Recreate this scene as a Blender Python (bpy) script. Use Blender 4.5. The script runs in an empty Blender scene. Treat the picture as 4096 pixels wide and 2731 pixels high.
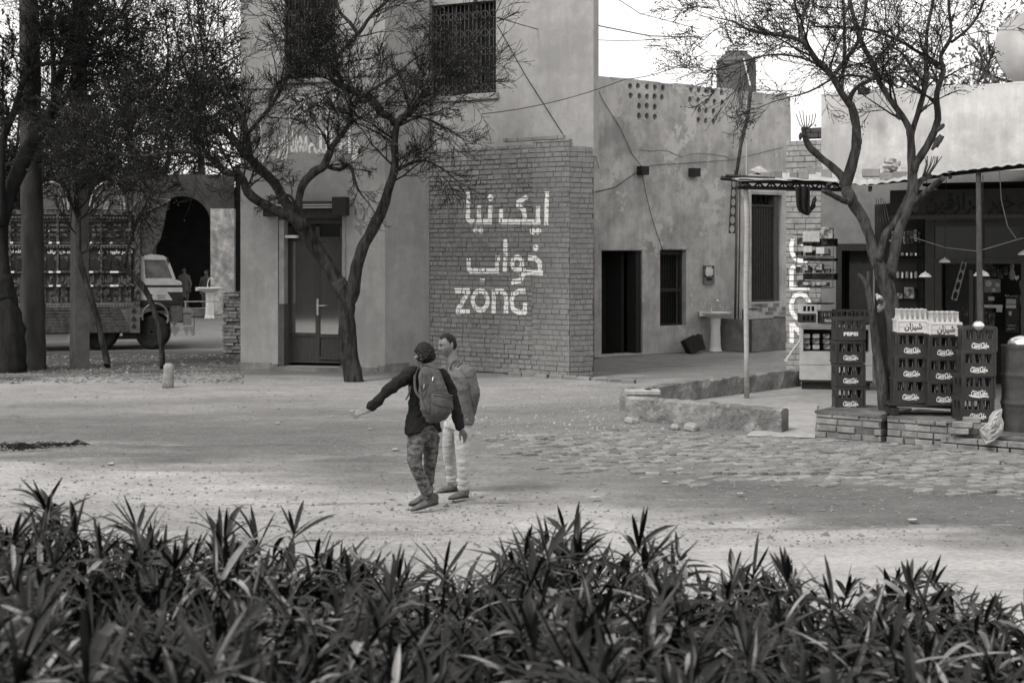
import bpy, bmesh, math, random
from mathutils import Vector, Matrix, noise
R = math.radians
rnd = random.Random(7)
scene = bpy.context.scene
col = scene.collection
# ---------------------------------------------------------------- camera, sky, sun, exposure
F = 5689.0; H = 2.46; HY = 1000.0; CX = 2048.0
cd = bpy.data.cameras.new('camera'); cam = bpy.data.objects.new('camera', cd); col.objects.link(cam)
cam.location = (0, 0, H); cam.rotation_euler = (R(90), 0, 0)
cd.sensor_width = 36; cd.lens = 36 * F / 4096; cd.shift_y = -365.5 / 4096
cd.clip_start = 0.1; cd.clip_end = 600
cd.dof.use_dof = True; cd.dof.focus_distance = 15.5; cd.dof.aperture_fstop = 4.0
scene.camera = cam
w = bpy.data.worlds.new('World'); scene.world = w; w.use_nodes = True
nt = w.node_tree; bg = nt.nodes['Background']
sky = nt.nodes.new('ShaderNodeTexSky'); sky.sky_type = 'NISHITA'; sky.sun_disc = False
SUN_EL, SUN_AZ = 48, 226          # azimuth clockwise from +Y: behind the camera, a little to the left
sky.sun_elevation = R(SUN_EL); sky.sun_rotation = R(SUN_AZ); sky.dust_density = 6; sky.air_density = 1.5
bw = nt.nodes.new('ShaderNodeRGBToBW'); nt.links.new(sky.outputs[0], bw.inputs[0])
mx = nt.nodes.new('ShaderNodeMix'); mx.data_type = 'FLOAT'; mx.inputs[0].default_value = 0.65   # an even cloud veil over the clear sky
mx.inputs[3].default_value = 9.5
nt.links.new(bw.outputs[0], mx.inputs[2])
cmb = nt.nodes.new('ShaderNodeCombineColor')
for i, k in enumerate((1.0, .978, .955)):
    mu = nt.nodes.new('ShaderNodeMath'); mu.operation = 'MULTIPLY'; mu.inputs[1].default_value = k
    nt.links.new(mx.outputs[0], mu.inputs[0]); nt.links.new(mu.outputs[0], cmb.inputs[i])
nt.links.new(cmb.outputs[0], bg.inputs[0]); bg.inputs[1].default_value = 0.13
sd = bpy.data.lights.new('sun', 'SUN'); so = bpy.data.objects.new('sun', sd); col.objects.link(so)
sd.energy = 1.5; sd.angle = R(12); sd.color = (1, .985, .96)
az, el = R(SUN_AZ), R(SUN_EL)
sdir = Vector((math.sin(az) * math.cos(el), math.cos(az) * math.cos(el), math.sin(el)))
so.rotation_euler = sdir.to_track_quat('Z', 'Y').to_euler(); so.location = (0, 0, 30)
vs = scene.view_settings; vs.view_transform = 'Standard'; vs.look = 'None'; vs.exposure = 0.58; vs.gamma = 1
scene.cycles.max_bounces = 6

# ---------------------------------------------------------------- pixel to world
def P(x, y, D): return Vector(((x - CX) / F * D, D, H - (y - HY) / F * D))
def GD(y, z=0.0): return F * (H - z) / (y - HY)            # distance of a point of height z seen at row y
def G(x, y, z=0.0):
    D = GD(y, z); return Vector(((x - CX) / F * D, D, z))

# ---------------------------------------------------------------- materials (all greys: the photograph is monochrome)
K = .88
def rgb(v): return (min(v * K * 1.01, 1), min(v * K * .995, 1), min(v * K * .98, 1), 1)
MATS = {}
def mat(name, v, v2=None, scale=3.0, rough=.85, bump=0.0, bscale=40, detail=6, metal=0.0, stretch=(1, 1, 1), spec=.14, lo=.35, hi=.65, v3=None, s3=.6, coat=0, attr=None, trans=0, streak=0, peel=None):
    if name in MATS: return MATS[name]
    m = bpy.data.materials.new(name); m.use_nodes = True; n = m.node_tree; L = n.links
    b = n.nodes['Principled BSDF']
    b.inputs['Roughness'].default_value = rough; b.inputs['Metallic'].default_value = metal
    b.inputs['Specular IOR Level'].default_value = spec
    if coat: b.inputs['Coat Weight'].default_value = coat
    if trans: b.inputs['Transmission Weight'].default_value = trans
    b.inputs['Base Color'].default_value = rgb(v)
    tc = n.nodes.new('ShaderNodeTexCoord'); mp = n.nodes.new('ShaderNodeMapping'); mp.inputs['Scale'].default_value = stretch
    L.new(tc.outputs['Object'], mp.inputs[0])
    out = None
    if v2 is not None:
        t = n.nodes.new('ShaderNodeTexNoise'); t.inputs['Scale'].default_value = scale; t.inputs['Detail'].default_value = detail; t.inputs['Roughness'].default_value = .62
        L.new(mp.outputs[0], t.inputs['Vector'])
        r = n.nodes.new('ShaderNodeValToRGB'); r.color_ramp.elements[0].position = lo; r.color_ramp.elements[1].position = hi
        r.color_ramp.elements[0].color = rgb(v); r.color_ramp.elements[1].color = rgb(v2)
        L.new(t.outputs['Fac'], r.inputs[0]); out = r.outputs[0]
        if v3 is not None:
            t2 = n.nodes.new('ShaderNodeTexNoise'); t2.inputs['Scale'].default_value = s3; t2.inputs['Detail'].default_value = 8; t2.inputs['Roughness'].default_value = .7
            L.new(mp.outputs[0], t2.inputs['Vector'])
            r2 = n.nodes.new('ShaderNodeValToRGB'); r2.color_ramp.elements[0].position = .46; r2.color_ramp.elements[1].position = .62
            r2.color_ramp.elements[0].color = (0, 0, 0, 1); r2.color_ramp.elements[1].color = (1, 1, 1, 1)
            L.new(t2.outputs['Fac'], r2.inputs[0])
            mi = n.nodes.new('ShaderNodeMix'); mi.data_type = 'RGBA'
            L.new(r2.outputs[0], mi.inputs[0]); L.new(out, mi.inputs[6]); mi.inputs[7].default_value = rgb(v3); out = mi.outputs[2]
    if streak and out is not None:
        mp2 = n.nodes.new('ShaderNodeMapping'); mp2.inputs['Scale'].default_value = (3.5, 3.5, .35); L.new(tc.outputs['Object'], mp2.inputs[0])
        t4 = n.nodes.new('ShaderNodeTexNoise'); t4.inputs['Scale'].default_value = 2.2; t4.inputs['Detail'].default_value = 8; t4.inputs['Roughness'].default_value = .7; L.new(mp2.outputs[0], t4.inputs['Vector'])
        mr = n.nodes.new('ShaderNodeMapRange'); mr.inputs[1].default_value = .3; mr.inputs[2].default_value = .7; mr.inputs[3].default_value = 1 - streak; mr.inputs[4].default_value = 1 + streak; L.new(t4.outputs['Fac'], mr.inputs[0])
        mi = n.nodes.new('ShaderNodeMix'); mi.data_type = 'RGBA'; mi.blend_type = 'MULTIPLY'; mi.inputs[0].default_value = 1; L.new(out, mi.inputs[6]); L.new(mr.outputs[0], mi.inputs[7]); out = mi.outputs[2]
    if peel is not None and out is not None:
        t5 = n.nodes.new('ShaderNodeTexNoise'); t5.inputs['Scale'].default_value = 1.1; t5.inputs['Detail'].default_value = 10; t5.inputs['Roughness'].default_value = .72; mp3 = n.nodes.new('ShaderNodeMapping'); mp3.inputs['Location'].default_value = (9, 4, 2); L.new(tc.outputs['Object'], mp3.inputs[0]); L.new(mp3.outputs[0], t5.inputs['Vector'])
        r5 = n.nodes.new('ShaderNodeValToRGB'); r5.color_ramp.elements[0].position = .565; r5.color_ramp.elements[1].position = .59; r5.color_ramp.elements[0].color = (0, 0, 0, 1); r5.color_ramp.elements[1].color = (1, 1, 1, 1); L.new(t5.outputs['Fac'], r5.inputs[0])
        mi = n.nodes.new('ShaderNodeMix'); mi.data_type = 'RGBA'; L.new(r5.outputs[0], mi.inputs[0]); L.new(out, mi.inputs[6]); mi.inputs[7].default_value = rgb(peel); out = mi.outputs[2]
    if attr:
        at = n.nodes.new('ShaderNodeAttribute'); at.attribute_name = attr
        mi = n.nodes.new('ShaderNodeMix'); mi.data_type = 'RGBA'; mi.blend_type = 'MULTIPLY'; mi.inputs[0].default_value = 1
        if out is None: mi.inputs[6].default_value = rgb(v)
        else: L.new(out, mi.inputs[6])
        L.new(at.outputs['Color'], mi.inputs[7]); out = mi.outputs[2]
    if out is not None: L.new(out, b.inputs['Base Color'])
    if bump:
        t = n.nodes.new('ShaderNodeTexNoise'); t.inputs['Scale'].default_value = bscale; t.inputs['Detail'].default_value = 5
        L.new(mp.outputs[0], t.inputs['Vector'])
        bp = n.nodes.new('ShaderNodeBump'); bp.inputs['Strength'].default_value = 1; bp.inputs['Distance'].default_value = bump
        L.new(t.outputs['Fac'], bp.inputs['Height']); L.new(bp.outputs[0], b.inputs['Normal'])
    MATS[name] = m; return m
M_PL_A = mat('shop plaster', .30, .36, 5, .9, .006, 60, v3=.27, s3=.9, streak=.08)
M_PL_UP = mat('upper plaster', .29, .35, 4, .9, .004, 50, v3=.24, s3=.8)
M_PL_B = mat('aged plaster', .36, .50, 2.2, .92, .008, 45, v3=.27, s3=.75, streak=.14, peel=.50)
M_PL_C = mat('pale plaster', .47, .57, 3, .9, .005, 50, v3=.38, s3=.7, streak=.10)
M_PL_CS = mat('canopy shaded grey plaster', .15, .20, 3, .9, .004, 50)  # kiosk plaster under the canopy, its shade put into the colour
M_BRICK = mat('painted brick', .20, .25, 6, .92, .006, 70, attr='tone')
M_BRICK2 = mat('pale brick', .24, .34, 7, .92, .006, 70, attr='tone')
M_BRICK3 = mat('worn brick', .13, .25, 5, .92, .01, 50, attr='tone')
M_MORTAR = mat('mortar', .15, .20, 8, .95, .006, 60)
M_MORTD = mat('dark mortar', .08, .12, 8, .95, .006, 60)
M_PAINT = mat('white wall paint', .26, .92, 11, .85, lo=.36, hi=.44, detail=9)
M_PAINTD = mat('faded paint', .19, .23, 14, .85)
M_CONC = mat('concrete', .24, .34, 5, .9, .005, 60, v3=.24, s3=1.5)
M_CONCD = mat('damp concrete', .16, .26, 4, .9, .008, 40, v3=.12, s3=1.3)
M_DARK = mat('unlit interior black', .012, .02, 2, .95)  # shade of unlit rooms put into a near-black colour
M_WOODD = mat('dark wood', .02, .035, 6, .7, .002, 60, stretch=(6, 6, 1))
M_WOOD = mat('grey painted wood', .045, .065, 5, .6, .002, 60, stretch=(6, 6, 1))
M_WOODM = mat('weathered wood', .06, .11, 7, .75, .003, 60, stretch=(6, 6, 1))
M_WOODL = mat('pale wood', .34, .46, 6, .75, .002, 60, stretch=(1, 1, 6))
M_IRON = mat('black iron', .02, .035, 10, .6)
M_METAL = mat('sheet metal', .45, .6, 6, .35, .002, 30, metal=.6)
M_STEEL = mat('bright steel', .7, .8, 6, .22, metal=.9)
M_WHITE = mat('white ceramic', .68, .76, 4, .25, spec=.5)
M_WHITEP = mat('white enamel', .48, .60, 6, .4)
M_GREYP = mat('mid grey paint', .13, .18, 6, .55)
M_CABLE = mat('cable', .03, .04, 5, .8)
M_CABLEL = mat('pale cable', .45, .5, 5, .8)
M_BARK1 = mat('dark bark', .010, .055, 11, .95, .05, 26, stretch=(1, 1, .25))
M_BARK2 = mat('grey bark', .022, .085, 11, .95, .05, 26, stretch=(1, 1, .25))
M_BARK3 = mat('smooth pale bark', .03, .06, 4, .9, .006, 25, stretch=(1, 1, .3))
M_TWIG = mat('twig bark', .012, .026, 8, .9)
M_LEAFD = mat('backlit dark foliage', .008, .022, 1.5, .6)  # backlit look of the far trees put into the leaf colour
M_LEAFM = mat('mid foliage', .09, .14, 1.5, .6)
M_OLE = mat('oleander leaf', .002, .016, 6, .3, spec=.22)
M_OLEL = mat('pale highlight oleander leaf', .07, .26, 6, .45, spec=.4)  # leaf highlights put into a paler colour
M_OSTEM = mat('oleander stem', .02, .04, 6, .8)
M_TIRE = mat('rubber', .012, .02, 9, .8)
M_GLASSD = mat('dark glass', .02, None, rough=.08, spec=.6)
M_MIRROR = mat('shop glass', .60, .66, .7, .05, metal=.9)
M_PAINT2 = mat('thick wall paint', .55, .92, 11, .85, lo=.3, hi=.42)
M_PAINT3 = mat('thin old paint', .36, .85, 16, .85, lo=.36, hi=.46)
M_GRILLE = mat('grey grille', .07, .12, 9, .7)
M_LITT = mat('dusty paper', .30, .46, 12, .85)
M_CRATE = mat('dark plastic crate', .02, .036, 5, .5, spec=.4)
M_CRATE2 = mat('red plastic crate', .04, .06, 5, .5, spec=.4)
M_CRATEW = mat('white plastic crate', .50, .60, 5, .5)
M_BOT = mat('dark bottle glass', .012, .02, 8, .12, spec=.7)
M_BOTC = mat('clear bottle glass', .30, .42, 20, .25, spec=.6)
M_PAPER = mat('paper', .45, .58, 12, .8)
M_POSTER = mat('printed paper', .10, .42, 12, .7, lo=.42, hi=.58)
M_PACK = mat('shiny packets', .08, .5, 9, .3, lo=.4, hi=.6, metal=.2)
M_ROOFM = mat('galvanised roof', .26, .46, 3, .6, .002, 30, metal=.3)
M_BAG = mat('plastic sheet', .30, .40, 9, .35)

# ---------------------------------------------------------------- mesh builder
WL = {}      # world location of every object, so that meshes given in world coordinates can be parented
class MB:
    def __init__(s): s.v = []; s.f = []; s.tone = None; s.t = 1.0
    def add(s, vs, fs):
        o = len(s.v); s.v.extend([tuple(q) for q in vs]); s.f.extend([tuple(i + o for i in q) for q in fs])
        if s.tone is not None: s.tone.extend([s.t] * len(vs))
        return s
    def hexa(s, a):    # 8 corners: 0-3 bottom loop, 4-7 top loop
        return s.add(a, [(3, 2, 1, 0), (4, 5, 6, 7), (0, 1, 5, 4), (1, 2, 6, 5), (2, 3, 7, 6), (3, 0, 4, 7)])
    def box(s, x0, x1, y0, y1, z0, z1, M=None):
        a = [Vector(q) for q in ((x0, y0, z0), (x1, y0, z0), (x1, y1, z0), (x0, y1, z0), (x0, y0, z1), (x1, y0, z1), (x1, y1, z1), (x0, y1, z1))]
        if M is not None: a = [M @ q for q in a]
        return s.hexa(a)
    def bbox(s, x0, x1, y0, y1, z0, z1, b=.01, M=None):   # box with chamfered edges
        sx, sy, sz = (x1 - x0) / 2, (y1 - y0) / 2, (z1 - z0) / 2; c = Vector(((x0 + x1) / 2, (y0 + y1) / 2, (z0 + z1) / 2)); b = min(b, sx * .9, sy * .9, sz * .9)
        vs = []
        for X in (-1, 1):
            for Y in (-1, 1):
                for Z in (-1, 1):
                    vs += [Vector((X * sx, Y * (sy - b), Z * (sz - b))) + c, Vector((X * (sx - b), Y * sy, Z * (sz - b))) + c, Vector((X * (sx - b), Y * (sy - b), Z * sz)) + c]
        if M is not None: vs = [M @ q for q in vs]
        I = lambda X, Y, Z, k: ((X * 2 + Y) * 2 + Z) * 3 + k
        fs = []
        for a in (0, 1):
            fs.append([I(a, 0, 0, 0), I(a, 1, 0, 0), I(a, 1, 1, 0), I(a, 0, 1, 0)][::(1 if a else -1)])
            fs.append([I(0, a, 0, 1), I(1, a, 0, 1), I(1, a, 1, 1), I(0, a, 1, 1)][::(-1 if a else 1)])
            fs.append([I(0, 0, a, 2), I(1, 0, a, 2), I(1, 1, a, 2), I(0, 1, a, 2)][::(1 if a else -1)])
        for a in (0, 1):
            for c2 in (0, 1):
                fs.append([I(a, c2, 0, 0), I(a, c2, 1, 0), I(a, c2, 1, 1), I(a, c2, 0, 1)])
                fs.append([I(a, 0, c2, 0), I(a, 1, c2, 0), I(a, 1, c2, 2), I(a, 0, c2, 2)])
                fs.append([I(0, a, c2, 1), I(1, a, c2, 1), I(1, a, c2, 2), I(0, a, c2, 2)])
                for d in (0, 1): fs.append([I(a, c2, d, 0), I(a, c2, d, 1), I(a, c2, d, 2)])
        return s.add(vs, fs)
    def tube(s, pts, rad, n=8, cap=True, flat=None):
        pts = [Vector(p) for p in pts]
        if not hasattr(rad, '__len__'): rad = [rad] * len(pts)
        m = len(pts); up = None; vs = []; fs = []
        for i, p in enumerate(pts):
            t = (pts[min(i + 1, m - 1)] - pts[max(i - 1, 0)])
            if t.length < 1e-9: t = Vector((0, 0, 1))
            t.normalize()
            if up is None:
                a = Vector((1, 0, 0)) if abs(t.x) < .8 else Vector((0, 1, 0))
                up = (a - t * a.dot(t)).normalized()
            else:
                up = up - t * up.dot(t)
                if up.length < 1e-6: up = t.orthogonal()
                up.normalize()
            b = t.cross(up)
            for k in range(n):
                a = 2 * math.pi * k / n
                vs.append(p + (up * math.cos(a) + b * math.sin(a)) * rad[i])
        for i in range(m - 1):
            for k in range(n):
                a, b2 = i * n + k, i * n + (k + 1) % n
                fs.append((a, b2, b2 + n, a + n))
        if cap:
            fs.append(tuple(range(n))[::-1]); fs.append(tuple((m - 1) * n + k for k in range(n)))
        return s.add(vs, fs)
    def lathe(s, prof, c=(0, 0, 0), n=16, M=None, sx=1, sy=1):   # prof: list of (r, z)
        vs = []; fs = []
        for r, z in prof:
            for k in range(n):
                a = 2 * math.pi * k / n
                q = Vector((r * math.cos(a) * sx, r * math.sin(a) * sy, z))
                if M is not None: q = M @ q
                vs.append(q + Vector(c))
        for i in range(len(prof) - 1):
            for k in range(n):
                a, b = i * n + k, i * n + (k + 1) % n
                fs.append((a, b, b + n, a + n))
        fs.append(tuple(range(n))[::-1]); fs.append(tuple((len(prof) - 1) * n + k for k in range(n)))
        return s.add(vs, fs)
    def prism(s, poly, off):     # planar polygon (world points) swept by off
        n = len(poly); off = Vector(off)
        vs = [Vector(p) for p in poly] + [Vector(p) + off for p in poly]
        fs = [tuple(range(n)), tuple(range(n, 2 * n))[::-1]] + [(i, i + n, (i + 1) % n + n, (i + 1) % n) for i in range(n)]
        return s.add(vs, fs)
    def build(s, name, m, parent=None, smooth=False, base=None):
        me = bpy.data.meshes.new(name)
        if parent is not None: o0 = WL[parent.name]
        elif base is not None: o0 = Vector(base)
        else:
            xs = [q[0] for q in s.v]; ys = [q[1] for q in s.v]; zs = [q[2] for q in s.v]
            o0 = Vector(((min(xs) + max(xs)) / 2, (min(ys) + max(ys)) / 2, min(zs)))
        ox, oy, oz = o0
        me.from_pydata([(q[0] - ox, q[1] - oy, q[2] - oz) for q in s.v], [], s.f)
        if s.tone is not None:
            at = me.color_attributes.new('tone', 'FLOAT_COLOR', 'POINT')
            at.data.foreach_set('color', [c for t in s.tone for c in (t, t, t, 1)])
        if smooth: me.polygons.foreach_set('use_smooth', [True] * len(me.polygons))
        me.update()
        ms = m if isinstance(m, list) else [m]
        for q in ms: me.materials.append(q)
        o = bpy.data.objects.new(name, me); col.objects.link(o)
        if parent is not None: o.parent = parent
        else: o.location = o0
        WL[o.name] = o0
        return o

def tag(o, label=None, cat=None, group=None, kind=None):
    if label: o['label'] = label
    if cat: o['category'] = cat
    if group: o['group'] = group
    if kind: o['kind'] = kind
    return o
def thing(name, loc, label, cat, group=None):
    o = bpy.data.objects.new(name, None); col.objects.link(o); o.location = loc; o.empty_display_size = .2
    WL[o.name] = Vector(loc); return tag(o, label, cat, group)
def recalc(o):
    bm = bmesh.new(); bm.from_mesh(o.data); bmesh.ops.recalc_face_normals(bm, faces=bm.faces); bm.to_mesh(o.data); bm.free(); return o
def copy_tree(o, parent=None):
    c = o.copy(); col.objects.link(c); c.parent = parent
    for ch in list(o.children): copy_tree(ch, c)
    return c
def dup(o, loc, rz=0, label=None, sc=1):
    c = copy_tree(o); c.location = loc; c.rotation_euler = (0, 0, rz); c.scale = (sc, sc, sc)
    if label: c['label'] = label
    return c

# ---------------------------------------------------------------- vertical wall frame
class Fr:
    def __init__(s, a, b):
        s.o = Vector((a[0], a[1], 0)); d = Vector((b[0] - a[0], b[1] - a[1], 0)); s.L = d.length; s.t = d.normalized(); s.n = Vector((s.t.y, -s.t.x, 0))
    def p(s, u, z, d=0): return s.o + s.t * u + s.n * d + Vector((0, 0, z))
    def uz(s, x, y, d=0):
        a = (x - CX) / F; o = s.o + s.n * d
        Y = (o.x * s.n.x + o.y * s.n.y) / (a * s.n.x + s.n.y)
        q = Vector((a * Y, Y, 0)) - o
        return q.dot(s.t), H - (y - HY) / F * Y
    def at(s, x, y, d=0):
        u, z = s.uz(x, y, d); return s.p(u, z, d)
    def box(s, mb, u0, u1, z0, z1, d0, d1):
        a = [s.p(u0, z0, d1), s.p(u1, z0, d1), s.p(u1, z0, d0), s.p(u0, z0, d0), s.p(u0, z1, d1), s.p(u1, z1, d1), s.p(u1, z1, d0), s.p(u0, z1, d0)]
        mb.hexa(a)
    def pbox(s, mb, x0, y0, x1, y1, d0, d1):    # by pixel corners, on the plane d1
        u0, z1 = s.uz(x0, y0, d1); u1, z0 = s.uz(x1, y1, d1); s.box(mb, u0, u1, z0, z1, d0, d1)
    def wall(s, mb, u0, u1, z0, z1, holes, depth, top=True, back=False):
        us = sorted({u0, u1} | {h[0] for h in holes} | {h[1] for h in holes}); zs = sorted({z0, z1} | {h[2] for h in holes} | {h[3] for h in holes})
        for i in range(len(us) - 1):
            for j in range(len(zs) - 1):
                cu, cz = (us[i] + us[i + 1]) / 2, (zs[j] + zs[j + 1]) / 2
                if any(h[0] < cu < h[1] and h[2] < cz < h[3] for h in holes): continue
                for d in ((0, -depth) if back else (0,)):
                    mb.add([s.p(us[i], zs[j], d), s.p(us[i + 1], zs[j], d), s.p(us[i + 1], zs[j + 1], d), s.p(us[i], zs[j + 1], d)], [(0, 1, 2, 3)])
        for h in holes + [(u0, u1, z0, z1)]:
            a, b, c, e = h[:4]
            for (p, q) in (((a, c), (b, c)), ((b, c), (b, e)), ((b, e), (a, e)), ((a, e), (a, c))):
                mb.add([s.p(*p, 0), s.p(*q, 0), s.p(*q, -depth), s.p(*p, -depth)], [(0, 1, 2, 3)])

# bricks laid as real pieces on a frame; paint strokes are cut to each brick's own face
def clip(poly, u0, u1, z0, z1):
    for ax, lim, sg in ((0, u0, 1), (0, u1, -1), (1, z0, 1), (1, z1, -1)):
        out = []
        for i in range(len(poly)):
            a, b = poly[i - 1], poly[i]; da, db = (a[ax] - lim) * sg, (b[ax] - lim) * sg
            if da >= 0: out.append(a)
            if (da >= 0) != (db >= 0):
                t = da / (da - db); out.append((a[0] + (b[0] - a[0]) * t, a[1] + (b[1] - a[1]) * t))
        poly = out
        if len(poly) < 3: return []
    return poly
def bricks(fr, mb, u0, u1, z0, z1, ch=.1, bl=.16, seed=1, d0=-.06, jd=.01, gap=.012, paint=None, pmb=None, drop=0, vary=.16, skew=.2, hole=None):
    r = random.Random(seed); z = z0; row = 0
    if mb.tone is None: mb.tone = []
    while z < z1 - ch * .4:
        h = min(ch * r.uniform(.92, 1.07), z1 - z); u = u0 - r.random() * bl * .7
        g = gap * r.choice((.3, .6, 1, 1.3))
        while u < u1 - .02:
            L = bl * r.choice((.62, .95, 1, 1.05, 1.45)) * r.uniform(.93, 1.07)
            a, b = max(u, u0), min(u + L, u1); u += L
            if b - a < .035 or r.random() < drop: continue
            if hole and hole((a + b) / 2, z + h / 2): continue
            gg = g * r.uniform(.4, 1.4)
            d = r.uniform(-jd, jd); mb.t = 1 + r.uniform(-vary, vary)
            A, B, C, E = a + gg / 2, b - gg / 2, z + g / 2 + r.uniform(0, .004), z + h - g / 2 - r.uniform(0, .004)
            c = .007
            vs = [fr.p(A, C, d0), fr.p(B, C, d0), fr.p(B, E, d0), fr.p(A, E, d0), fr.p(A, C, d - c), fr.p(B, C, d - c), fr.p(B, E, d - c), fr.p(A, E, d - c),
                  fr.p(A + c, C + c, d), fr.p(B - c, C + c, d), fr.p(B - c, E - c, d), fr.p(A + c, E - c, d)]
            mb.add(vs, [(0, 1, 5, 4), (1, 2, 6, 5), (2, 3, 7, 6), (3, 0, 4, 7), (4, 5, 9, 8), (5, 6, 10, 9), (6, 7, 11, 10), (7, 4, 8, 11), (8, 9, 10, 11)])
            if paint:
                for k, pl in enumerate(paint):
                    q = clip(pl, A, B, C, E)
                    if q: pmb.add([fr.p(x, y, d + .0015 + k * .00013) for x, y in q], [tuple(range(len(q)))])
        z += h; row += 1
def strokes(fr, lines, tr, wpx):    # polylines in zoomed pixels -> convex quads in wall coordinates
    out = []
    for ln in lines:
        wd = wpx; pts = ln
        if isinstance(ln, dict): wd = ln['w']; pts = ln['p']
        P2 = [fr.uz(*tr(*q)) for q in pts]
        k = abs(fr.uz(*tr(pts[0][0] + 10, pts[0][1]))[0] - P2[0][0]) / 10
        hw = wd * k / 2
        if len(P2) == 1:
            out.append([(P2[0][0] + hw * math.cos(a * math.pi / 5), P2[0][1] + hw * math.sin(a * math.pi / 5)) for a in range(10)]); continue
        for i in range(len(P2) - 1):
            a, b = Vector(P2[i]), Vector(P2[i + 1]); d = b - a
            if d.length < 1e-6: continue
            d.normalize(); nn = Vector((-d.y, d.x)) * hw; e = d * hw * .75
            if i > 0: a = a - e * .6
            if i < len(P2) - 2: b = b + e * .6
            out.append([tuple(a - nn), tuple(b - nn), tuple(b + nn), tuple(a + nn)])
    return out
def ell(cx, cy, rx, ry, a0=0, a1=360, n=12): return [(cx + rx * math.cos(R(a0 + (a1 - a0) * i / n)), cy + ry * math.sin(R(a0 + (a1 - a0) * i / n))) for i in range(n + 1)]

# ---------------------------------------------------------------- lettering from the built-in font
FORMS = {'ا': (0xFE8D, 0xFE8E), 'آ': (0xFE81, 0xFE82), 'ب': 0xFE8F, 'پ': 0xFB56, 'ت': 0xFE95, 'ج': 0xFE9D, 'چ': 0xFB7A, 'ح': 0xFEA1, 'خ': 0xFEA5, 'د': (0xFEA9, 0xFEAA), 'ذ': (0xFEAB, 0xFEAC), 'ر': (0xFEAD, 0xFEAE), 'ز': (0xFEAF, 0xFEB0), 'س': 0xFEB1, 'ش': 0xFEB5, 'ص': 0xFEB9, 'ط': 0xFEC1, 'ع': 0xFEC9, 'ف': 0xFED1, 'ق': 0xFED5, 'ک': 0xFB8E, 'گ': 0xFB92, 'ل': 0xFEDD, 'م': 0xFEE1, 'ن': 0xFEE5, 'و': (0xFEED, 0xFEEE), 'ہ': 0xFBA6, 'ی': 0xFBFC}
def shape(s):
    out = []
    for i, c in enumerate(s):
        f = FORMS.get(c)
        if f is None: out.append(c); continue
        prev = i > 0 and isinstance(FORMS.get(s[i - 1]), int)
        if isinstance(f, tuple): out.append(chr(f[1] if prev else f[0])); continue
        nxt = i < len(s) - 1 and s[i + 1] in FORMS
        out.append(chr(f + (3 if prev and nxt else 1 if prev else 2 if nxt else 0)))
    return ''.join(reversed(out))
TXT = {}
def text2d(s, bold=.0):
    k = (s, bold)
    if k in TXT: return TXT[k]
    c = bpy.data.curves.new('t', 'FONT'); c.body = s; c.offset = bold; c.resolution_u = 2
    o = bpy.data.objects.new('t', c); col.objects.link(o)
    me = bpy.data.meshes.new_from_object(o.evaluated_get(bpy.context.evaluated_depsgraph_get()))
    vs = [(v.co.x, v.co.y) for v in me.vertices]; fs = [tuple(p.vertices) for p in me.polygons]
    bpy.data.objects.remove(o); bpy.data.curves.remove(c); bpy.data.meshes.remove(me)
    x0 = min(v[0] for v in vs); x1 = max(v[0] for v in vs); y0 = min(v[1] for v in vs); y1 = max(v[1] for v in vs)
    TXT[k] = ([((x - x0) / (x1 - x0), (y - y0) / (y1 - y0)) for x, y in vs], fs); return TXT[k]
def put_text(mb, s, fn, bold=.0):    # fn(a, b) with a, b in 0..1 -> world point
    vs, fs = text2d(s, bold); mb.add([fn(a, b) for a, b in vs], fs)
def wall_text(mb, fr, s, x0, y0, x1, y1, d, bold=0, slant=0):
    u0, z1 = fr.uz(x0, y0, d); u1, z0 = fr.uz(x1, y1, d)
    put_text(mb, s, lambda a, b: fr.p(u0 + (u1 - u0) * (a + slant * b), z0 + (z1 - z0) * b, d), bold)
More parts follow.
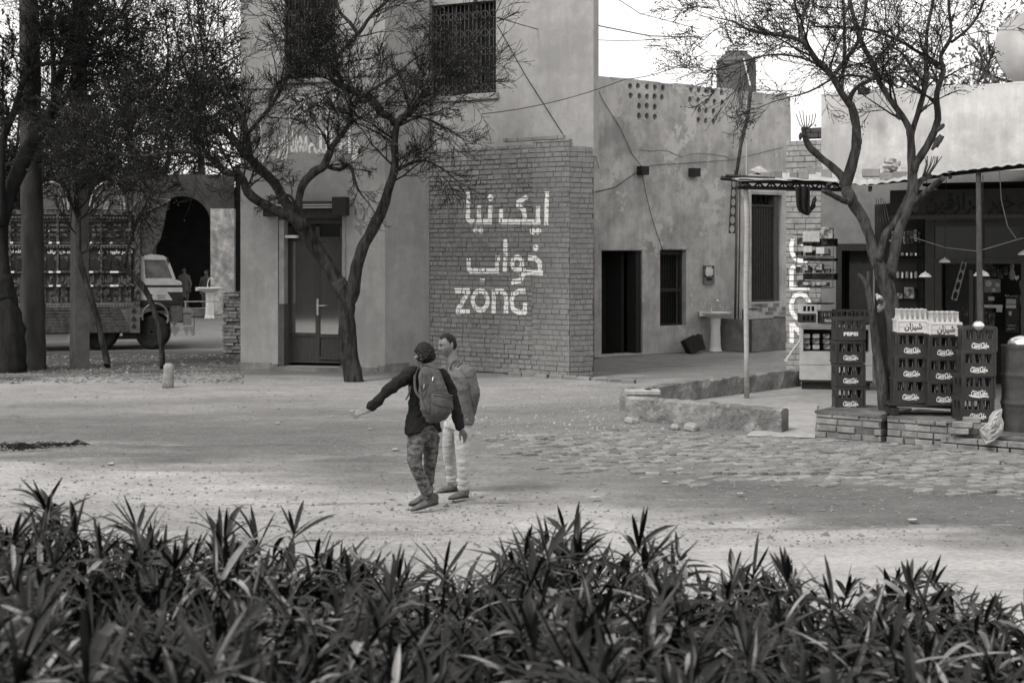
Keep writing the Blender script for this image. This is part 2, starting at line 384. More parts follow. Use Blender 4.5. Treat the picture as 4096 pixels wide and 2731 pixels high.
# ================================================================ GROUND
def sm(a, b, x):
    t = max(0, min(1, (x - a) / (b - a))); return t * t * (3 - 2 * t)
def ground_tone(X, Y):
    px = CX + X / Y * F; py = HY + F * H / Y
    n1 = noise.noise(Vector((X * .35, Y * .8, 0))); n2 = noise.noise(Vector((X * 1.1, Y * 2.6, 3))); n3 = noise.noise(Vector((X * 4, Y * 7, 9)))
    fb = noise.fractal(Vector((X * .9, Y * 2.2, 1)), 1.0, 2.1, 6); st = noise.noise(Vector((X * .22 + Y * .05, Y * 5.5, 4))) + .5 * noise.noise(Vector((X * .5, Y * 14, 8)))
    e = n1 * 70 + fb * 42 + st * 18
    road = sm(1770, 1960, py - (px - 600) * .085 + e)
    t = .51 + .48 * road
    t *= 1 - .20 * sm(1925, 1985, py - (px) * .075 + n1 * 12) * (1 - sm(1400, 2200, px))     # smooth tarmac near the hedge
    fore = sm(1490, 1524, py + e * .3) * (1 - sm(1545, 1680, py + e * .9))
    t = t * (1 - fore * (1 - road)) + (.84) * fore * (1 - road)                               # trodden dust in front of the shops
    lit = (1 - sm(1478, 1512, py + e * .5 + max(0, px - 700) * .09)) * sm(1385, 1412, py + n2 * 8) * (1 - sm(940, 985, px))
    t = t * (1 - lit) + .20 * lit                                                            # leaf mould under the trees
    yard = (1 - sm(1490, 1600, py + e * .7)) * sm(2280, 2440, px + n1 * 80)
    t = t * (1 - yard) + (.80 - .22 * sm(1400, 1470, py + fb * 60) * (1 - sm(1480, 1560, py + fb * 40))) * yard                                                          # yard with a darker middle band
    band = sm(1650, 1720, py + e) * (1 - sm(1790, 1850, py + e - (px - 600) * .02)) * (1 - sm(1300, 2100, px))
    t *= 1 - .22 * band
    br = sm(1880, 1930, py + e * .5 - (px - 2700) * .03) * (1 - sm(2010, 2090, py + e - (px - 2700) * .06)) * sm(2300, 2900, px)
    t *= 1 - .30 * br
    t *= 1 + n2 * .14 + n3 * .16 + fb * .17 + st * .05
    return t
def ground_z(X, Y):
    rut = 0
    for k, (y0, sl, cv) in enumerate(((12.6, .05, .02), (14.1, .06, .018), (15.9, -.04, .012), (17.3, -.03, .016), (18.6, .10, .01))):
        q = (Y - y0 - sl * X - cv * X * X * .3) / .16; rut -= .020 * math.exp(-q * q) - .012 * math.exp(-(abs(q) - 1.9) ** 2 * 2)
    a = noise.noise(Vector((X * .5, Y * 1.2, 0))) * .012 + noise.noise(Vector((X * 2.2, Y * 5, 2))) * .010 + noise.noise(Vector((X * 7, Y * 11, 5))) * .006
    return (a + rut) * (1 if Y > 10 else .5) - .014
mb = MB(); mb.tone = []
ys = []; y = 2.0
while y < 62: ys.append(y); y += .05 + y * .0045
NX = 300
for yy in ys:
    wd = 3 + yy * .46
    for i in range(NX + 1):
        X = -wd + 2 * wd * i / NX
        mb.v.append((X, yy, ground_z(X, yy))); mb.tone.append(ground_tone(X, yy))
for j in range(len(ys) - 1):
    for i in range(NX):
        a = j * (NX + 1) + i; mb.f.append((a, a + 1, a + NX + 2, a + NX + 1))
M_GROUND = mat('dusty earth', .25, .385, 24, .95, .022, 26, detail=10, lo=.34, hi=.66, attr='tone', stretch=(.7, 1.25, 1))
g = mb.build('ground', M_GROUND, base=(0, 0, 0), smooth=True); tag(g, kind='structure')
mb = MB(); mb.tone = []; mb.t = .62
mb.add([(-300, -200, -.035), (300, -200, -.035), (300, 400, -.035), (-300, 400, -.035)], [(0, 1, 2, 3)])
tag(mb.build('terrain', M_GROUND, base=(0, 0, 0)), kind='structure')
# gravel, leaf litter
def scatter(name, n, fn, sizes, m, flat=.6, seed=3, kindlabel=None, cat='gravel'):
    r = random.Random(seed); mb = MB()
    for _ in range(n):
        q = fn(r)
        if q is None: continue
        X, Y, Z = q; s = r.uniform(*sizes) * (r.random() ** 2 + .4); a = r.random() * 6.3
        c, d = math.cos(a) * s, math.sin(a) * s; h = s * flat * r.uniform(.5, 1.2)
        mb.add([(X + c, Y + d, Z), (X - d * .8, Y + c * .8, Z), (X - c, Y - d, Z), (X + d * .7, Y - c * .7, Z), (X + c * .2, Y, Z + h), (X, Y + d * .2, Z - h * .3)], [(0, 1, 4), (1, 2, 4), (2, 3, 4), (3, 0, 4), (1, 0, 5), (2, 1, 5), (3, 2, 5), (0, 3, 5)])
    o = mb.build(name, m, base=(0, 0, 0)); return tag(o, kindlabel, cat, kind='stuff')
def gpt(x0, x1, y0, y1, dens=None):
    def fn(r):
        py = r.uniform(y0, y1); px = r.uniform(x0, x1); q = G(px, py)
        if dens and noise.noise(Vector((q.x * .6, q.y * .9, 5))) < dens: return None
        return q.x, q.y, ground_z(q.x, q.y) + .003
    return fn
M_GRAV = mat('grit', .11, .24, 12, .95); M_GRAVL = mat('pale grit', .22, .38, 12, .95); M_LITTER = mat('dry leaves', .05, .34, 14, .9, lo=.45, hi=.62)
scatter('gravel', 11000, gpt(-100, 4200, 1440, 2180), (.007, .022), M_GRAV, seed=4, kindlabel='loose grit and small stones strewn over the dirt lot')
scatter('pale_gravel', 1500, gpt(1900, 2700, 1530, 1760, -.1), (.010, .03), M_GRAVL, seed=5, kindlabel='pale broken gravel in front of the brick corner')
M_CLOD = mat('earth clods', .10, .20, 9, .95)
scatter('earth_clods', 900, gpt(-100, 4200, 1560, 2150, .05), (.02, .045), M_CLOD, seed=14, kindlabel='dark earth clods and brick crumbs on the dirt lot')
scatter('leaf_litter', 2600, gpt(-50, 975, 1415, 1530), (.025, .06), M_LITTER, flat=.35, seed=6, kindlabel='dry leaf litter and rubbish under the trees on the left', cat='leaves')
# worn diagonal brick paving
mb = MB(); mb.tone = []; r = random.Random(11)
ca, sa = math.cos(R(24)), math.sin(R(24))
for i in range(-70, 90):
    for j in range(-90, 60):
        u, v = (i + .5 * (j % 2)) * .225, j * .115
        X, Y = 4.6 + u * ca - v * sa, 17 + u * sa + v * ca
        if Y < 12 or Y > 21.5: continue
        px, py = CX + X / Y * F, HY + F * H / Y
        lo = 1715 + max(0, px - 2500) * .055 if px > 2500 else 1715 + (2500 - px) * .06
        hi = 1905 + (px - 2500) * .07 if px > 2500 else 1905 - (2500 - px) * .12
        nz = noise.noise(Vector((X * .7, Y * 1.1, 0))) * 45
        if px < 1950 or px > 4300 or py < lo or py > hi + nz: continue
        edge = min(sm(hi + nz, hi + nz - 130, py), sm(1950, 2500, px) + .15, 1)
        if r.random() > .25 + .78 * edge: continue
        M = Matrix.Translation((X, Y, -.032 + r.uniform(-.008, .010) + .010 * edge)) @ Matrix.Rotation(R(24) + r.uniform(-.06, .06), 4, 'Z') @ Matrix.Rotation(r.uniform(-.10, .10), 4, 'X') @ Matrix.Rotation(r.uniform(-.08, .08), 4, 'Y')
        mb.t = r.uniform(.7, 1.2); w_ = r.uniform(.8, 1); mb.bbox(-.105 * w_, .105 * w_, -.052, .052, -.03, .03, .008, M)
M_PAVE = mat('worn paving brick', .15, .25, 6, .95, .008, 40, attr='tone')
tag(mb.build('brick_paving', M_PAVE, base=(0, 0, 0)), kind='structure')

# ================================================================ TWO-STOREY SHOP (building A)
A0 = P(962, 0, 29.65); A1 = P(1540, 0, 28.9); A2 = P(1718, 0, 29.6); A3 = P(2281, 0, 27.5); A4 = P(2374, 0, 27.75)
frL = Fr(A0, A1); frM = Fr(A1, A2); frB = Fr(A2, A3); frR = Fr(A3, A4)
shop = thing('shop_building', (0.0, 29.0, 0), 'two storey plastered shop with a brick faced corner and white Urdu lettering', 'building')
TOP = 8.6
mb = MB()
du0, dz1 = frL.uz(1112, 835); du1, dz0 = frL.uz(1368, 1462); dz0 = .06
wu0, wz0 = frL.uz(1137, 318); wu1, _ = frL.uz(1342, 318)
frL.wall(mb, 0, frL.L, 0, TOP, [(du0, du1, dz0, dz1), (wu0, wu1, wz0, TOP - .3)], .28)
frM.wall(mb, 0, frM.L, 0, TOP, [], .2)
ZB = frB.uz(2281, 556)[1]
# upper storey over the bricks, set back behind them
frU = Fr(A2, P(2364, 0, 27.9)); 
w2a, w2z = frU.uz(1690, 383, -.12); w2b, _ = frU.uz(1984, 383, -.12)
frU2 = Fr(frU.p(0, 0, -.12), frU.p(frU.L, 0, -.12))
w2a, w2z = frU2.uz(1722, 386); w2b, w2t = frU2.uz(1984, 0)
frU2.wall(mb, -.35, frU2.L, ZB - .3, TOP, [(w2a, w2b, w2z, w2t)], .25)
# right flank and roof
c4 = frU2.p(frU2.L, 0, 0); mb.add([c4, c4 + Vector((0, 7, 0)), c4 + Vector((0, 7, TOP)), c4 + Vector((0, 0, TOP))], [(0, 1, 2, 3)])
a0 = frL.p(0, 0); mb.add([a0, a0 + Vector((-.0, 8, 0)), a0 + Vector((-.0, 8, TOP)), a0 + Vector((0, 0, TOP))], [(3, 2, 1, 0)])
mb.build('wall', M_PL_A, shop)
mb = MB(); mb.add([frL.p(0, TOP - .01), frL.p(frL.L, TOP - .01), frM.p(frM.L, TOP - .01), frU2.p(frU2.L, TOP - .01), frU2.p(frU2.L, TOP - .01) + Vector((0, 7, 0)), frL.p(0, TOP - .01) + Vector((0, 8, 0))], [(0, 1, 2, 3, 4, 5)]); mb.build('roof', M_CONC, shop)
# near-black blocks behind openings, room shade put into their colour
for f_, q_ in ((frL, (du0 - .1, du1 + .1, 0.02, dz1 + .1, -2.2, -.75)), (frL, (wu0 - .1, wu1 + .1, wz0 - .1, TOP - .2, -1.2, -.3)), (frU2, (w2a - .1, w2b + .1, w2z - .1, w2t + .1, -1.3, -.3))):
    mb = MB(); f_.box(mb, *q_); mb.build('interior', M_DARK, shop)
# rough plinth at the foot of the plaster
mb = MB(); r = random.Random(5)
for fr in (frL, frM):
    u = 0
    while u < fr.L:
        L = r.uniform(.15, .4)
        if fr is frL and du0 - .02 < u + L / 2 < du1 + .02: u += L; continue
        fr.box(mb, u, min(u + L, fr.L), -.05, r.uniform(.05, .15), -.05, r.uniform(.015, .06)); u += L
frL.box(mb, du0 - .1, du1 + .1, -.05, .05, -.6, .22)
mb.build('plinth', M_CONCD, shop)
# brick facing
bf = MB(); pm = MB()
tr = lambda x, y: (1700 + x * .66946, 500 + y * .66946)
L1 = [[(729, 398), (724, 598)], [(676, 485), (673, 590)], [(690, 580), (445, 577)], [(614, 425), (545, 468)], [(545, 468), (590, 510), (600, 575)], [(455, 503), (456, 590)],
      [(257, 398), (257, 560), (275, 578)], [(265, 577), (402, 578)], [(323, 483), (323, 575)], [(390, 483), (388, 578)],
      {'w': 34, 'p': [(644, 636)]}, {'w': 34, 'p': [(678, 635)]}, {'w': 36, 'p': [(391, 434)]}, {'w': 30, 'p': [(303, 630)]}, {'w': 30, 'p': [(335, 630)]}]
L2 = [{'w': 34, 'p': [(662, 733)]}, [(618, 795), (660, 797), (685, 822), (691, 893)], [(706, 884), (592, 880)], ell(553, 828, 30, 38), [(590, 850), (592, 885), (568, 930), (515, 940)],
      [(482, 683), (479, 880)], [(436, 780), (432, 880)], [(445, 872), (275, 872), (262, 855), (259, 797)], {'w': 30, 'p': [(342, 917), (342, 935)]}]
L3 = [[(180, 990), (270, 990)], [(262, 990), (195, 1110)], [(187, 1114), (270, 1114)], ell(331, 1048, 44, 58, n=16), [(412, 985), (412, 1125)], [(412, 993), (465, 993), (484, 1020), (486, 1125)],
      [(603, 992), (565, 992), (530, 1008), (518, 1050), (528, 1100), (560, 1118), (600, 1118), (600, 1062)]]
ink = strokes(frB, L1 + L2 + L3, tr, 25)
pu = frB.uz(2132, 1000)[0]
bricks(frB, bf, 0, pu, 0, ZB - .06, ch=.098, bl=.165, seed=2, jd=.014, gap=.018, paint=ink, pmb=pm, vary=.12)
frBp = Fr(frB.p(pu, 0, .035), frB.p(frB.L, 0, .035))
ink2 = strokes(frBp, L1 + L2 + L3, tr, 25)
bricks(frBp, bf, 0, frBp.L, 0, ZB, ch=.1, bl=.2, seed=3, jd=.006, gap=.009, paint=ink2, pmb=pm, d0=-.12, vary=.07)
bricks(frR, bf, 0, frR.L, 0, ZB - .12, ch=.1, bl=.19, seed=4, jd=.007, gap=.009, d0=-.1, vary=.08)
bricks(frBp, bf, -.7, frBp.L - .15, ZB, ZB + .09, ch=.09, bl=.25, seed=8, jd=.02, gap=.01, d0=-.1, drop=.08)
for i in range(9):      # fallen bricks at the foot
    p = frBp.p(-.3 + i * .33, 0, .12 + .1 * r.random()); p.z = 0
    M = Matrix.Translation(p) @ Matrix.Rotation(r.uniform(-.4, .4), 4, 'Z'); bf.t = r.uniform(.8, 1.1); bf.bbox(-.13, .13, -.07, .07, -.03, .055, .012, M)
bo = bf.build('brick_facing', M_BRICK, shop)
mb = MB(); frB.box(mb, -.14, pu + .05, 0, ZB - .07, -.12, -.022); frBp.box(mb, 0.02, frBp.L - .02, 0, ZB - .02, -.1, -.016); frR.box(mb, 0, frR.L - .01, 0, ZB - .14, -.1, -.018)
frR.box(mb, frR.L - .02, frR.L - .01, 0, ZB - .14, -4.5, -.02)
mb.build('mortar', M_MORTAR, bo)
pm.build('painted_lettering', M_PAINT, shop)
# calligraphy on the plaster
mb = MB()
for q_ in (('السلام علیکم', 1155, 385, 1345, 500, .02), ('محمد زبیر', 1108, 515, 1230, 645, .03), ('واہ اللہ', 1232, 525, 1440, 640, .015), ('سنوال', 1015, 505, 1105, 660, .01)):
    mb = MB(); wall_text(mb, frL, shape(q_[0]), *q_[1:5], .004, q_[5] + .012); mb.build('painted_calligraphy', M_PAINT3, shop)
mb = MB()
u0, z1 = frL.uz(1417, 832, .004); u1, z0 = frL.uz(1462, 942, .004)
put_text(mb, '4G', lambda a, b: frL.p(u0 + (u1 - u0) * (1 - b), z0 + (z1 - z0) * a, .004), .03)
mb.build('painted_symbol', M_PAINTD, shop)
# ledge line, sill
for f_, q_ in ((frL, (950, 345, 1145, 352, -.01, .03)), (frL, (1345, 296, 1540, 302, -.01, .03)), (frL, (1130, 316, 1350, 326, -.05, .06)), (frU2, (1716, 385, 1990, 394, -.1, .05))):
    mb = MB(); f_.pbox(mb, *q_); mb.build('sill', M_CONC, shop)
# upper windows with iron grilles
def grille_window(fr, x0, y0, x1, y1, nm, d=-.1):
    u0, z1 = fr.uz(x0, y0); u1, z0 = fr.uz(x1, y1)
    fm = MB(); n = 3
    for k in range(n + 1):
        uu = u0 + (u1 - u0) * k / n; fr.box(fm, max(u0, uu - .03), min(u1, uu + .03), z0, z1, d - .06, d - .02)
    fr.box(fm, u0, u1, z0, z0 + .05, d - .058, d - .018); o = fm.build('window', M_WOODD, shop)
    gm = MB(); nb = 16
    for k in range(nb + 1):
        uu = u0 + (u1 - u0) * k / nb; gm.tube([fr.p(uu, z0, d + .02), fr.p(uu, z1, d + .02)], .010, 4)
    rows = int((z1 - z0) / .38)
    for j in range(rows + 1):
        zz = z0 + .2 + j * (z1 - z0 - .2) / max(rows, 1)
        for k in range(0, nb, 2):
            cu = u0 + (u1 - u0) * (k + 1) / nb; rr = (u1 - u0) / nb * .85
            gm.tube([fr.p(cu + rr * math.cos(a * math.pi / 3), zz + rr * math.sin(a * math.pi / 3), d + .035) for a in range(7)], .010, 4)
    gm.build('grille', M_GRILLE, o)
    return o
grille_window(frL, 1137, -260, 1342, 318, 'w1'); grille_window(frU2, 1722, 3, 1984, 386, 'w2')
# shop door, shutter box, glazed front
zt = dz1
mb = MB()
frL.box(mb, du0 + .002, du0 + .10, dz0, dz1 - .01, -.27, -.03)
frL.pbox(mb, 1112, 1218, 1136, 1460, -.25, .012)
mb.build('door_frame', M_WOODM, shop)
df = Fr(frL.p(0, 0, -.3), frL.p(frL.L, 0, -.3))
door = MB()
for q in ((1150, 905, 1168, 1452), (1262, 905, 1278, 1452), (1360, 905, 1372, 1452), (1150, 870, 1372, 895), (1150, 948, 1372, 966), (1150, 1330, 1262, 1345), (1278, 1336, 1372, 1352), (1168, 1440, 1372, 1453), (1277, 1425, 1372, 1440)):
    df.pbox(door, *q, -.03, .03 + .002 * (q[0] % 3))
df.pbox(door, 1160, 1344, 1270, 1446, -.03, .008); df.pbox(door, 1282, 1350, 1365, 1428, -.03, .004)
df.pbox(door, 1112, 1218, 1152, 1460, -.03, .035)
dob = door.build('door', M_WOOD, shop)
gl = MB(); df.pbox(gl, 1166, 964, 1264, 1332, -.02, 0); df.pbox(gl, 1276, 964, 1364, 1338, -.018, .001); gl.build('glass', M_MIRROR, dob)
gl = MB(); df.pbox(gl, 1166, 893, 1264, 950, -.02, 0); df.pbox(gl, 1276, 893, 1364, 950, -.018, .001); gl.build('transom_glass', M_GLASSD, dob)
hd = MB(); df.pbox(hd, 1266, 1195, 1274, 1260, .03, .05); df.pbox(hd, 1264, 1220, 1300, 1225, .052, .07); hd.build('handle', M_STEEL, dob)
mb = MB(); frL.pbox(mb, 1110, 806, 1368, 836, -.2, .10); frL.pbox(mb, 1112, 838, 1366, 872, -.26, -.06); mb.build('shutter_housing', M_WOOD, shop)
mb = MB(); frL.pbox(mb, 1110, 818, 1330, 822, .1, .125); frL.pbox(mb, 1110, 828, 1330, 832, .1, .125); mb.build('trim', M_WOODL, shop)
for q_ in ((1328, 788, 1381, 862, -.02, .24), (1052, 835, 1112, 866, -.02, .2)):
    mb = MB(); frL.pbox(mb, *q_); mb.build('shutter_box', M_WOODD, shop)
mb = MB(); frL.pbox(mb, 1140, 941, 1187, 952, -.1, .02); mb.build('tube_lamp', M_WHITEP, shop)
mb = MB(); frL.pbox(mb, 1375, 870, 1380, 1180, -.02, .03); mb.build('conduit', M_CONC, shop)
mb = MB(); frL.pbox(mb, 1116, 880, 1136, 1216, -.2, .01); mb.build('shutter_guide', M_CONC, shop)

# ================================================================ PLASTERED HOUSE WITH PIERCED PARAPET (building B)
B0 = P(2340, 0, 32.3); B1 = P(3160, 0, 36.7)
frH = Fr(B0, B1); HT = 6.42
house = thing('house', tuple(frH.p(frH.L / 2, 0, 0)), 'low stained plaster house with a pierced parapet and a dark open doorway', 'building')
def opening(fr, x0, y0, x1, y1, z0=None):
    a, t = fr.uz(x0, y0); b, z = fr.uz(x1, y1); return (a, b, z if z0 is None else z0, t)
hd_ = opening(frH, 2406, 1002, 2570, 1432, .04); hw_ = opening(frH, 2640, 999, 2745, 1300); hg_ = opening(frH, 3006, 776, 3128, 1205)
mb = MB()
zpar = frH.uz(2600, 590)[1]
holes = []
circ = []
tz = lambda x, y: (2300 + x * .5102, 200 + y * .5102)
for x, y in [(433, 285), (494, 284), (565, 291), (627, 296), (690, 298), (437, 359), (506, 363), (565, 366), (624, 367), (682, 372), (503, 440), (564, 439), (626, 450), (502, 516), (563, 518), (626, 525),
             (910, 311), (971, 317), (1031, 321), (1085, 327), (1149, 336), (904, 388), (967, 393), (1033, 403), (1094, 407), (1155, 413), (975, 473), (1028, 478), (1086, 482), (968, 551), (1026, 556), (1088, 563)]:
    u, z = frH.uz(*tz(x, y)); circ.append((u, z))
rs = .080
sq = [(u - rs, u + rs, z - rs, z + rs) for u, z in circ]
# the parapet is a grid of cells; every pierced hole is a ring of faces with a real bore
frH.wall(mb, 0, frH.L, 0, zpar, [hd_, hw_, hg_], .35)
us0 = sorted(circ)
# columns for the pierced zone: fill strips row by row around each square
def pierced(fr, mb, u0, u1, z0, z1, sq, circ, rr, depth):
    evs = sorted({u0, u1} | {q[0] for q in sq} | {q[1] for q in sq})
    for i in range(len(evs) - 1):
        a, b = evs[i], evs[i + 1]; m = (a + b) / 2
        cov = sorted([(q[2], q[3]) for q in sq if q[0] < m < q[1]])
        z = z0
        for lo, hi in cov:
            if lo > z: mb.add([fr.p(a, z), fr.p(b, z), fr.p(b, lo), fr.p(a, lo)], [(0, 1, 2, 3)])
            z = max(z, hi)
        mb.add([fr.p(a, z), fr.p(b, z), fr.p(b, z1), fr.p(a, z1)], [(0, 1, 2, 3)])
    for (u, z), q in zip(circ, sq):
        ou = []; inn = []; N = 16
        for k in range(N):
            a = 2 * math.pi * k / N; c, s2 = math.cos(a), math.sin(a); t = rs / max(abs(c), abs(s2))
            ou.append(fr.p(u + c * t, z + s2 * t)); rx = rr * (1 + .06 * math.sin(a * 3 + u * 9)); inn.append((u + c * rx, z + s2 * rx * 1.12))
        vs = ou + [fr.p(x, y) for x, y in inn] + [fr.p(x, y, -depth) for x, y in inn]
        mb.add(vs, [(k, (k + 1) % N, N + (k + 1) % N, N + k) for k in range(N)] + [(N + k, N + (k + 1) % N, 2 * N + (k + 1) % N, 2 * N + k) for k in range(N)])
# avoid overlapping cells between neighbours: shrink where needed
pierced(frH, mb, 0, frH.L, zpar, HT, sq, circ, .066, .3)
u0 = 0; 
mb.add([frH.p(0, HT, 0), frH.p(frH.L, HT, 0), frH.p(frH.L, HT, -.3), frH.p(0, HT, -.3)], [(0, 1, 2, 3)])
mb.add([frH.p(0, HT - .7, -.3), frH.p(frH.L, HT - .7, -.3), frH.p(frH.L, HT, -.3), frH.p(0, HT, -.3)], [(0, 1, 2, 3)])
e = frH.p(frH.L, 0); mb.add([e, e + Vector((1.2, 6, 0)), e + Vector((1.2, 6, HT)), e + Vector((0, 0, HT))], [(0, 1, 2, 3)])
mb.build('wall', M_PL_B, house)
mb = MB(); q = [frH.p(0, HT - .9, -.36), frH.p(frH.L, HT - .9, -.36), frH.p(frH.L, HT - .9, -6), frH.p(0, HT - .9, -6)]; mb.prism(q, (0, 0, .1)); 
frH.box(mb, .3, frH.L - .3, HT - .82, HT - .06, -.65, -.55)  # added backing slab behind the pierced parapet keeps its holes dark
mb.build('roof', M_CONCD, house)
for h in (hd_, hw_, hg_):
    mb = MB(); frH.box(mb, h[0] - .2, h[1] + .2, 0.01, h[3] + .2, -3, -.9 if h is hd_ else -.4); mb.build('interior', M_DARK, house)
mb = MB()   # worn coping
u = .2; r = random.Random(9)
while u < frH.L - .1:
    L = r.uniform(.3, .8); frH.box(mb, u, min(u + L, frH.L), HT - .02, HT + r.uniform(.005, .05), -.29, r.uniform(.003, .012)); u += L * r.uniform(1, 1.15)
mb.build('coping', M_PL_B, house)
mb = MB()   # plaster surrounds and jamb inside the doorway
a, b, z0, z1 = hd_
frH.box(mb, b - .34, b - .26, z0, z1, -.9, -.36); frH.box(mb, b - .16, b - .005, z0, z1 - .02, -.36, -.05); mb.build('door_jamb', M_WOODD, house)
for q_ in ((2398, 975, 2584, 999, -.05, .012), (2632, 972, 2756, 996, -.05, .012), (2990, 752, 3140, 773, -.05, .014), (2378, 1000, 2403, 1428, -.05, .016)):
    mb = MB(); frH.pbox(mb, *q_); mb.build('surround', M_PL_B, house)
a, b, z0, z1 = hw_; zm = frH.uz(2700, 1160)[1]
mb = MB(); frH.box(mb, a, a + .04, z0, z1, -.2, -.12); frH.box(mb, b - .1, b - .03, z0, z1, -.2, -.12); frH.box(mb, a, b - .03, z1 - .12, z1, -.198, -.115); frH.box(mb, a, b - .03, z0, z0 + .05, -.199, -.11); frH.box(mb, a + .03, b - .08, zm - .04, zm + .04, -.197, -.1)
wo = mb.build('window', M_WOODD, house)
mb = MB()
for k in range(1, 9): mb.tube([frH.p(a + (b - .1 - a) * k / 9, z0, -.15), frH.p(a + (b - .1 - a) * k / 9, z1 - .1, -.15)], .007, 4)
mb.build('bars', M_IRON, wo)
a, b, z0, z1 = hg_
mb = MB(); n = 15
zc = frH.uz(3050, 826)[1]
for k in range(n * 2):
    uu = a + .06 + (b - a - .26) * k / (n * 2 - 1); frH.box(mb, uu, uu + (b - a - .26) / (n * 2 - 1), z0 + .06, zc, -.2, -.16 if k % 2 else -.13)
frH.box(mb, a + .02, b - .2, z0, z0 + .06, -.22, -.10); frH.box(mb, a + .02, b - .2, zc, zc + .05, -.22, -.10)
dg = mb.build('iron_door', mat('ribbed steel door', .035, .05, 8, .55), house)
mb = MB(); frH.box(mb, b - .2, b - .06, z0 - .02, z1 - .03, -.3, -.08); mb.build('door_post', M_WOODM, house)
mb = MB()
for k in range(4):
    cu = a + .2 + k * .2; mb.tube([frH.p(cu + .08 * math.cos(t / 5), zc + .2 + .14 * math.sin(t / 5), -.14) for t in range(0, 32)], .008, 4)
mb.build('scroll_bars', M_IRON, dg)
for q_ in ((2568, 664, 2597, 700, -.1, .18), (2775, 672, 2803, 707, -.1, .18)):
    mb = MB(); frH.pbox(mb, *q_); mb.build('beam_end', M_WOODD, house)
mb = MB()      # brick step and rubble under the iron door
bricks(frH, mb, frH.uz(3006, 1300)[0], frH.L - .02, 0, frH.uz(3006, 1212)[1], ch=.1, bl=.22, seed=21, d0=-.1, jd=.02, gap=.012); ff = Fr(frH.p(frH.L - .5, 0, .35), frH.p(frH.L + .25, 0, .35)); bricks(ff, mb, 0, .7, 0, .62, ch=.1, bl=.22, seed=22, d0=-.3, jd=.03)
mb.build('brick_step', M_BRICK3, house)
mb = MB(); 
tz2 = lambda x, y: (2300 + x * .5102, 200 + y * .5102)
for ln in ([(505, 783), (600, 795), (720, 790), (800, 825), (830, 840), (900, 815), (1060, 815), (1150, 830), (1210, 850)],):
    for i in range(len(ln) - 1):
        p, q = frH.at(*tz2(*ln[i]), .004), frH.at(*tz2(*ln[i + 1]), .004); mb.tube([p, (p + q) / 2 + Vector((0, 0, .02 * (i % 2))), q], .008, 4)
mb.build('crack', M_CONCD, house)
# drain pipe between the buildings, cables on the wall
mb = MB(); mb.tube([frH.at(2366, 300, .1), frH.at(2372, 560, .1), frH.at(2385, 620, .1), frH.at(2398, 672, .1)], .022, 8)
tag(mb.build('drain_pipe', M_CABLEL), 'thin pale pipe running down the corner between the two plastered buildings', 'pipe')
def cable(name, pts, r, m, label, cat='cable', sag=0):
    mb = MB(); out = []
    for i in range(len(pts) - 1):
        for k in range(8):
            t = k / 8; q = pts[i].lerp(pts[i + 1], t); q = q - Vector((0, 0, sag * 4 * t * (1 - t))); out.append(q)
    out.append(pts[-1]); mb.tube(out, r, 5); return tag(mb.build(name, m, smooth=True), label, cat)
cable('wall_cable', [frH.at(2367, 300, .06), frH.at(2410, 400, .03), frH.at(2480, 510, .03), frH.at(2530, 620, .03), frH.at(2568, 668, .1)], .008, M_CABLE, 'dark cable sloping down the pierced parapet to the first beam end')
cable('wall_cable', [frH.at(2568, 690, .2), frH.at(2582, 770, .05), frH.at(2610, 880, .03), frH.at(2650, 1000, .03)], .008, M_CABLE, 'dark cable dropping from the first beam end to the barred window')
cable('wall_cable', [frH.at(2380, 768, .03), frH.at(2460, 750, .03), frH.at(2568, 675, .15)], .01, M_CABLE, 'slack cable curving from the brick corner up to the first beam end')
cable('wall_cable', [frH.at(2600, 662, .03), frH.at(2760, 652, .03), frH.at(2930, 640, .03), frH.at(3130, 590, .03)], .006, M_CABLE, 'thin wire running along the cracked plaster above the beam ends')
cable('wall_cable', [frU2.at(1988, 100, .03), frU2.at(2100, 300, .03), frU2.at(2250, 535, .03)], .010, M_CABLE, 'thin wire slanting down the upper storey from the barred window')
cable('overhead_cable', [P(1930, 456, 27), P(2500, 318, 27), P(2830, 205, 26)], .008, M_CABLE, 'black overhead cable rising from the bare tree toward the rooftop tank', sag=.1)
cable('overhead_cable', [P(2210, -10, 30), P(2400, 105, 31), P(2600, 145, 32), P(2800, 150, 33)], .014, M_CABLE, 'thick overhead cable sagging in the sky beside the two storey shop')
cable('overhead_cable', [P(1990, 70, 27.6), P(2370, 160, 30), P(2780, 145, 33)], .009, M_CABLE, 'thin overhead wire meeting the thick cable in the open sky', sag=.05)
cable('overhead_cable', [P(2460, -10, 30), P(2560, 55, 31), P(2800, 118, 33)], .009, M_CABLE, 'uppermost thin wire crossing the open sky')
# ---- things against the house
def sink(base, sc, label, rz=0, full=True):
    t = thing('wash_basin', tuple(base), label, 'sink', 'pedestal wash basins')
    M = Matrix.Translation(base) @ Matrix.Rotation(rz, 4, 'Z') @ Matrix.Scale(sc, 4)
    b = MB(); b.lathe([(.05, .70), (.16, .74), (.30, .80), (.36, .835), (.37, .86), (.355, .865), (.33, .85), (.2, .80), (.03, .79)], n=20, M=M, sx=1, sy=.72)
    b.box(-.37, -.22, -.12, .26, .78, .875, M); b.build('basin', M_WHITE, t, smooth=False)
    b = MB(); b.lathe([(.15, 0), (.14, .03), (.12, .1), (.105, .5), (.12, .74)], n=12, M=M, sy=.8); b.build('pedestal', M_WHITE, t)
    b = MB(); b.tube([M @ Vector(q) for q in ((-.08, .12, .84), (-.08, .12, .98), (-.04, .1, 1.1), (.04, .08, 1.13), (.09, .06, 1.10))], .016 * sc, 6); b.build('tap', M_STEEL, t, smooth=True)
    return t
D = 34.6
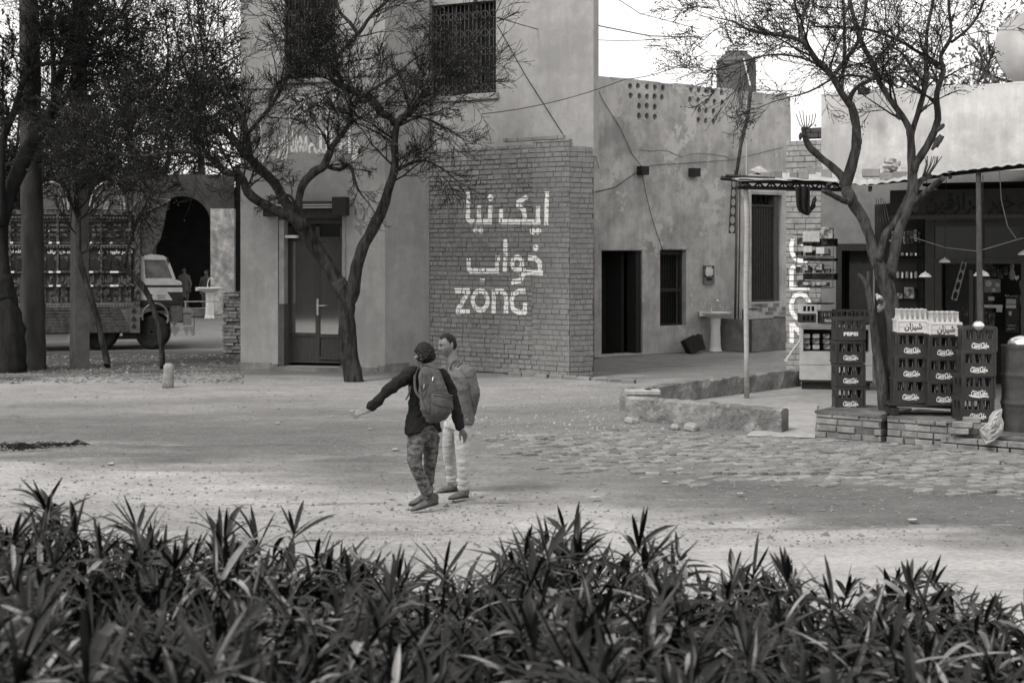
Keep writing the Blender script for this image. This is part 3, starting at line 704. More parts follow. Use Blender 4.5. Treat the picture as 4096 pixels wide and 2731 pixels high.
sink(G(2862, HY + F * H / D), 1.1 * 1.0, 'white pedestal wash basin standing by the barred window of the plaster house')
t = thing('soap_dispenser', tuple(frH.at(2838, 1135, .02)), 'small grey metal box hung on the plaster above the nearer wash basin', 'wall box')
b = MB(); frH.pbox(b, 2818, 1062, 2858, 1136, .0, .06); b.build('backplate', M_GREYP, t)
b = MB(); frH.pbox(b, 2824, 1068, 2852, 1104, .06, .10); b.build('cover', M_METAL, t)
b = MB(); [frH.pbox(b, x, y, x + 5, y + 8, .102, .11) for x in (2820, 2849) for y in (1066, 1100)]; frH.pbox(b, 2828, 1112, 2850, 1122, .06, .07); b.build('fittings', M_IRON, t)
# water trough
frT = Fr(frH.p(frH.uz(2885, 1350)[0], 0, 1.0), frH.p(frH.uz(3130, 1350)[0] - .25, 0, .85))
b = MB(); frT.wall(b, 0, frT.L, 0, .78, [], .16); frT.wall(b, frT.L - .01, frT.L, 0, .78, [], 1.2); frT.wall(b, 0, .01, 0, .78, [], 1.2)
b.add([frT.p(0, .78), frT.p(frT.L, .78), frT.p(frT.L, .78, -.16), frT.p(0, .78, -.16)], [(0, 1, 2, 3)])
t = thing('water_trough', tuple(frT.p(frT.L / 2, 0, -.4)), 'low concrete water trough against the wall below the ribbed iron door', 'trough')
b.build('basin_wall', M_CONCD, t)
b = MB(); frT.box(b, .1, frT.L - .1, .5, .56, -.95, -.14); b.build('water', mat('dark water', .02, rough=.1), t)
b = MB(); b.tube([frT.p(.55, .62, -.7), frT.p(.55, .98, -.7), frT.p(.95, 1.0, -.6)], .02, 6); b.build('tap_pipe', M_WOODD, t)
# tipped tin
bp = G(2785, 1412); t = thing('tin_can', tuple(bp), 'cut open rectangular tin tipped over on the ground beside the wash basin', 'tin')
M = Matrix.Translation(bp + Vector((0, 0, .03))) @ Matrix.Rotation(R(-25), 4, 'Y') @ Matrix.Rotation(R(20), 4, 'Z')
b = MB(); b.box(-.2, .2, -.14, -.13, 0, .38, M); b.box(-.2, .2, .13, .14, 0, .38, M); b.box(-.2, -.19, -.129, .129, 0, .38, M); b.box(-.19, .19, -.129, .129, 0, .01, M); b.build('tin_body', M_WOODD, t)
b = MB(); b.box(.192, .205, -.14, .14, .0, .38, M @ Matrix.Rotation(R(12), 4, 'Y')); b.build('flap', M_GREYP, t)
b = MB(); M = Matrix.Translation(G(2910, 1375) + Vector((0, 0, .05))); b.bbox(-.10, .10, -.04, .04, 0, .05, .02, M); tag(b.build('soap_bar', M_PAPER), 'white bar lying at the foot of the water trough', 'soap')
b = MB(); b.tube([frH.at(2948, 690, .15), frH.at(2945, 1000, .12), frH.at(2940, 1330, .12)], .03, 8); b.tube([frH.at(2960, 690, .1), frH.at(2958, 1000, .1), frH.at(2952, 1330, .1)], .018, 6)
tag(b.build('water_pipe', M_WOODM, smooth=True), 'dark vertical water pipe on the stained plaster beside the trough', 'pipe')
b = MB(); b.tube([P(3004, 345, 34.8), P(2990, 470, 34.6), P(2965, 570, 34.4), P(2945, 700, 34.2)], [.05, .05, .045, .04], 7); tag(b.build('bent_pole', M_BARK2, smooth=True), 'crooked wooden pole leaning against the parapet below the rooftop tank', 'pole')
b = MB(); b.tube([P(2975, 235, 38.5), P(3003, 350, 34.9)], .02, 5); b.tube([P(2987, 400, 34.9), P(2985, 700, 34.7)], .014, 5); tag(b.build('rope', M_CABLEL), 'pale hose hanging from the rooftop tank down the wall', 'hose')
# roof tank
t = thing('water_tank', tuple(P(2945, 395, 39)), 'round plastic water tank on the roof behind the pierced parapet', 'water tank')
c = P(2945, 400, 39); zs = 39 / F
b = MB(); b.lathe([(77 * zs, 0), (79 * zs, 20 * zs), (79 * zs, 150 * zs), (77 * zs, 153 * zs), (77 * zs, 158 * zs), (79 * zs, 162 * zs), (75 * zs, 172 * zs), (66 * zs, 177 * zs)], c=c - Vector((0, 0, 12 * zs)), n=28); b.build('tank_body', mat('tank plastic', .085, .12, 4, .6), t, smooth=False)
b = MB(); b.lathe([(66 * zs, 0), (60 * zs, 8 * zs), (50 * zs, 16 * zs), (46 * zs, 18 * zs), (44 * zs, 27 * zs), (12 * zs, 30 * zs)], c=c + Vector((0, 0, 165 * zs)), n=24); b.build('lid', M_IRON if 0 else M_WOODM, t, smooth=False)
b = MB(); b.tube([P(2848, 345, 37), P(2849, 258, 37)], .012, 5); tag(b.build('rod', M_CABLE), 'thin iron rod standing up from the parapet beside the rooftop tank', 'rod')
# ================================================================ ROADSIDE KIOSK (building C)
C0 = P(3142, 0, 29.0); C1 = P(4230, 0, 26.2); C1 = C0 + (C1 - C0) * 2.1
frC = Fr(C0, C1)
kiosk = thing('kiosk_building', tuple(frC.p(frC.L / 2, 0)), 'single storey roadside kiosk with a pale parapet, brick pillar and shaded timber shop front', 'building')
ZC = frC.uz(3300, 376)[1]
uP = frC.uz(3285, 1000)[0]; ZP = frC.uz(3200, 560)[1]
dC = opening(frC, 3345, 975, 3492, 1480, .02)
mb = MB(); frC.wall(mb, uP, frC.L, frC.uz(3400, 700)[1], ZC, [], .3)
q0 = frC.p(uP, ZC); mb.add([q0, frC.p(frC.L, ZC), frC.p(frC.L, ZC, -5), frC.p(uP, ZC, -5)], [(0, 1, 2, 3)])
mb.add([frC.p(uP, 0), frC.p(uP, 0, -5), frC.p(uP, ZC, -5), frC.p(uP, ZC)], [(0, 1, 2, 3)])
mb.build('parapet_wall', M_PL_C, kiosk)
mb = MB(); r = random.Random(31); u = uP
while u < frC.L - .1:
    L = r.uniform(.3, .9); frC.box(mb, u, min(u + L, frC.L), ZC - .03, ZC + r.uniform(.0, .03), -.28, r.uniform(.002, .02)); u += L
mb.build('coping', M_PL_C, kiosk)
mb = MB(); frC.wall(mb, uP, frC.L, 0, frC.uz(3400, 700)[1], [dC], .3); mb.build('wall', M_PL_CS, kiosk)  # lower wall carries the canopy shade in its darker plaster
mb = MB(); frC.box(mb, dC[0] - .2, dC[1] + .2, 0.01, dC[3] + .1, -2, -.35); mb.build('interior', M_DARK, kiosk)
mb = MB(); frC.box(mb, dC[0], dC[0] + .12, 0, dC[3], -.2, .02); frC.box(mb, dC[0] + .12, dC[1], dC[3] - .14, dC[3], -.2, .018); frC.box(mb, dC[0] + .2, dC[1], .03, dC[3] - .14, -.25, -.2); mb.build('door', M_WOODD, kiosk)
bf = MB(); pm = MB()
tr2 = lambda x, y: (3100 + x * .4782, 850 + y * .4782)
Z = [[(150, 225), (135, 280), (143, 335), (165, 380), (200, 405), (250, 408), (288, 385)], [(225, 458), (150, 458), (140, 480), (138, 640)], [(128, 630), (288, 630)], [(228, 228), (228, 262), (290, 262)],
     ell(212, 785, 76, 104, n=18), [(140, 925), (140, 1095)], [(146, 930), (205, 1008), (207, 958)]]
ink = strokes(frC, Z, tr2, 36)
bricks(frC, bf, 0, uP, 0, ZP, ch=.115, bl=.25, seed=41, jd=.008, gap=.011, paint=ink, pmb=pm, d0=-.2, vary=.10)
frCs = Fr(frC.p(uP, 0), frC.p(frC.L, 0)); inkS = strokes(frCs, Z, tr2, 36)
for k, pl in enumerate(inkS):
    q = clip(pl, 0.002, 2, 0, 4)
    if q: pm.add([frCs.p(x, y, .002 + k * .00015) for x, y in q], [tuple(range(len(q)))])
bo = bf.build('brick_pillar', M_BRICK2, kiosk)
mb = MB(); frC.box(mb, 0.01, uP + .02, 0, ZP - .02, -.25, -.018); mb.build('mortar', M_MORTAR, bo)
pm.build('painted_lettering', M_PAINT2, kiosk)
mb = MB(); mb.tone = []
frCt = Fr(frC.p(uP - .38, 0, .0), frC.p(uP, 0, .0)); bricks(frCt, mb, 0, .38, frC.uz(3280, 552)[1], frC.uz(3280, 508)[1], ch=.11, bl=.36, seed=42, d0=-.3, jd=.02); mb.build('brick_stub', M_WOODM if 0 else mat('sooty brick', .05, .08, 6, .95), kiosk)
# timber shop front, nearer than the wall
S0 = P(3690, 0, 25.6); S1 = P(4230, 0, 24.6); S1 = S0 + (S1 - S0) * 2.4; frS = Fr(S0, S1)
mb = MB()
for q in ((3700, 880, 3737, 1330), (3739, 1048, 3766, 1330), (3903, 895, 3934, 1330), (4084, 895, 4110, 1330), (3737, 893, 4200, 902), (3725, 1034, 4200, 1056), (3876, 1080, 3893, 1400)):
    u0, z1 = frS.uz(q[0], q[1], .03); u1, z0 = frS.uz(q[2], q[3], .03); frS.box(mb, u0, u1, 0.03 if q[3] > 1300 else z0, z1, -.06, .03 + .003 * (q[0] % 4))
mb.build('shop_front', M_WOOD, kiosk)
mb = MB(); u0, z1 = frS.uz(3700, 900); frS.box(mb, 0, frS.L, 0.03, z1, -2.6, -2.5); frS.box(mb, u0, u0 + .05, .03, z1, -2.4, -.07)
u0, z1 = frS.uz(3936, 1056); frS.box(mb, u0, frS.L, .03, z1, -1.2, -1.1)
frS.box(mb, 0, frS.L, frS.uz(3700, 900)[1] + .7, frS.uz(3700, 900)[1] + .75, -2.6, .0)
mb.build('dark_backing', M_DARK, kiosk)  # near-black sheets with the shade inside the shop put into their colour
mb = MB(); frS.pbox(mb, 3738, 902, 3903, 1034, -.03, -.02); frS.pbox(mb, 3935, 902, 4084, 1034, -.03, -.02); mb.build('glass', mat('dusty shop glass', .012, .02, 2, .22, spec=.35), kiosk)
sb = MB(); frS.pbox(sb, 3560, 762, 4230, 868, -.03, .12); so_ = sb.build('signboard', mat('signboard', .045, .065, 5, .8), kiosk)
mb = MB(); frS.pbox(mb, 3560, 862, 4230, 872, .12, .15); mb.build('sign_rail', M_WOODM, so_)
mb = MB(); wall_text(mb, frS, shape('خیر الرازقین'), 3700, 772, 4060, 858, .125, .03); wall_text(mb, frS, shape('واللہ'), 4075, 775, 4190, 856, .125, .03)
mb.build('sign_lettering', M_IRON, so_)
# side panel between door and timber front, canopy shade put into its colour
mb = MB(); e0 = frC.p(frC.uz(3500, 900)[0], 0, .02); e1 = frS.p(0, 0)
fq = Fr((e0.x, e0.y), (e1.x, e1.y)); fq.box(mb, 0, fq.L, 0.03, 3.35, -.06, 0); mb.build('side_panel', mat('canopy shade dark plaster', .018, .03, 4, .9), kiosk)
# things seen through the panes, each small; shelf goods on a board
def shelf_unit(nm, fr, x0, y0, x1, y1, rows, label, dep=.22):
    t = thing(nm, tuple(fr.at((x0 + x1) / 2, y1)), label, 'shelf')
    b = MB(); fr.pbox(b, x0, y0, x1, y1, -.02, 0); b.build('backboard', mat('shelf board', .035, .05, 5, .8), t)
    for yy in rows:
        b = MB(); fr.pbox(b, x0, yy, x1, yy + 4, 0, dep); b.build('shelf', M_WOODD, t)
    return t
frK = Fr(fq.p(.25, 0, .25), fq.p(fq.L, 0, .25))
frK = Fr((P(3560, 0, 26.2).x, 26.2), (P(3690, 0, 25.8).x, 25.8))
shelf_unit('wall_shelf', frK, 3562, 915, 3690, 1232, (955, 1022, 1036, 1112, 1194), 'dark wall shelf with cans and packets behind the forked tree')
cg = 0
def goods(fr, x0, y0, x1, y1, d, m, label, name='packet', cat='packet', dp=.08, grp='goods on the shaded shelves', rz=0):
    b = MB(); u0, z1 = fr.uz(x0, y0, d); u1, z0 = fr.uz(x1, y1, d)
    c = fr.p((u0 + u1) / 2, (z0 + z1) / 2, d); M = Matrix.Translation(c) @ Matrix.Rotation(math.atan2(fr.t.y, fr.t.x) + rz, 4, 'Z')
    b.bbox(-(u1 - u0) / 2, (u1 - u0) / 2, -dp / 2, dp / 2, -(z1 - z0) / 2, (z1 - z0) / 2, .006, M)
    return tag(b.build(name, m), label, cat, grp)
for k in range(5):
    for row, (yb, h) in enumerate(((1022, 12), (1112, 26), (1036, 0))):
        if not h: continue
        b = MB(); u, z = frK.uz(3592 + k * 18, yb, .1); zz = h * 26 / F
        b.lathe([(.028, 0), (.028, zz * .8), (.015, zz), (.01, zz)], c=frK.p(u, z, .1), n=8)
        tag(b.build('can', (M_STEEL, M_PAPER)[(k + row) % 2]), 'small %s can, %s from the left in the %s row of the dark wall shelf' % ('shiny' if (k + row) % 2 == 0 else 'pale', ('first', 'second', 'third', 'fourth', 'fifth')[k], 'upper' if row == 0 else 'lower'), 'can', 'cans on the wall shelf')
goods(frK, 3620, 1148, 3658, 1194, .1, M_PACK, 'big patterned packet on the lowest board of the dark wall shelf'); goods(frK, 3590, 1172, 3612, 1194, .1, M_PACK, 'small patterned packet left of the big one on the wall shelf'); goods(frK, 3640, 925, 3660, 955, .1, M_PAPER, 'pale carton on the top board of the dark wall shelf')
goods(frK, 3560, 957, 3574, 967, .1, M_PAPER, 'tiny white box at the left end of the wall shelf')
for (x0, y0, x1, y1, lab) in ((3755, 962, 3790, 990, 'dim grey box behind the left transom pane'), (3802, 972, 3830, 987, 'pale rounded box behind the left transom pane'), (3990, 940, 4035, 1010, 'crumpled pale bundle behind the right transom pane')):
    goods(frS, x0, y0, x1, y1, -.25, mat('dim goods', .10, .2, 9, .7), lab)
# posters under the beam
def poster(x0, y0, x1, y1, m, label, d=-.9, deco=None):
    b = MB(); frS.pbox(b, x0, y0, x1, y1, d - .012, d); o = b.build('poster', m); tag(o, label, 'poster', 'posters and cards in the shop front')
    if deco:
        b = MB()
        for q in deco: frS.pbox(b, *q, d, d + .006)
        b.build('print', M_IRON, o)
mG = mat('grey print', .16, .24, 14, .8); mP = mat('pale print', .38, .5, 14, .8)
poster(3925, 1115, 4002, 1170, mG, 'grey poster with round plates behind the timber post')
b = MB()
for cx, cy, rr in ((3954, 1134, 13), (3990, 1140, 9), (3975, 1160, 8)):
    u, z = frS.uz(cx, cy, -.88); k = 26 / F * rr; b.add([frS.p(u + k * math.cos(a * .4), z + k * math.sin(a * .4), -.885) for a in range(16)], [tuple(range(16))])
tag(b.build('round_print', mP), 'round pale plate pictures on the grey poster', 'print')
poster(3953, 1186, 3977, 1202, mP, 'small white card under the grey poster'); poster(3926, 1218, 4010, 1232, M_PAPER, 'long torn white strip below the small card'); poster(3985, 1232, 4008, 1248, M_PAPER, 'short white scrap hanging from the torn strip')
poster(4022, 1188, 4076, 1330, mat('dark poster', .03, .06, 9, .8), 'tall dark poster at the right edge of the shop front'); poster(4025, 1196, 4064, 1216, mP, 'picture panel at the top of the tall dark poster', d=-.87); poster(4024, 1219, 4064, 1233, M_PAPER, 'white band across the tall dark poster', d=-.87)
poster(4035, 1245, 4046, 1262, mP, 'small bell shaped picture on the tall dark poster', d=-.87)
b = MB(); wall_text(b, frS, shape('پیپسی کولا'), 4020, 1178, 4072, 1188, -.86, .03); wall_text(b, frS, shape('دستیاب'), 4028, 1295, 4062, 1306, -.86, .03); wall_text(b, frS, shape('ہے یہاں'), 4028, 1308, 4062, 1320, -.86, .03)
tag(b.build('poster_lettering', mP), 'pale Urdu lettering lines on the tall dark poster', 'lettering')
u, z = frS.uz(4066, 1110, -.5); hp = [(0, -.09), (.06, -.02), (.07, .03), (.05, .06), (.02, .055), (0, .03), (-.02, .055), (-.05, .06), (-.07, .03), (-.06, -.02)]
b = MB(); b.prism([frS.p(u + x * .6, z + y * .6, -.5) for x, y in hp], -frS.n * .02); tag(b.build('heart_ornament', mP), 'small heart shaped ornament hanging in the shop front', 'ornament')
b = MB(); b.lathe([(.02, 0), (.05, .03), (.055, .12), (.03, .2), (.045, .24), (.03, .3), (.01, .33)], c=frS.at(4048, 1120, -.5), n=10); tag(b.build('hanging_doll', mG), 'grey figure shaped ornament hanging beside the heart', 'ornament')
# ---- canopy
cn = thing('canopy', tuple(P(3500, 700, 24)), 'rusty corrugated sheet canopy on a thin lattice truss in front of the kiosk', 'canopy')
CF = [P(2960, 716, 22.6), P(3160, 722, 22.5), P(3340, 730, 22.4), P(3480, 742, 22.0), P(3640, 722, 21.6), P(3800, 690, 21.2), P(4150, 655, 20.5), P(5000, 598, 19.2)]
CB = [P(3035, 690, 25.2), P(3160, 694, 25.2), P(3340, 692, 26.4), P(3480, 694, 27.5), P(3640, 690, 27.2), P(3800, 684, 26.8), P(4150, 640, 26.2), P(4900, 600, 25.0)]  # back edge held short of the wall at left, added gap lets light in
def sheet(mb, a0, a1, b0, b1, nw, amp, th=.006, lift=0):
    n = nw * 6; V = []
    for j in range(2):
        for k in range(n + 1):
            t = k / n; w_ = amp * math.sin(2 * math.pi * nw * t)
            for q, r2 in ((a0.lerp(a1, t), 0), (b0.lerp(b1, t), 1)): V.append(q + Vector((0, 0, w_ + lift + (th if j else 0))))
    o = (n + 1) * 2; fs = []
    for k in range(n):
        fs += [(2 * k, 2 * k + 1, 2 * k + 3, 2 * k + 2), (o + 2 * k, o + 2 * k + 2, o + 2 * k + 3, o + 2 * k + 1), (2 * k, 2 * k + 2, o + 2 * k + 2, o + 2 * k), (2 * k + 1, o + 2 * k + 1, o + 2 * k + 3, 2 * k + 3)]
    mb.add(V, fs)
r = random.Random(12)
for i in range(len(CF) - 1):
    mb = MB(); a0, a1, b0, b1 = CF[i], CF[i + 1], CB[i], CB[i + 1]
    L = (a1 - a0).length; e = (a1 - a0).normalized() * .04
    sheet(mb, a0 - e, a1 + e, b0 - e, b1 + e, max(2, int(L / (.15 if i > 1 else .3))), .011 if i > 1 else .006, lift=.012 * (i % 2)); mb.build('roof_sheet', M_ROOFM, cn)
mb = MB(); mb.prism([P(2905, 708, 22.8), P(3090, 716, 22.6), P(3110, 722, 22.6), P(2960, 724, 22.6)], (0, .6, .02)); mb.prism([P(3000, 682, 24), P(3040, 666, 26), P(3075, 690, 26), P(3040, 694, 24)], (0, 0, .015)); mb.build('loose_sheet', M_ROOFM, cn)
tb = MB()
for D_ in (22.75,):
    top = [(2885, 704), (2985, 718), (3350, 728)]; bot = [(2950, 756), (3350, 758)]
    tb.tube([P(2883, 712, D_), P(3000, 724, D_), P(3380, 734, D_)], .035, 4); tb.tube([P(2902, 704, D_), P(3100, 716, D_)], .03, 4)
    tb.tube([P(2948, 750, D_), P(3380, 760, D_)], .03, 4)
    for k in range(8):
        x = 2985 + k * 50; tb.tube([P(x, 728, D_), P(x + 26, 754, D_)], .016, 4); tb.tube([P(x + 50, 728, D_), P(x + 26, 754, D_)], .016, 4); tb.tube([P(x + 50, 728, D_), P(x + 50, 754, D_)], .012, 4)
tb.build('truss', M_IRON, cn)
mb = MB()
for i in range(len(CF)): 
    a, b = CF[i] - Vector((0, 0, .07)), CB[i] - Vector((0, 0, .07)); mb.tube([a, b], .035, 5)
for t in (.3, .7): mb.tube([CF[i].lerp(CB[i], t) - Vector((0, 0, .04)) for i in range(len(CF))], .03, 5)
mb.build('rafters', M_WOODD, cn)
mb = MB(); pb = G(2987, 1592, .02); mb.tube([pb, P(2986, 1400, 23.3), P(2984, 1150, 23.2), P(2990, 900, 23.0), P(2982, 735, 22.8)], [.044, .041, .043, .045, .038], 8); mb.build('pole', M_WOODL, cn, smooth=True)
mb = MB(); mb.tube([P(3926, 1660, 20.3), P(3922, 1300, 20.7), P(3916, 1000, 20.9), P(3914, 690, 21.1)], [.045, .045, .042, .04], 8); mb.build('pole', M_WOODM, cn, smooth=True)
# bricks and rubbish weighing the sheets down
def roofbrick(x, y, wpx, hpx, D_, rz, lab, m=None, nm='loose_brick', cat='brick'):
    b = MB(); b.tone = []; b.t = r.uniform(.8, 1.1); k = D_ / F
    M = Matrix.Translation(P(x, y, D_) ) @ Matrix.Rotation(rz, 4, 'Z')
    b.bbox(-wpx * k / 2, wpx * k / 2, -.09, .09, -.05, hpx * k, .014, M); return tag(b.build(nm, m or M_BRICK), lab, cat, 'bricks weighing down the canopy sheets')
for i, (x, y, wd, h, dd, lab) in enumerate(((3062, 704, 34, 15, 23.6, 'dark brick at the left end of the row on the canopy'), (3105, 707, 38, 24, 23.2, 'pale squarish brick second from the left on the canopy'), (3177, 706, 34, 18, 23.2, 'flat brick in the middle of the left row on the canopy'), (3214, 706, 38, 22, 23.0, 'large brick right of centre in the left canopy row'), (3205, 692, 32, 14, 25.2, 'brick lying behind the large one on the canopy'), (3240, 694, 36, 22, 25.0, 'tall brick standing behind the left canopy row'), (3270, 686, 40, 20, 25.8, 'brick farthest back on the canopy left of the tree'), (3306, 702, 42, 26, 24.0, 'big brick just left of the tree limb on the canopy'), (3484, 697, 70, 22, 24.4, 'long pale brick right of the tree fork on the canopy'), (3545, 711, 52, 18, 23.0, 'brick near the front edge right of the tree fork'), (3598, 704, 48, 18, 23.6, 'brick touching the rubble heap on the canopy'))):
    roofbrick(x, y, wd, h, dd, r.uniform(-.3, .3), lab)
mb = MB(); n = 60
for k in range(n):
    a = r.random(); x = 3500 + 130 * a; y = 692 - 52 * math.exp(-((a - .5) / .22) ** 2) * r.random(); p = P(x, y, 25.5 + r.uniform(-.4, .4)); s = r.uniform(.04, .12)
    M = Matrix.Translation(p) @ Matrix.Rotation(r.random() * 3, 4, 'Z') @ Matrix.Rotation(r.random(), 4, 'X'); mb.bbox(-s, s, -s * .7, s * .7, -s * .4, s * .4, .01, M)
tag(mb.build('rubble_heap', mat('rubble', .2, .5, 7, .95)), 'heap of pale broken rubble and rags on the canopy beside the tree', 'rubble')
# hanging cloth under the truss
mb = MB(); pts = []
prof = [(3182, 3240, 745), (3184, 3240, 790), (3186, 3240, 820), (3192, 3243, 840), (3200, 3246, 850), (3212, 3240, 856), (3224, 3236, 860), (3230, 3234, 862)]
rows = []
for xa, xb, yy in prof:
    rows.append([P(xa + (xb - xa) * k / 8, yy, 22.3 + .06 * math.sin(k * 1.7 + yy * .02)) for k in range(9)])
V = [q for rr in rows for q in rr]; V2 = [q + Vector((0, .02, 0)) for q in V]; nn = len(V)
fs = [(j * 9 + k, j * 9 + k + 1, j * 9 + k + 10, j * 9 + k + 9) for j in range(len(rows) - 1) for k in range(8)]
mb.add(V + V2, fs + [tuple(i + nn for i in q)[::-1] for q in fs])
mb.prism([P(3240, 838, 22.3), P(3246, 818, 22.3), P(3252, 794, 22.3), P(3262, 784, 22.3), P(3268, 798, 22.3), P(3262, 812, 22.3), P(3263, 828, 22.3), P(3250, 842, 22.3), P(3238, 852, 22.3)], (0, .03, 0))
tag(mb.build('hanging_rag', mat('black rag', .015, .03, 6, .9), smooth=True), 'torn black rag hanging from the canopy truss', 'rag')
# perforated gasket strips
def gasket(name, a, b, wd, n, m, label, D_):
    t = thing(name, tuple(b), label, 'metal strip'); mb = MB(); d = (b - a); L = d.length; d.normalize(); s = d.cross(Vector((0, 1, 0))).normalized()
    cell = L / n; th = Vector((0, .012, 0))
    for i in range(n):
        c = a + d * (cell * (i + .5)); N = 16; hw = wd * (.8 + .25 * i / n) / 2; V = []; 
        for k in range(N):
            an = 2 * math.pi * k / N; cc, ss = math.cos(an), math.sin(an); t2 = 1 / max(abs(cc), abs(ss)); wob = 1
            V.append(c + s * hw * cc * t2 + d * cell / 2 * ss * t2)
        V += [c + s * hw * .72 * math.cos(2 * math.pi * k / N) + d * cell * .42 * math.sin(2 * math.pi * k / N) for k in range(N)]
        V2 = [q + th for q in V]; f1 = [(k, (k + 1) % N, N + (k + 1) % N, N + k) for k in range(N)]
        mb.add(V + V2, f1 + [tuple(x + 2 * N for x in q)[::-1] for q in f1] + [(N + k, N + (k + 1) % N, 3 * N + (k + 1) % N, 3 * N + k) for k in range(N)] + [(k, 2 * N + k, 2 * N + (k + 1) % N, (k + 1) % N) for k in range(N)])
    mb.build('strip', m, t)
    mb = MB(); mb.tube([a - d * .15, a + d * .02], .006, 4); mb.build('hook_wire', M_CABLE, t)
gasket('gasket_strip', P(2937, 718, 22.5), P(2928, 934, 22.5), .105, 6, M_IRON, 'black metal strip with a column of round holes hung from the canopy truss', 22.5)
gasket('gasket_strip', P(3858, 1048, 23.8), P(3816, 1200, 23.8), .105, 4, M_GREYP, 'grey perforated strip hanging askew in the dark shop doorway', 23.8)
# lamp shades
def shade(x, y, wpx, D_, ytop, lab):
    k = D_ / F; rr = wpx * k / 2; t = thing('lamp_shade', tuple(P(x, y, D_)), lab, 'lamp shade', 'enamel lamp shades under the canopy')
    b = MB(); b.lathe([(rr, 0), (rr * .97, rr * .12), (rr * .75, rr * .42), (rr * .4, rr * .66), (rr * .15, rr * .74), (rr * .1, rr * .9)], c=P(x, y, D_), n=20); b.build('shade', M_WHITEP, t, smooth=False)
    b = MB(); b.tube([P(x, y, D_) + Vector((0, 0, rr * .8)), P(x + 6, ytop, D_)], .006, 4); b.build('wire', M_CABLE, t)
    b = MB(); b.lathe([(.01, -.03), (.025, -.01), (.02, .02)], c=P(x, y, D_), n=8); b.build('bulb', M_GLASSD, t)
shade(3701, 1108, 50, 22.5, 690, 'white lamp shade hanging left of the shop posts'); shade(3779, 1050, 46, 23, 690, 'white lamp shade in front of the timber beam'); shade(3926, 1104, 62, 21, 700, 'largest white lamp shade in front of the round timber post'); shade(4094, 1020, 44, 22, 690, 'white lamp shade cut by the right picture edge')
cable('garland_wire', [P(3640, 945, 24), P(3780, 990, 24), P(3910, 1005, 22.4), P(4080, 955, 23), P(4180, 930, 23)], .006, M_CABLEL, 'thin wire strung across the kiosk front between the posts')
cable('garland_wire', [P(3998, 680, 22), P(4005, 800, 22), P(4030, 905, 22.5), P(4065, 955, 23)], .006, M_CABLEL, 'pale wire dropping from the canopy edge at the right')
# satellite dish behind the parapet
t = thing('satellite_dish', tuple(P(4130, 340, 31)), 'large pale satellite dish on the roof at the right edge', 'satellite dish')
c = P(4125, 235, 31); M = Matrix.Translation(c) @ Matrix.Rotation(R(8), 4, 'Z') @ Matrix.Rotation(R(72), 4, 'X'); rr = 178 * 31 / F
b = MB(); b.lathe([(rr, .28), (rr * .85, .2), (rr * .6, .1), (rr * .3, .025), (.02, 0)], M=M, n=32); b.build('reflector', mat('dish panel', .34, .44, 2, .6), t, smooth=True)
b = MB()
for a in (0, 2.1, 4.2): b.tube([M @ Vector((rr * .8 * math.cos(a), rr * .8 * math.sin(a), .18)), M @ Vector((0, 0, .95))], .018, 5)
b.tube([c, P(4130, 420, 31)], .05, 6); b.build('strut', M_IRON, t)
b = MB(); b.lathe([(.06, .9), (.08, 1.0), (.05, 1.05)], M=M, n=8); b.build('receiver', M_IRON, t)
roofbrick(3455, 368, 42, 16, 27.5, 0, 'dark brick lying on top of the pale parapet between the tree limbs', M_WOODD)

# ================================================================ PLATFORM, KERBS, LEDGE
pf = MB()
E_ = [G(2515, 1655), G(2990, 1700), G(3300, 1730), G(4300, 1760, 0)]
poly = [G(2515, 1650), G(2960, 1690), Vector((4.35, 18.9, 0)), Vector((8.6, 17.9, 0)), Vector((12, 17.4, 0)), Vector((12, 25.6, 0)), Vector((7.6, 26.0, 0)), G(3195, 1495), G(2515, 1590)]
for q in poly: q.z = .022
pf.add(poly, [tuple(range(len(poly)))]); pf_o = pf.build('forecourt_slab', M_CONC, base=(0, 0, 0)); recalc(pf_o); tag(pf_o, kind='structure')
def kerb(a, b, wd, h, name, label, seed):
    r = random.Random(seed); d = (b - a); L = d.length; d.normalize(); s = Vector((-d.y, d.x, 0)); n = 40; V = []; fs = []
    prof = [(0, 0), (.004, .6), (.012, .92), (.035, 1), (wd - .03, 1), (wd, .93), (wd, 0)]
    for i in range(n + 1):
        p = a + d * L * i / n
        for k, (o, hz) in enumerate(prof):
            j = noise.noise(Vector((i * .35, k * .8, seed))) * .03 + noise.noise(Vector((i * 1.3, k * 2, seed + 5))) * .022
            V.append(p + s * (o + j) + Vector((0, 0, h * hz * (1 + (j * 1.2 if hz > .5 else 0)))) - Vector((0, 0, .04 if hz == 0 else 0)))
    m = len(prof)
    for i in range(n):
        for k in range(m - 1): fs.append((i * m + k, (i + 1) * m + k, (i + 1) * m + k + 1, i * m + k + 1))
    fs += [tuple(range(m)), tuple(n * m + k for k in range(m))[::-1]]
    mb = MB(); mb.add(V, fs); o = mb.build(name, M_CONCK); recalc(o); return tag(o, label, 'kerb wall')
M_CONCK = mat('cement kerb', .17, .30, 5, .93, .03, 18, v3=.12, s3=1.6, peel=.12)
M_CONCD2 = mat('shaded kerb', .16, .2, 5, .93, .01, 30)
kerb(G(2500, 1676), G(3125, 1735), .20, .33, 'kerb_wall', 'low cement kerb wall with a crumbled face in front of the timber pole', 3)
kerb(G(2512, 1640), G(3205, 1549), .17, .33, 'kerb_wall', 'low cement kerb wall running back from the corner to the kiosk counter', 9)
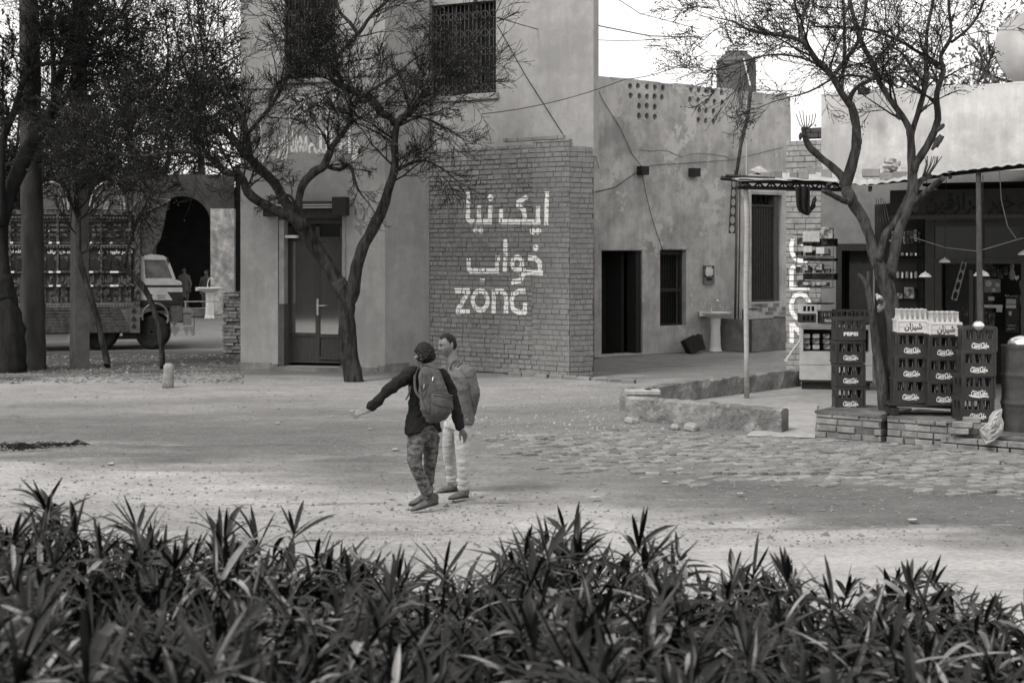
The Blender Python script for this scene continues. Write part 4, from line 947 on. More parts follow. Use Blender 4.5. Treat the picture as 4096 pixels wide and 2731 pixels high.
for i, (x, y, L, lab) in enumerate(((2555, 1590, .40, 'long brick lying on the corner of the kerb walls'), (2608, 1590, .24, 'short brick beside the long one on the kerb corner'))):
    b = MB(); b.tone = []; b.t = 1.1; p = G(2515 + (x - 2515) * 1, 1655); M = Matrix.Translation((P(x, 1590, 20.9).x, 20.9, .33)) @ Matrix.Rotation(.03, 4, 'Z'); b.bbox(-L / 2, L / 2, -.11, .11, 0, .085, .02, M); tag(b.build('loose_brick', M_BRICK2), lab, 'brick')
for i, (x, y, s, lab) in enumerate(((2525, 1690, .08, 'broken brick lump at the foot of the kerb corner'), (2765, 1716, .09, 'cement lump fallen below the crumbled kerb face'), (2700, 1712, .06, 'small grey lump left of the fallen cement lump'))):
    b = MB(); M = Matrix.Translation(G(x, y)) @ Matrix.Rotation(r.random() * 3, 4, 'Z') @ Matrix.Rotation(.2, 4, 'X'); b.bbox(-s * 1.3, s * 1.3, -s, s, -.03, s * .9, .03, M); tag(b.build('rubble_lump', M_CONC), lab, 'rubble')
# ramp
mb = MB(); V = []; n = 24; m = 12
a0, a1 = G(2985, 1741), G(3260, 1752); b0, b1 = G(3120, 1628), G(3270, 1628)
for j in range(m + 1):
    for i in range(n + 1):
        s, t = i / n, j / m; q = a0.lerp(a1, s).lerp(b0.lerp(b1, s), t); ed = min(1, s * 5); h = .085 * math.sin(min(1, t * 1.5) * math.pi / 2) * (ed ** .6) * (1 - .65 * t)
        h *= 1 + noise.noise(q * 3) * .2; V.append((q.x, q.y, h + .003 + (.022 if t > .8 else 0) * (t - .8) * 5 if ed >= 1 else h))
mb.add(V, [(j * (n + 1) + i, j * (n + 1) + i + 1, (j + 1) * (n + 1) + i + 1, (j + 1) * (n + 1) + i) for j in range(m) for i in range(n)])
o = mb.build('ramp', mat('pale cement', .27, .37, 6, .93, .008, 40), base=(0, 0, 0), smooth=True); recalc(o); tag(o, kind='structure')
# brick ledge
frE = Fr(tuple(G(3262, 1742))[:2], tuple(G(4200, 1822))[:2]); frE = Fr(tuple(frE.p(0, 0))[:2], tuple(frE.p(frE.L * 1.9, 0))[:2])
led = thing('brick_ledge', tuple(frE.p(frE.L / 2, 0)), 'low worn brick ledge carrying the stacks of drink crates', 'ledge')
uk = frE.uz(3535, 1700)[0]; um = frE.uz(3808, 1740)[0]
bf = MB(); bricks(frE, bf, 0, uk - .03, -.02, .325, ch=.087, bl=.24, seed=51, jd=.022, gap=.012, d0=-.4); bricks(frE, bf, uk + .04, um, -.02, .32, ch=.087, bl=.24, seed=52, jd=.022, gap=.012, d0=-.4)
frE2 = Fr(frE.p(um - .1, 0, .12), frE.p(frE.L, 0, .12)); bricks(frE2, bf, 0, frE2.L, -.02, .165, ch=.085, bl=.25, seed=53, jd=.02, gap=.012, d0=-.6); bricks(frE, bf, um, um + .75, .16, .25, ch=.09, bl=.25, seed=54, jd=.03, gap=.014, d0=-.4, drop=.15)
bo = bf.build('brickwork', M_BRICK3, led)
mb = MB(); frE.box(mb, 0.02, uk - .05, 0, .30, -1.0, -.02); frE.box(mb, uk + .06, frE.L, 0, .30 if 0 else .15, -1.3, -.02); frE.box(mb, uk + .06, um - .02, .15, .30, -1.0, -.022); mb.build('fill', M_MORTD, bo)
mb = MB(); frE.box(mb, -.01, uk - .04, .30, .335, -1.05, .005); frE.box(mb, uk + .05, um, .298, .33, -1.05, .004); frE.box(mb, um + .01, frE.L, .15, .175, -1.3, .0); mb.build('cement_top', mat('ledge cement', .09, .20, 5, .95, .02, 25, v3=.07, s3=2), led)
# ================================================================ DRINK CRATES
COLA = [[(8, 30), (2, 42), (0, 58), (8, 70), (22, 66), (30, 52)], [(8, 30), (20, 20), (28, 26), (22, 38)], ell(38, 54, 7, 11, n=8), [(60, 46), (50, 48), (49, 62), (60, 62)], ell(72, 54, 7, 10, n=8), [(80, 44), (80, 66)], [(84, 52), (94, 50)],
        [(118, 18), (104, 24), (97, 44), (102, 64), (116, 64), (124, 50)], [(118, 18), (128, 24), (120, 36)], ell(132, 52, 7, 11, n=8), [(150, 20), (143, 45), (145, 64)], ell(160, 54, 7, 10, n=8), [(169, 44), (168, 62), (176, 62)], [(22, 72), (70, 78), (110, 70), (150, 76)], [(28, 22), (60, 34), (98, 30)]]
def crate_proto(W, Hh, Dp, m, kind, nm='drink_crate'):
    t = thing(nm, (0, 0, -50), 'x', 'crate')
    fr = Fr((-W / 2, 0), (W / 2, 0)); off = Vector((0, 0, -50))
    b = MB(); th = .018
    wh = [(W * (.10 + .29 * k), W * (.31 + .29 * k), Hh * .52, Hh * .86) for k in range(3)] if kind != 'white' else []
    n0 = len(b.v)
    def wallbox(fr_, holes):
        us = sorted({0, fr_.L} | {h[0] for h in holes} | {h[1] for h in holes}); zs = sorted({0, Hh} | {h[2] for h in holes} | {h[3] for h in holes})
        fr_.wall(b, 0, fr_.L, 0, Hh, holes, th, back=True)
    wallbox(fr, wh)
    fb = Fr((W / 2, Dp), (-W / 2, Dp)); wallbox(fb, wh)
    sh = [(Dp * .2, Dp * .42, Hh * .52, Hh * .82), (Dp * .58, Dp * .8, Hh * .52, Hh * .82)] if kind != 'white' else []
    wallbox(Fr((W / 2, 0), (W / 2, Dp)), sh); wallbox(Fr((-W / 2, Dp), (-W / 2, 0)), sh)
    b.box(-W / 2 + th, W / 2 - th, th, Dp - th, .005, .02)
    # rims and ribs
    for z0, z1, o in ((0, .018, .006), (Hh - .03, Hh - .004, .008), (Hh * .47, Hh * .49, .004)): 
        b.box(-W / 2 - o, W / 2 + o, -o, 0.001, z0, z1); b.box(-W / 2 - o, W / 2 + o, Dp - .001, Dp + o, z0, z1); b.box(W / 2 - .001, W / 2 + o, 0, Dp, z0, z1); b.box(-W / 2 - o, -W / 2 + .001, 0, Dp, z0, z1)
    for x in (-1, 1): b.box(x * W / 2 - .012, x * W / 2 + .012, -.007, .012, .016, Hh - .03)
    # inner dividers
    if kind != 'white':
        for k in range(1, 6): b.box(-W / 2 + W * k / 6 - .003, -W / 2 + W * k / 6 + .003, th, Dp - th, .02, Hh * .5)
        for k in range(1, 4): b.box(-W / 2 + th, W / 2 - th, Dp * k / 4 - .003, Dp * k / 4 + .003, .02, Hh * .5)
    b.v = [tuple(Vector(q) + off) for q in b.v]
    b.build('crate_body', m, t)
    lm = MB()
    if kind == 'cola' or kind == 'wave':
        s = W * .52 / 178; kx, kz = -W * .24, Hh * .14
        k = 0
        for ln in COLA:
            for i in range(len(ln) - 1):
                a, c = Vector((kx + ln[i][0] * s, 0, kz + (76 - ln[i][1]) * s * 1.05)), Vector((kx + ln[i + 1][0] * s, 0, kz + (76 - ln[i + 1][1]) * s * 1.05)); d = (c - a)
                if d.length < 1e-6: continue
                d.normalize(); nn = Vector((-d.z, 0, d.x)) * .0042; e = d * .002; y = -.0015 - k * .00004; k += 1
                lm.add([a - nn - e + Vector((0, y, 0)), c - nn + e + Vector((0, y, 0)), c + nn + e + Vector((0, y, 0)), a + nn - e + Vector((0, y, 0))], [(0, 1, 2, 3)])
        if kind == 'wave':
            P0 = [(-.32, .16), (-.2, .10), (0, .07), (.15, .10), (.3, .09)]
            for i in range(4):
                a, c = Vector((P0[i][0] * W, -.009, P0[i][1] * Hh)), Vector((P0[i + 1][0] * W, -.009, P0[i + 1][1] * Hh)); lm.add([a, c, c + Vector((0, 0, .014)), a + Vector((0, 0, .014))], [(0, 1, 2, 3)])
    elif kind == 'pepsi': put_text(lm, 'PEPSI', lambda a, c: Vector((-W * .24 + W * .5 * a, -.002, Hh * .20 + Hh * .17 * c)), .05)
    elif kind == 'white': put_text(lm, shape('شیزان'), lambda a, c: Vector((-W * .28 + W * .56 * a, -.002, Hh * .14 + Hh * .62 * c)), .03)
    lm.v = [tuple(Vector(q) + off) for q in lm.v]
    if lm.v: lm.build('lettering', M_IRON if kind == 'white' else M_PAINTW, t)
    return t
M_PAINTW = mat('white print', .62, .7, 20, .6)
CW, CH, CD = .385, .302, .33
pc = crate_proto(CW, CH, CD, M_CRATE, 'cola'); pw = crate_proto(CW, CH, CD, M_CRATE, 'wave'); pp = crate_proto(CW, CH, CD, M_CRATE, 'pepsi')
ps = crate_proto(CW * 1.0, .172, CD, M_CRATEW, 'white'); pk = crate_proto(CW, CH * .9, CD, M_CRATE2, 'plain')
# bottle prototype
bt = thing('bottle', (0, 0, -50), 'x', 'bottle')
b = MB(); b.lathe([(.024, 0), (.027, .01), (.027, .11), (.022, .15), (.012, .19), (.0125, .235), (.014, .24), (.012, .245)], c=(0, 0, -50), n=8); bm_ = b.build('glass', M_BOT, bt, smooth=True)
bt2 = thing('bottle', (0, 0, -50), 'x', 'bottle')
b = MB(); b.lathe([(.028, 0), (.029, .02), (.029, .13), (.022, .18), (.014, .21), (.0155, .275), (.018, .28), (.016, .29)], c=(0, 0, -50), n=8); b.build('glass', M_BOTC, bt2, smooth=True)
def crate(proto, x, y, D_, label, rz=0, sc=1, bottles=True, z=None, bl=''):
    x += rnd.uniform(-2.5, 2.5); rz += rnd.uniform(-.035, .035); p = P(x, y, D_)
    if z is not None: p.z = z
    c = dup(proto, p, rz, label, sc); c['category'] = 'crate'; c['group'] = 'drink crates'
    if bottles:
        M = Matrix.Translation(p) @ Matrix.Rotation(rz, 4, 'Z') @ Matrix.Scale(sc, 4)
        for k in range(6):
            q = M @ Vector((-CW / 2 + CW * (k + .5) / 6, .06 + rnd.uniform(-.008, .008), .022)); o = dup(bt, q, 0, '%s bottle from the left in the %s' % (('first', 'second', 'third', 'fourth', 'fifth', 'sixth')[k], bl), sc); o['group'] = 'bottles inside the dark crates'
    return c
SK = 5689
# left stack
names = ['bottom', 'second lowest', 'third lowest']
for k in range(4):
    crate(pp if k == 3 else pc, 3400 + (2, 4, 1, 4)[k], 1637 - 92.0 * k, 19.2, ('dark crate with white PEPSI lettering on top of the stack left of the forked tree' if k == 3 else 'dark crate with white script, %s of the stack left of the forked tree' % names[k]), rz=R(-2 + k * .8), bl=('PEPSI crate topping the left stack' if k == 3 else names[k] + ' crate of the left stack'))
for k in range(3):
    crate(pc, 3641 + (0, 3, 6)[k], 1610 - 93 * k + 2, 18.35, 'dark crate with white script, %s on the bench in the column by the tree' % ('lowest', 'middle', 'highest')[k], rz=R(-3), sc=1.04, bl='%s dark crate under the left white crate' % ('lowest', 'middle', 'highest')[k])
    crate(pc, 3777 + (0, 0, 2)[k], 1622 - 93.5 * k, 18.2, 'dark crate with white script, %s on the bench under the right white crate' % ('lowest', 'middle', 'highest')[k], rz=R(-1), sc=1.04, bl='%s dark crate under the right white crate' % ('lowest', 'middle', 'highest')[k])
w1 = crate(ps, 3655, 1333 - 0, 18.35, 'white crate with dark Urdu lettering full of clear bottles, nearer the tree', rz=R(-3), sc=1.04, bottles=False)
w2 = crate(ps, 3786, 1344, 18.2, 'white crate with dark Urdu lettering full of clear bottles, at the right of the pair', rz=R(-1), sc=1.04, bottles=False)
for wi, wc in enumerate((w1, w2)):
    M = Matrix.Translation(wc.location) @ Matrix.Rotation(wc.rotation_euler.z, 4, 'Z')
    for i in range(6):
        for j in range(4):
            q = M @ Vector((-CW / 2 + .03 + (CW - .06) * i / 5, .04 + (CD - .08) * j / 3, .02)); o = dup(bt2, q, 0, '%s clear bottle from the left in the %s row of the %s white crate' % (('first', 'second', 'third', 'fourth', 'fifth', 'sixth')[i], ('front', 'second', 'third', 'back')[j], 'left' if wi == 0 else 'right')); o['group'] = 'clear bottles in the white crates'
rl = ['bottom crate of the rightmost stack, partly hidden by loose bricks', 'dark crate with white script over a white wave in the rightmost stack', 'dark crate with white script, second from the top of the rightmost stack', 'open topped dark crate with white script on top of the rightmost stack']
for k in range(4): crate((pc, pw, pc, pc)[k], (3912, 3914, 3916, 3920)[k], (1690, 1598, 1504, 1408)[k] , 17.75, rl[k], rz=R((4, 3, -4, -7)[k]), sc=1.05, bl=('bottom', 'wave marked', 'second highest', 'top')[k] + ' crate of the rightmost stack')
# bench under the middle crates
t = thing('crate_bench', tuple(P(3700, 1660, 18.4)), 'low dark board bench holding the middle crates', 'bench')
b = MB(); zb = P(3641, 1612, 18.35).z; M = Matrix.Translation((P(3708, 1612, 18.35).x, 18.45, zb - .035)) @ Matrix.Rotation(R(-2), 4, 'Z') @ Matrix.Rotation(R(2.4), 4, 'Y'); b.bbox(-.5, .5, -.18, .3, -.018, .018, .008, M); b.build('board', M_IRON, t)
for x in (3572, 3836):
    b = MB(); q = P(x, 1650, 18.4); b.bbox(q.x - .05, q.x + .05, 18.3, 18.6, .33, zb - .05, .01); b.build('leg', M_WOODD, t)
# counter with sweets
t = thing('display_counter', tuple(G(3340, 1557, .02)), 'pale timber display counter with a glass front full of sweets', 'counter')
q0 = G(3199, 1557, .02); q1 = G(3490, 1562, .02); frN = Fr((q0.x, q0.y), (q1.x, q1.y))
zt = frN.uz(3200, 1298)[1]; zg = frN.uz(3200, 1405)[1]; z5 = frN.uz(3200, 1518)[1]; zm = frN.uz(3200, 1458)[1]
b = MB(); frN.box(b, 0, frN.L, z5, zm - .004, -.5, 0); frN.box(b, 0, frN.L, zm + .004, zg, -.5, .004); frN.box(b, 0, .06, zg, zt - .03, -.5, .006); frN.box(b, .06, frN.L, zt - .08, zt - .03, -.5, .005); frN.box(b, frN.L - .06, frN.L, zg, zt - .08, -.5, .006); b.build('cabinet', mat('pale painted wood', .36, .46, 5, .7), t)
b = MB(); frN.box(b, -.03, frN.L + .03, zt - .03, zt, -.52, .04); b.build('counter_top', M_METAL, t)
b = MB(); frN.box(b, .06, frN.L - .06, zg, zt - .08, -.48, -.30); b.build('display_back', M_DARK, t)
b = MB(); frN.box(b, .04, frN.L - .04, .0, z5, -.45, -.06); frN.box(b, -.0, frN.L, z5 - .04, z5, -.5, .01); b.build('plinth', M_IRON, t)
rr = random.Random(77)
for i in range(6):
    for j in range(4):
        u = .12 + i * .17; z = zg + .03 + j * .095
        if u > frN.L - .15 or z + .08 > zt - .09: continue
        c = frN.p(u + rr.uniform(-.01, .01), z, -.15); M = Matrix.Translation(c) @ Matrix.Rotation(rr.uniform(-.2, .2), 4, 'Z'); b = MB(); b.bbox(-.06, .06, -.03, .03, 0, .08, .015, M)
        tag(b.build('sweet_packet', (M_PACK, M_POSTER, M_PAPER)[rr.choice((0, 0, 1, 1, 2))]), 'sweet packet, %s from the left in the %s row of the glass counter' % (('first', 'second', 'third', 'fourth', 'fifth', 'sixth')[i], ('lowest', 'second', 'third', 'top')[j]), 'packet', 'sweets in the display counter')
def bcrate(x, y, D_, sc, m, kind, lab):
    p = dup({'k': pk, 'c': pc}[kind], P(x, y, D_), 0, lab, sc); p['category'] = 'crate'; p['group'] = 'drink crates'
    return p
def small_crate(x0, y0, x1, y1, D_, m, lab):
    a = P(x0, y1, D_); c2 = P(x1, y0, D_); t = thing('bottle_crate', tuple((a + P(x1, y1, D_)) / 2), lab, 'crate', 'small crates on the counter'); fr = Fr((a.x, a.y), (c2.x, c2.y + .001)); b = MB(); Hh = c2.z - a.z
    fr.wall(b, 0, fr.L, 0, Hh, [(fr.L * (.12 + .27 * k), fr.L * (.32 + .27 * k), Hh * .25, Hh * .8) for k in range(3)], .02, back=True); fr.box(b, 0, fr.L, 0, .02, -.3, -.02); fr.wall(b, 0, fr.L, 0, Hh, [], .3)
    b = MB(); fr.wall(b, 0, fr.L, 0, Hh, [(fr.L * (.12 + .27 * k), fr.L * (.32 + .27 * k), Hh * .25, Hh * .8) for k in range(3)], .02, back=True)
    fr.box(b, 0, .015, 0, Hh, -.3, -.02); fr.box(b, fr.L - .015, fr.L, 0, Hh, -.3, -.02); fr.box(b, .015, fr.L - .015, 0, .02, -.3, -.02); fr.box(b, .015, fr.L - .015, 0, Hh, -.3, -.29)
    b.v = [(q[0], q[1], q[2] + a.z) for q in b.v]; b.build('crate_body', m, t)
    b = MB(); fr.box(b, .02, fr.L - .02, .03, Hh - .03, -.25, -.1); b.v = [(q[0], q[1], q[2] + a.z) for q in b.v]; b.build('bottles', M_BOT, t)
small_crate(3204, 1255, 3264, 1291, 24.7, M_CRATE, 'small dark crate under the white one at the left end of the counter'); small_crate(3206, 1217, 3266, 1254, 24.7, M_CRATEW, 'small white crate at the left end of the counter top')
bcrate(3313, 1294, 24.7, .70, M_CRATE, 'c', 'small crate with white script standing on the display counter'); bcrate(3378, 1290, 24.9, .82, None, 'k', 'plain slotted crate behind the PEPSI crate, left one'); bcrate(3450, 1290, 24.9, .82, None, 'k', 'plain slotted crate behind the PEPSI crate, next to the dead stem')
t = thing('tin_tray', tuple(P(3275, 1213, 24.8)), 'stack of dark metal trays lying on the small white crate', 'tray')
b = MB(); b.lathe([(.17, 0), (.2, .015), (.2, .02), (.02, .02)], c=P(3280, 1216, 24.85), n=20, sx=1.3); b.build('tray', M_IRON, t); b = MB(); b.lathe([(.085, 0), (.09, .03), (.095, .045), (.08, .04), (.02, .01)], c=P(3266, 1209, 24.8), n=18); b.build('bowl', M_METAL, t)
# wire rack with packets left of the door
q0 = P(3186, 0, 27.6); q1 = P(3340, 0, 27.2); frW = Fr(q0, q1)
t = thing('wire_rack', tuple(frW.at(3260, 1150)), 'thin wire snack rack hanging on the painted brick pillar', 'rack')
b = MB()
for yy in (940, 1028, 1080, 1148):
    u0, z = frW.uz(3190, yy); u1, _ = frW.uz(3335, yy)
    b.tube([frW.p(u0, z, .2), frW.p(u1, z, .2), frW.p(u1, z, -.05), frW.p(u0, z, -.05), frW.p(u0, z, .2)], .006, 4); b.tube([frW.p(u0, z + .09, .2), frW.p(u1, z + .09, .2)], .005, 4)
for x in (3190, 3218, 3262, 3335): b.tube([frW.at(x, 935, .2), frW.at(x - 4, 1150, .2)], .005, 4)
b.build('wire_frame', M_IRON, t)
b = MB(); u0, z = frW.uz(3205, 1152); u1, z2 = frW.uz(3335, 1130)
for yy, h in ((985, 30), (1045, 12), (1120, 26)): frW.pbox(b, 3212, yy - h, 3335, yy, -.1, .14)
b.build('shelf_tray', M_WOODD, t)
for i, (x0, y0, x1, y1, m, rz, lab) in enumerate(((3215, 928, 3275, 968, M_PAPER, .5, 'white crumpled packet at the top left of the wire rack'), (3286, 910, 3332, 955, M_PACK, .2, 'shiny rounded packet at the top right of the wire rack'), (3216, 984, 3248, 1010, M_PAPER, .3, 'white box on the second tier of the wire rack'), (3270, 990, 3312, 1016, M_PAPER, -.4, 'tilted pale box beside the white box on the wire rack'), (3208, 1060, 3236, 1082, M_PACK, 0, 'small patterned packet on the third tier of the wire rack'), (3262, 1055, 3292, 1080, M_PACK, 0, 'bright patterned packet on the third tier of the wire rack'), (3216, 1128, 3310, 1142, M_POSTER, 0, 'row of small mottled bags along the lowest tier of the wire rack'))):
    goods(frW, x0, y0, x1, y1, .22, m, lab, dp=.16, rz=rz, grp='packets on the wire rack')
# more small goods hanging and standing in the dark shop front
rq = random.Random(19); M_PKD = mat('dark packets', .02, .14, 11, .4, lo=.42, hi=.6)
rows_ = [('rack', frW, .24, [(3195, 3330, 972, 985), (3195, 3330, 1018, 1028), (3195, 3330, 1085, 1100), (3200, 3320, 1140, 1150)], 5), ]
for i in range(16):
    x = 3202 + (i % 4) * 34 + rq.uniform(-6, 6); y = (978, 1024, 1092, 1146)[i // 4]; h = rq.uniform(14, 30)
    goods(frW, x - 12, y - h, x + 12, y, .12 + .05 * (i % 2), M_PKD, 'dark packet, %s from the left on the %s tier of the wire rack' % (('first', 'second', 'third', 'fourth')[i % 4], ('top', 'second', 'third', 'lowest')[i // 4]), dp=.1, rz=rq.uniform(-.6, .6), grp='packets on the wire rack')
for i in range(8):
    x = 3566 + i * 15; y0 = 918 + rq.uniform(0, 12); y1 = y0 + rq.uniform(40, 75)
    goods(frK, x, y0, x + 11, y1, .26, M_PKD if i % 3 else M_PACK, 'hanging packet strip, %s from the left behind the forked tree' % ('first', 'second', 'third', 'fourth', 'fifth', 'sixth', 'seventh', 'eighth')[i], name='packet_strip', dp=.02, rz=rq.uniform(-.3, .3), grp='packet strips hanging by the wall shelf')
cl_ = ((3942, 1070, 3962, 1108), (3968, 1066, 3984, 1106), (3990, 1075, 4012, 1112), (4016, 1066, 4030, 1100), (4080, 1120, 4110, 1165), (4082, 1175, 4110, 1230), (3932, 1245, 3952, 1290), (3956, 1252, 3978, 1300), (4084, 1250, 4112, 1320), (3770, 1230, 3790, 1262), (3850, 1228, 3872, 1262))
nm_ = ('first dark packet from the left under the timber beam', 'second dark packet under the timber beam', 'third dark packet under the timber beam', 'fourth narrow dark packet under the timber beam', 'dark hanging packet right of the heart ornament', 'dark hanging packet right of the tall poster', 'dark box left of the short white scrap', 'dark box below the torn white strip', 'dark box low at the right edge of the shop', 'dim jar at the left inside the dark doorway', 'dim jar at the right inside the dark doorway')
for q_, n_ in zip(cl_, nm_): goods(frS, *q_, -.7, M_PKD, n_, dp=.1, rz=rq.uniform(-.3, .3), grp='goods in the shop front')
# ribbon by the counter, bag on the ledge, pots, barrel, loose bricks
b = MB(); b.tube([P(3203, 1310, 24.6), P(3200, 1360, 24.6), P(3170, 1400, 24.6), P(3150, 1432, 24.6), P(3144, 1440, 24.5)], [.012, .014, .016, .02, .035], 5); tag(b.build('ribbon', M_PAPER), 'white plastic ribbon trailing from the counter corner', 'ribbon')
t = thing('steel_pot', tuple(P(3914, 1318, 17.9)), 'round shiny steel pot on the rightmost crate stack', 'pot')
b = MB(); b.lathe([(.03, -.0), (.06, .012), (.075, .05), (.07, .085), (.045, .11), (.015, .12)], c=P(3914, 1322, 17.75), n=18); b.build('pot_body', M_STEEL, t, smooth=True)
b = MB(); b.lathe([(.012, .118), (.014, .13), (.004, .135)], c=P(3914, 1322, 17.75), n=8); b.build('knob', M_IRON, t)
bx = P(4085, 1717, 18.0); t = thing('oil_barrel', (bx.x, bx.y, .175), 'dented dark steel barrel at the right edge beside the crates', 'barrel')
hz = P(4085, 1385, 18.0).z
b = MB(); prof = [(.24, .175)]; n = 24
for k in range(1, n): 
    z = .175 + (hz - .175) * k / n; rr_ = .24 + (.012 if k in (8, 16) else 0) + .003 * math.sin(k); prof.append((rr_, z))
prof += [(.245, hz), (.245, hz + .015), (.232, hz + .015), (.23, hz - .01)]
b.lathe(prof, c=(bx.x, bx.y, 0), n=32); b.build('drum', mat('rusty dark steel', .04, .08, 4, .7, .004, 10), t, smooth=False)
b = MB(); b.lathe([(.17, 0), (.165, .05), (.13, .10), (.06, .13), (.02, .14)], c=(bx.x + .0, bx.y, hz + .0), n=22); tag(b.build('pot_lid', M_STEEL, smooth=True), 'domed shiny lid resting on the dark barrel', 'lid')
# bag
b = MB(); rg = random.Random(3); pts = [(4010, 1636), (3998, 1640), (3976, 1648), (3962, 1668), (3958, 1690), (3940, 1705), (3922, 1722), (3930, 1750), (3944, 1776), (3975, 1762), (4002, 1742), (4012, 1722), (4016, 1690), (4006, 1665)]
n = len(pts); cxm = sum(p[0] for p in pts) / n; cym = sum(p[1] for p in pts) / n; V = []; rings = 6
for j in range(rings):
    s = 1 - j / rings
    for k, (x, y) in enumerate(pts): V.append(P(cxm + (x - cxm) * s, cym + (y - cym) * s, 17.25 - .05 * math.sin(j / rings * 1.5) + rg.uniform(-.02, .02)))
V.append(P(cxm, cym, 17.17)); fs = [(j * n + k, j * n + (k + 1) % n, (j + 1) * n + (k + 1) % n, (j + 1) * n + k) for j in range(rings - 1) for k in range(n)] + [((rings - 1) * n + k, (rings - 1) * n + (k + 1) % n, rings * n) for k in range(n)]
m0 = len(V); b.add(V + [q + Vector((0, .05, 0)) for q in V], fs + [tuple(i + m0 for i in q)[::-1] for q in fs] + [(k, k + m0, (k + 1) % n + m0, (k + 1) % n) for k in range(n)])
tag(b.build('plastic_bag', M_BAG), 'crumpled translucent plastic bag hanging over the loose bricks of the ledge', 'bag')
for x, y, L, lab in ((3886, 1680, .2, 'brick leaning against the bottom of the rightmost stack'), (3850, 1698, .24, 'brick lying loose left of the leaning one on the ledge'), (3905, 1704, .14, 'half brick under the leaning brick on the ledge'), (3838, 1724, .22, 'brick at the broken corner of the ledge')):
    b = MB(); b.tone = []; b.t = 1.15; p = P(x, y, 17.55); M = Matrix.Translation(p) @ Matrix.Rotation(rg.uniform(-.3, .3), 4, 'Z'); b.bbox(-L / 2, L / 2, -.06, .06, -.035, .04, .012, M); tag(b.build('loose_brick', M_BRICK3), lab, 'brick')
for x, y, lab in ((3940, 1845, 'flat broken brick slab on the ground right of the paving'), (4010, 1838, 'rough brick half sunk in the ground below the ledge'), (4070, 1846, 'brick at the right edge of the ground below the ledge')):
    b = MB(); b.tone = []; b.t = 1.0; p = G(x, y + 10); M = Matrix.Translation(p) @ Matrix.Rotation(rg.uniform(-.5, .5), 4, 'Z') @ Matrix.Rotation(.06, 4, 'X'); b.bbox(-.16, .16, -.09, .09, -.03, .05, .015, M); tag(b.build('loose_brick', M_BRICK3), lab, 'brick')
for o_ in (pc, pw, pp, ps, pk, bt, bt2):
    for ch in list(o_.children): bpy.data.objects.remove(ch)
    bpy.data.objects.remove(o_)
# ================================================================ BACK BUILDING WITH ARCH, BRICK STUB WALL
frD = Fr((P(60, 0, 54).x, 54), (P(1010, 0, 54).x, 54))
bk = thing('arcade_building', tuple(frD.p(frD.L / 2, 0)), 'dim flat roofed building with wide arched openings behind the painted truck', 'building')
zt = frD.uz(300, 698)[1]
def arch_wall(fr, mb, u0, u1, z0, z1, au0, au1, zs, rise, dep):
    mb.add([fr.p(u0, z0), fr.p(au0, z0), fr.p(au0, z1), fr.p(u0, z1)], [(0, 1, 2, 3)]); mb.add([fr.p(au1, z0), fr.p(u1, z0), fr.p(u1, z1), fr.p(au1, z1)], [(0, 1, 2, 3)])
    N = 16; c = (au0 + au1) / 2; h = (au1 - au0) / 2
    A = [(c - h * math.cos(math.pi * k / N), zs + rise * math.sin(math.pi * k / N)) for k in range(N + 1)]
    for k in range(N): mb.add([fr.p(*A[k]), fr.p(*A[k + 1]), fr.p(A[k + 1][0], z1), fr.p(A[k][0], z1)], [(0, 1, 2, 3)]); mb.add([fr.p(*A[k]), fr.p(*A[k + 1]), fr.p(*A[k + 1], -dep), fr.p(*A[k], -dep)], [(0, 1, 2, 3)])
    mb.add([fr.p(au0, z0), fr.p(au0, zs), fr.p(au0, zs, -dep), fr.p(au0, z0, -dep)], [(0, 1, 2, 3)]); mb.add([fr.p(au1, z0), fr.p(au1, zs), fr.p(au1, zs, -dep), fr.p(au1, z0, -dep)], [(0, 1, 2, 3)])
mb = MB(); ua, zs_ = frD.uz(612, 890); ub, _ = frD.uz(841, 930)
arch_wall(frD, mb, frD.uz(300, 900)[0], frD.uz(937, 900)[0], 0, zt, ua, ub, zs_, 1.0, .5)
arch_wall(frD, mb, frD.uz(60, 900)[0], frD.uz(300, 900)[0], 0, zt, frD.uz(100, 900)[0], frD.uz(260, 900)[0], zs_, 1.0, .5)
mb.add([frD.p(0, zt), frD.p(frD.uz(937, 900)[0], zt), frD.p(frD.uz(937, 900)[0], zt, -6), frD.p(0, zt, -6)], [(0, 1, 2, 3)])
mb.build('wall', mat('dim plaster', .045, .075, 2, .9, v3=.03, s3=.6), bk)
mb = MB(); frD.pbox(mb, 842, 835, 936, 1258, -.3, .12); mb.build('pillar', mat('old pale pillar', .22, .42, 5, .9, .005, 40, v3=.16, s3=1.2), bk)
mb = MB(); frD.box(mb, 0, frD.uz(937, 900)[0], .01, zt - .3, -5, -4); frD.box(mb, frD.uz(937, 900)[0], frD.uz(975, 900)[0], .01, zt + .4, -.8, -.2); mb.build('interior', M_DARK, bk)  # near-black blocks painted as shade inside the arch and in the side gap
frG = Fr((P(888, 0, 34).x, 34), (P(1000, 0, 33.8).x, 33.8))
t = thing('brick_stub_wall', tuple(frG.p(.3, 0)), 'rough dark brick stub wall left of the shop corner', 'wall')
b = MB(); bricks(frG, b, 0, frG.L, 0, frG.uz(900, 1165)[1], ch=.085, bl=.22, seed=61, jd=.03, gap=.014, d0=-.2, vary=.3, drop=.03); bo = b.build('brickwork', M_BRICK3, t)
b = MB(); frG.box(b, .03, frG.L, 0, frG.uz(900, 1172)[1], -.4, -.03); b.build('mortar', M_MORTD, bo)
sink(G(838, 1273), 1.28, 'white pedestal wash basin standing in front of the dark arch behind the truck')
bp = G(795, 1268); t = thing('metal_basin', tuple(bp), 'wide round metal washing tub on the ground left of the far wash basin', 'tub')
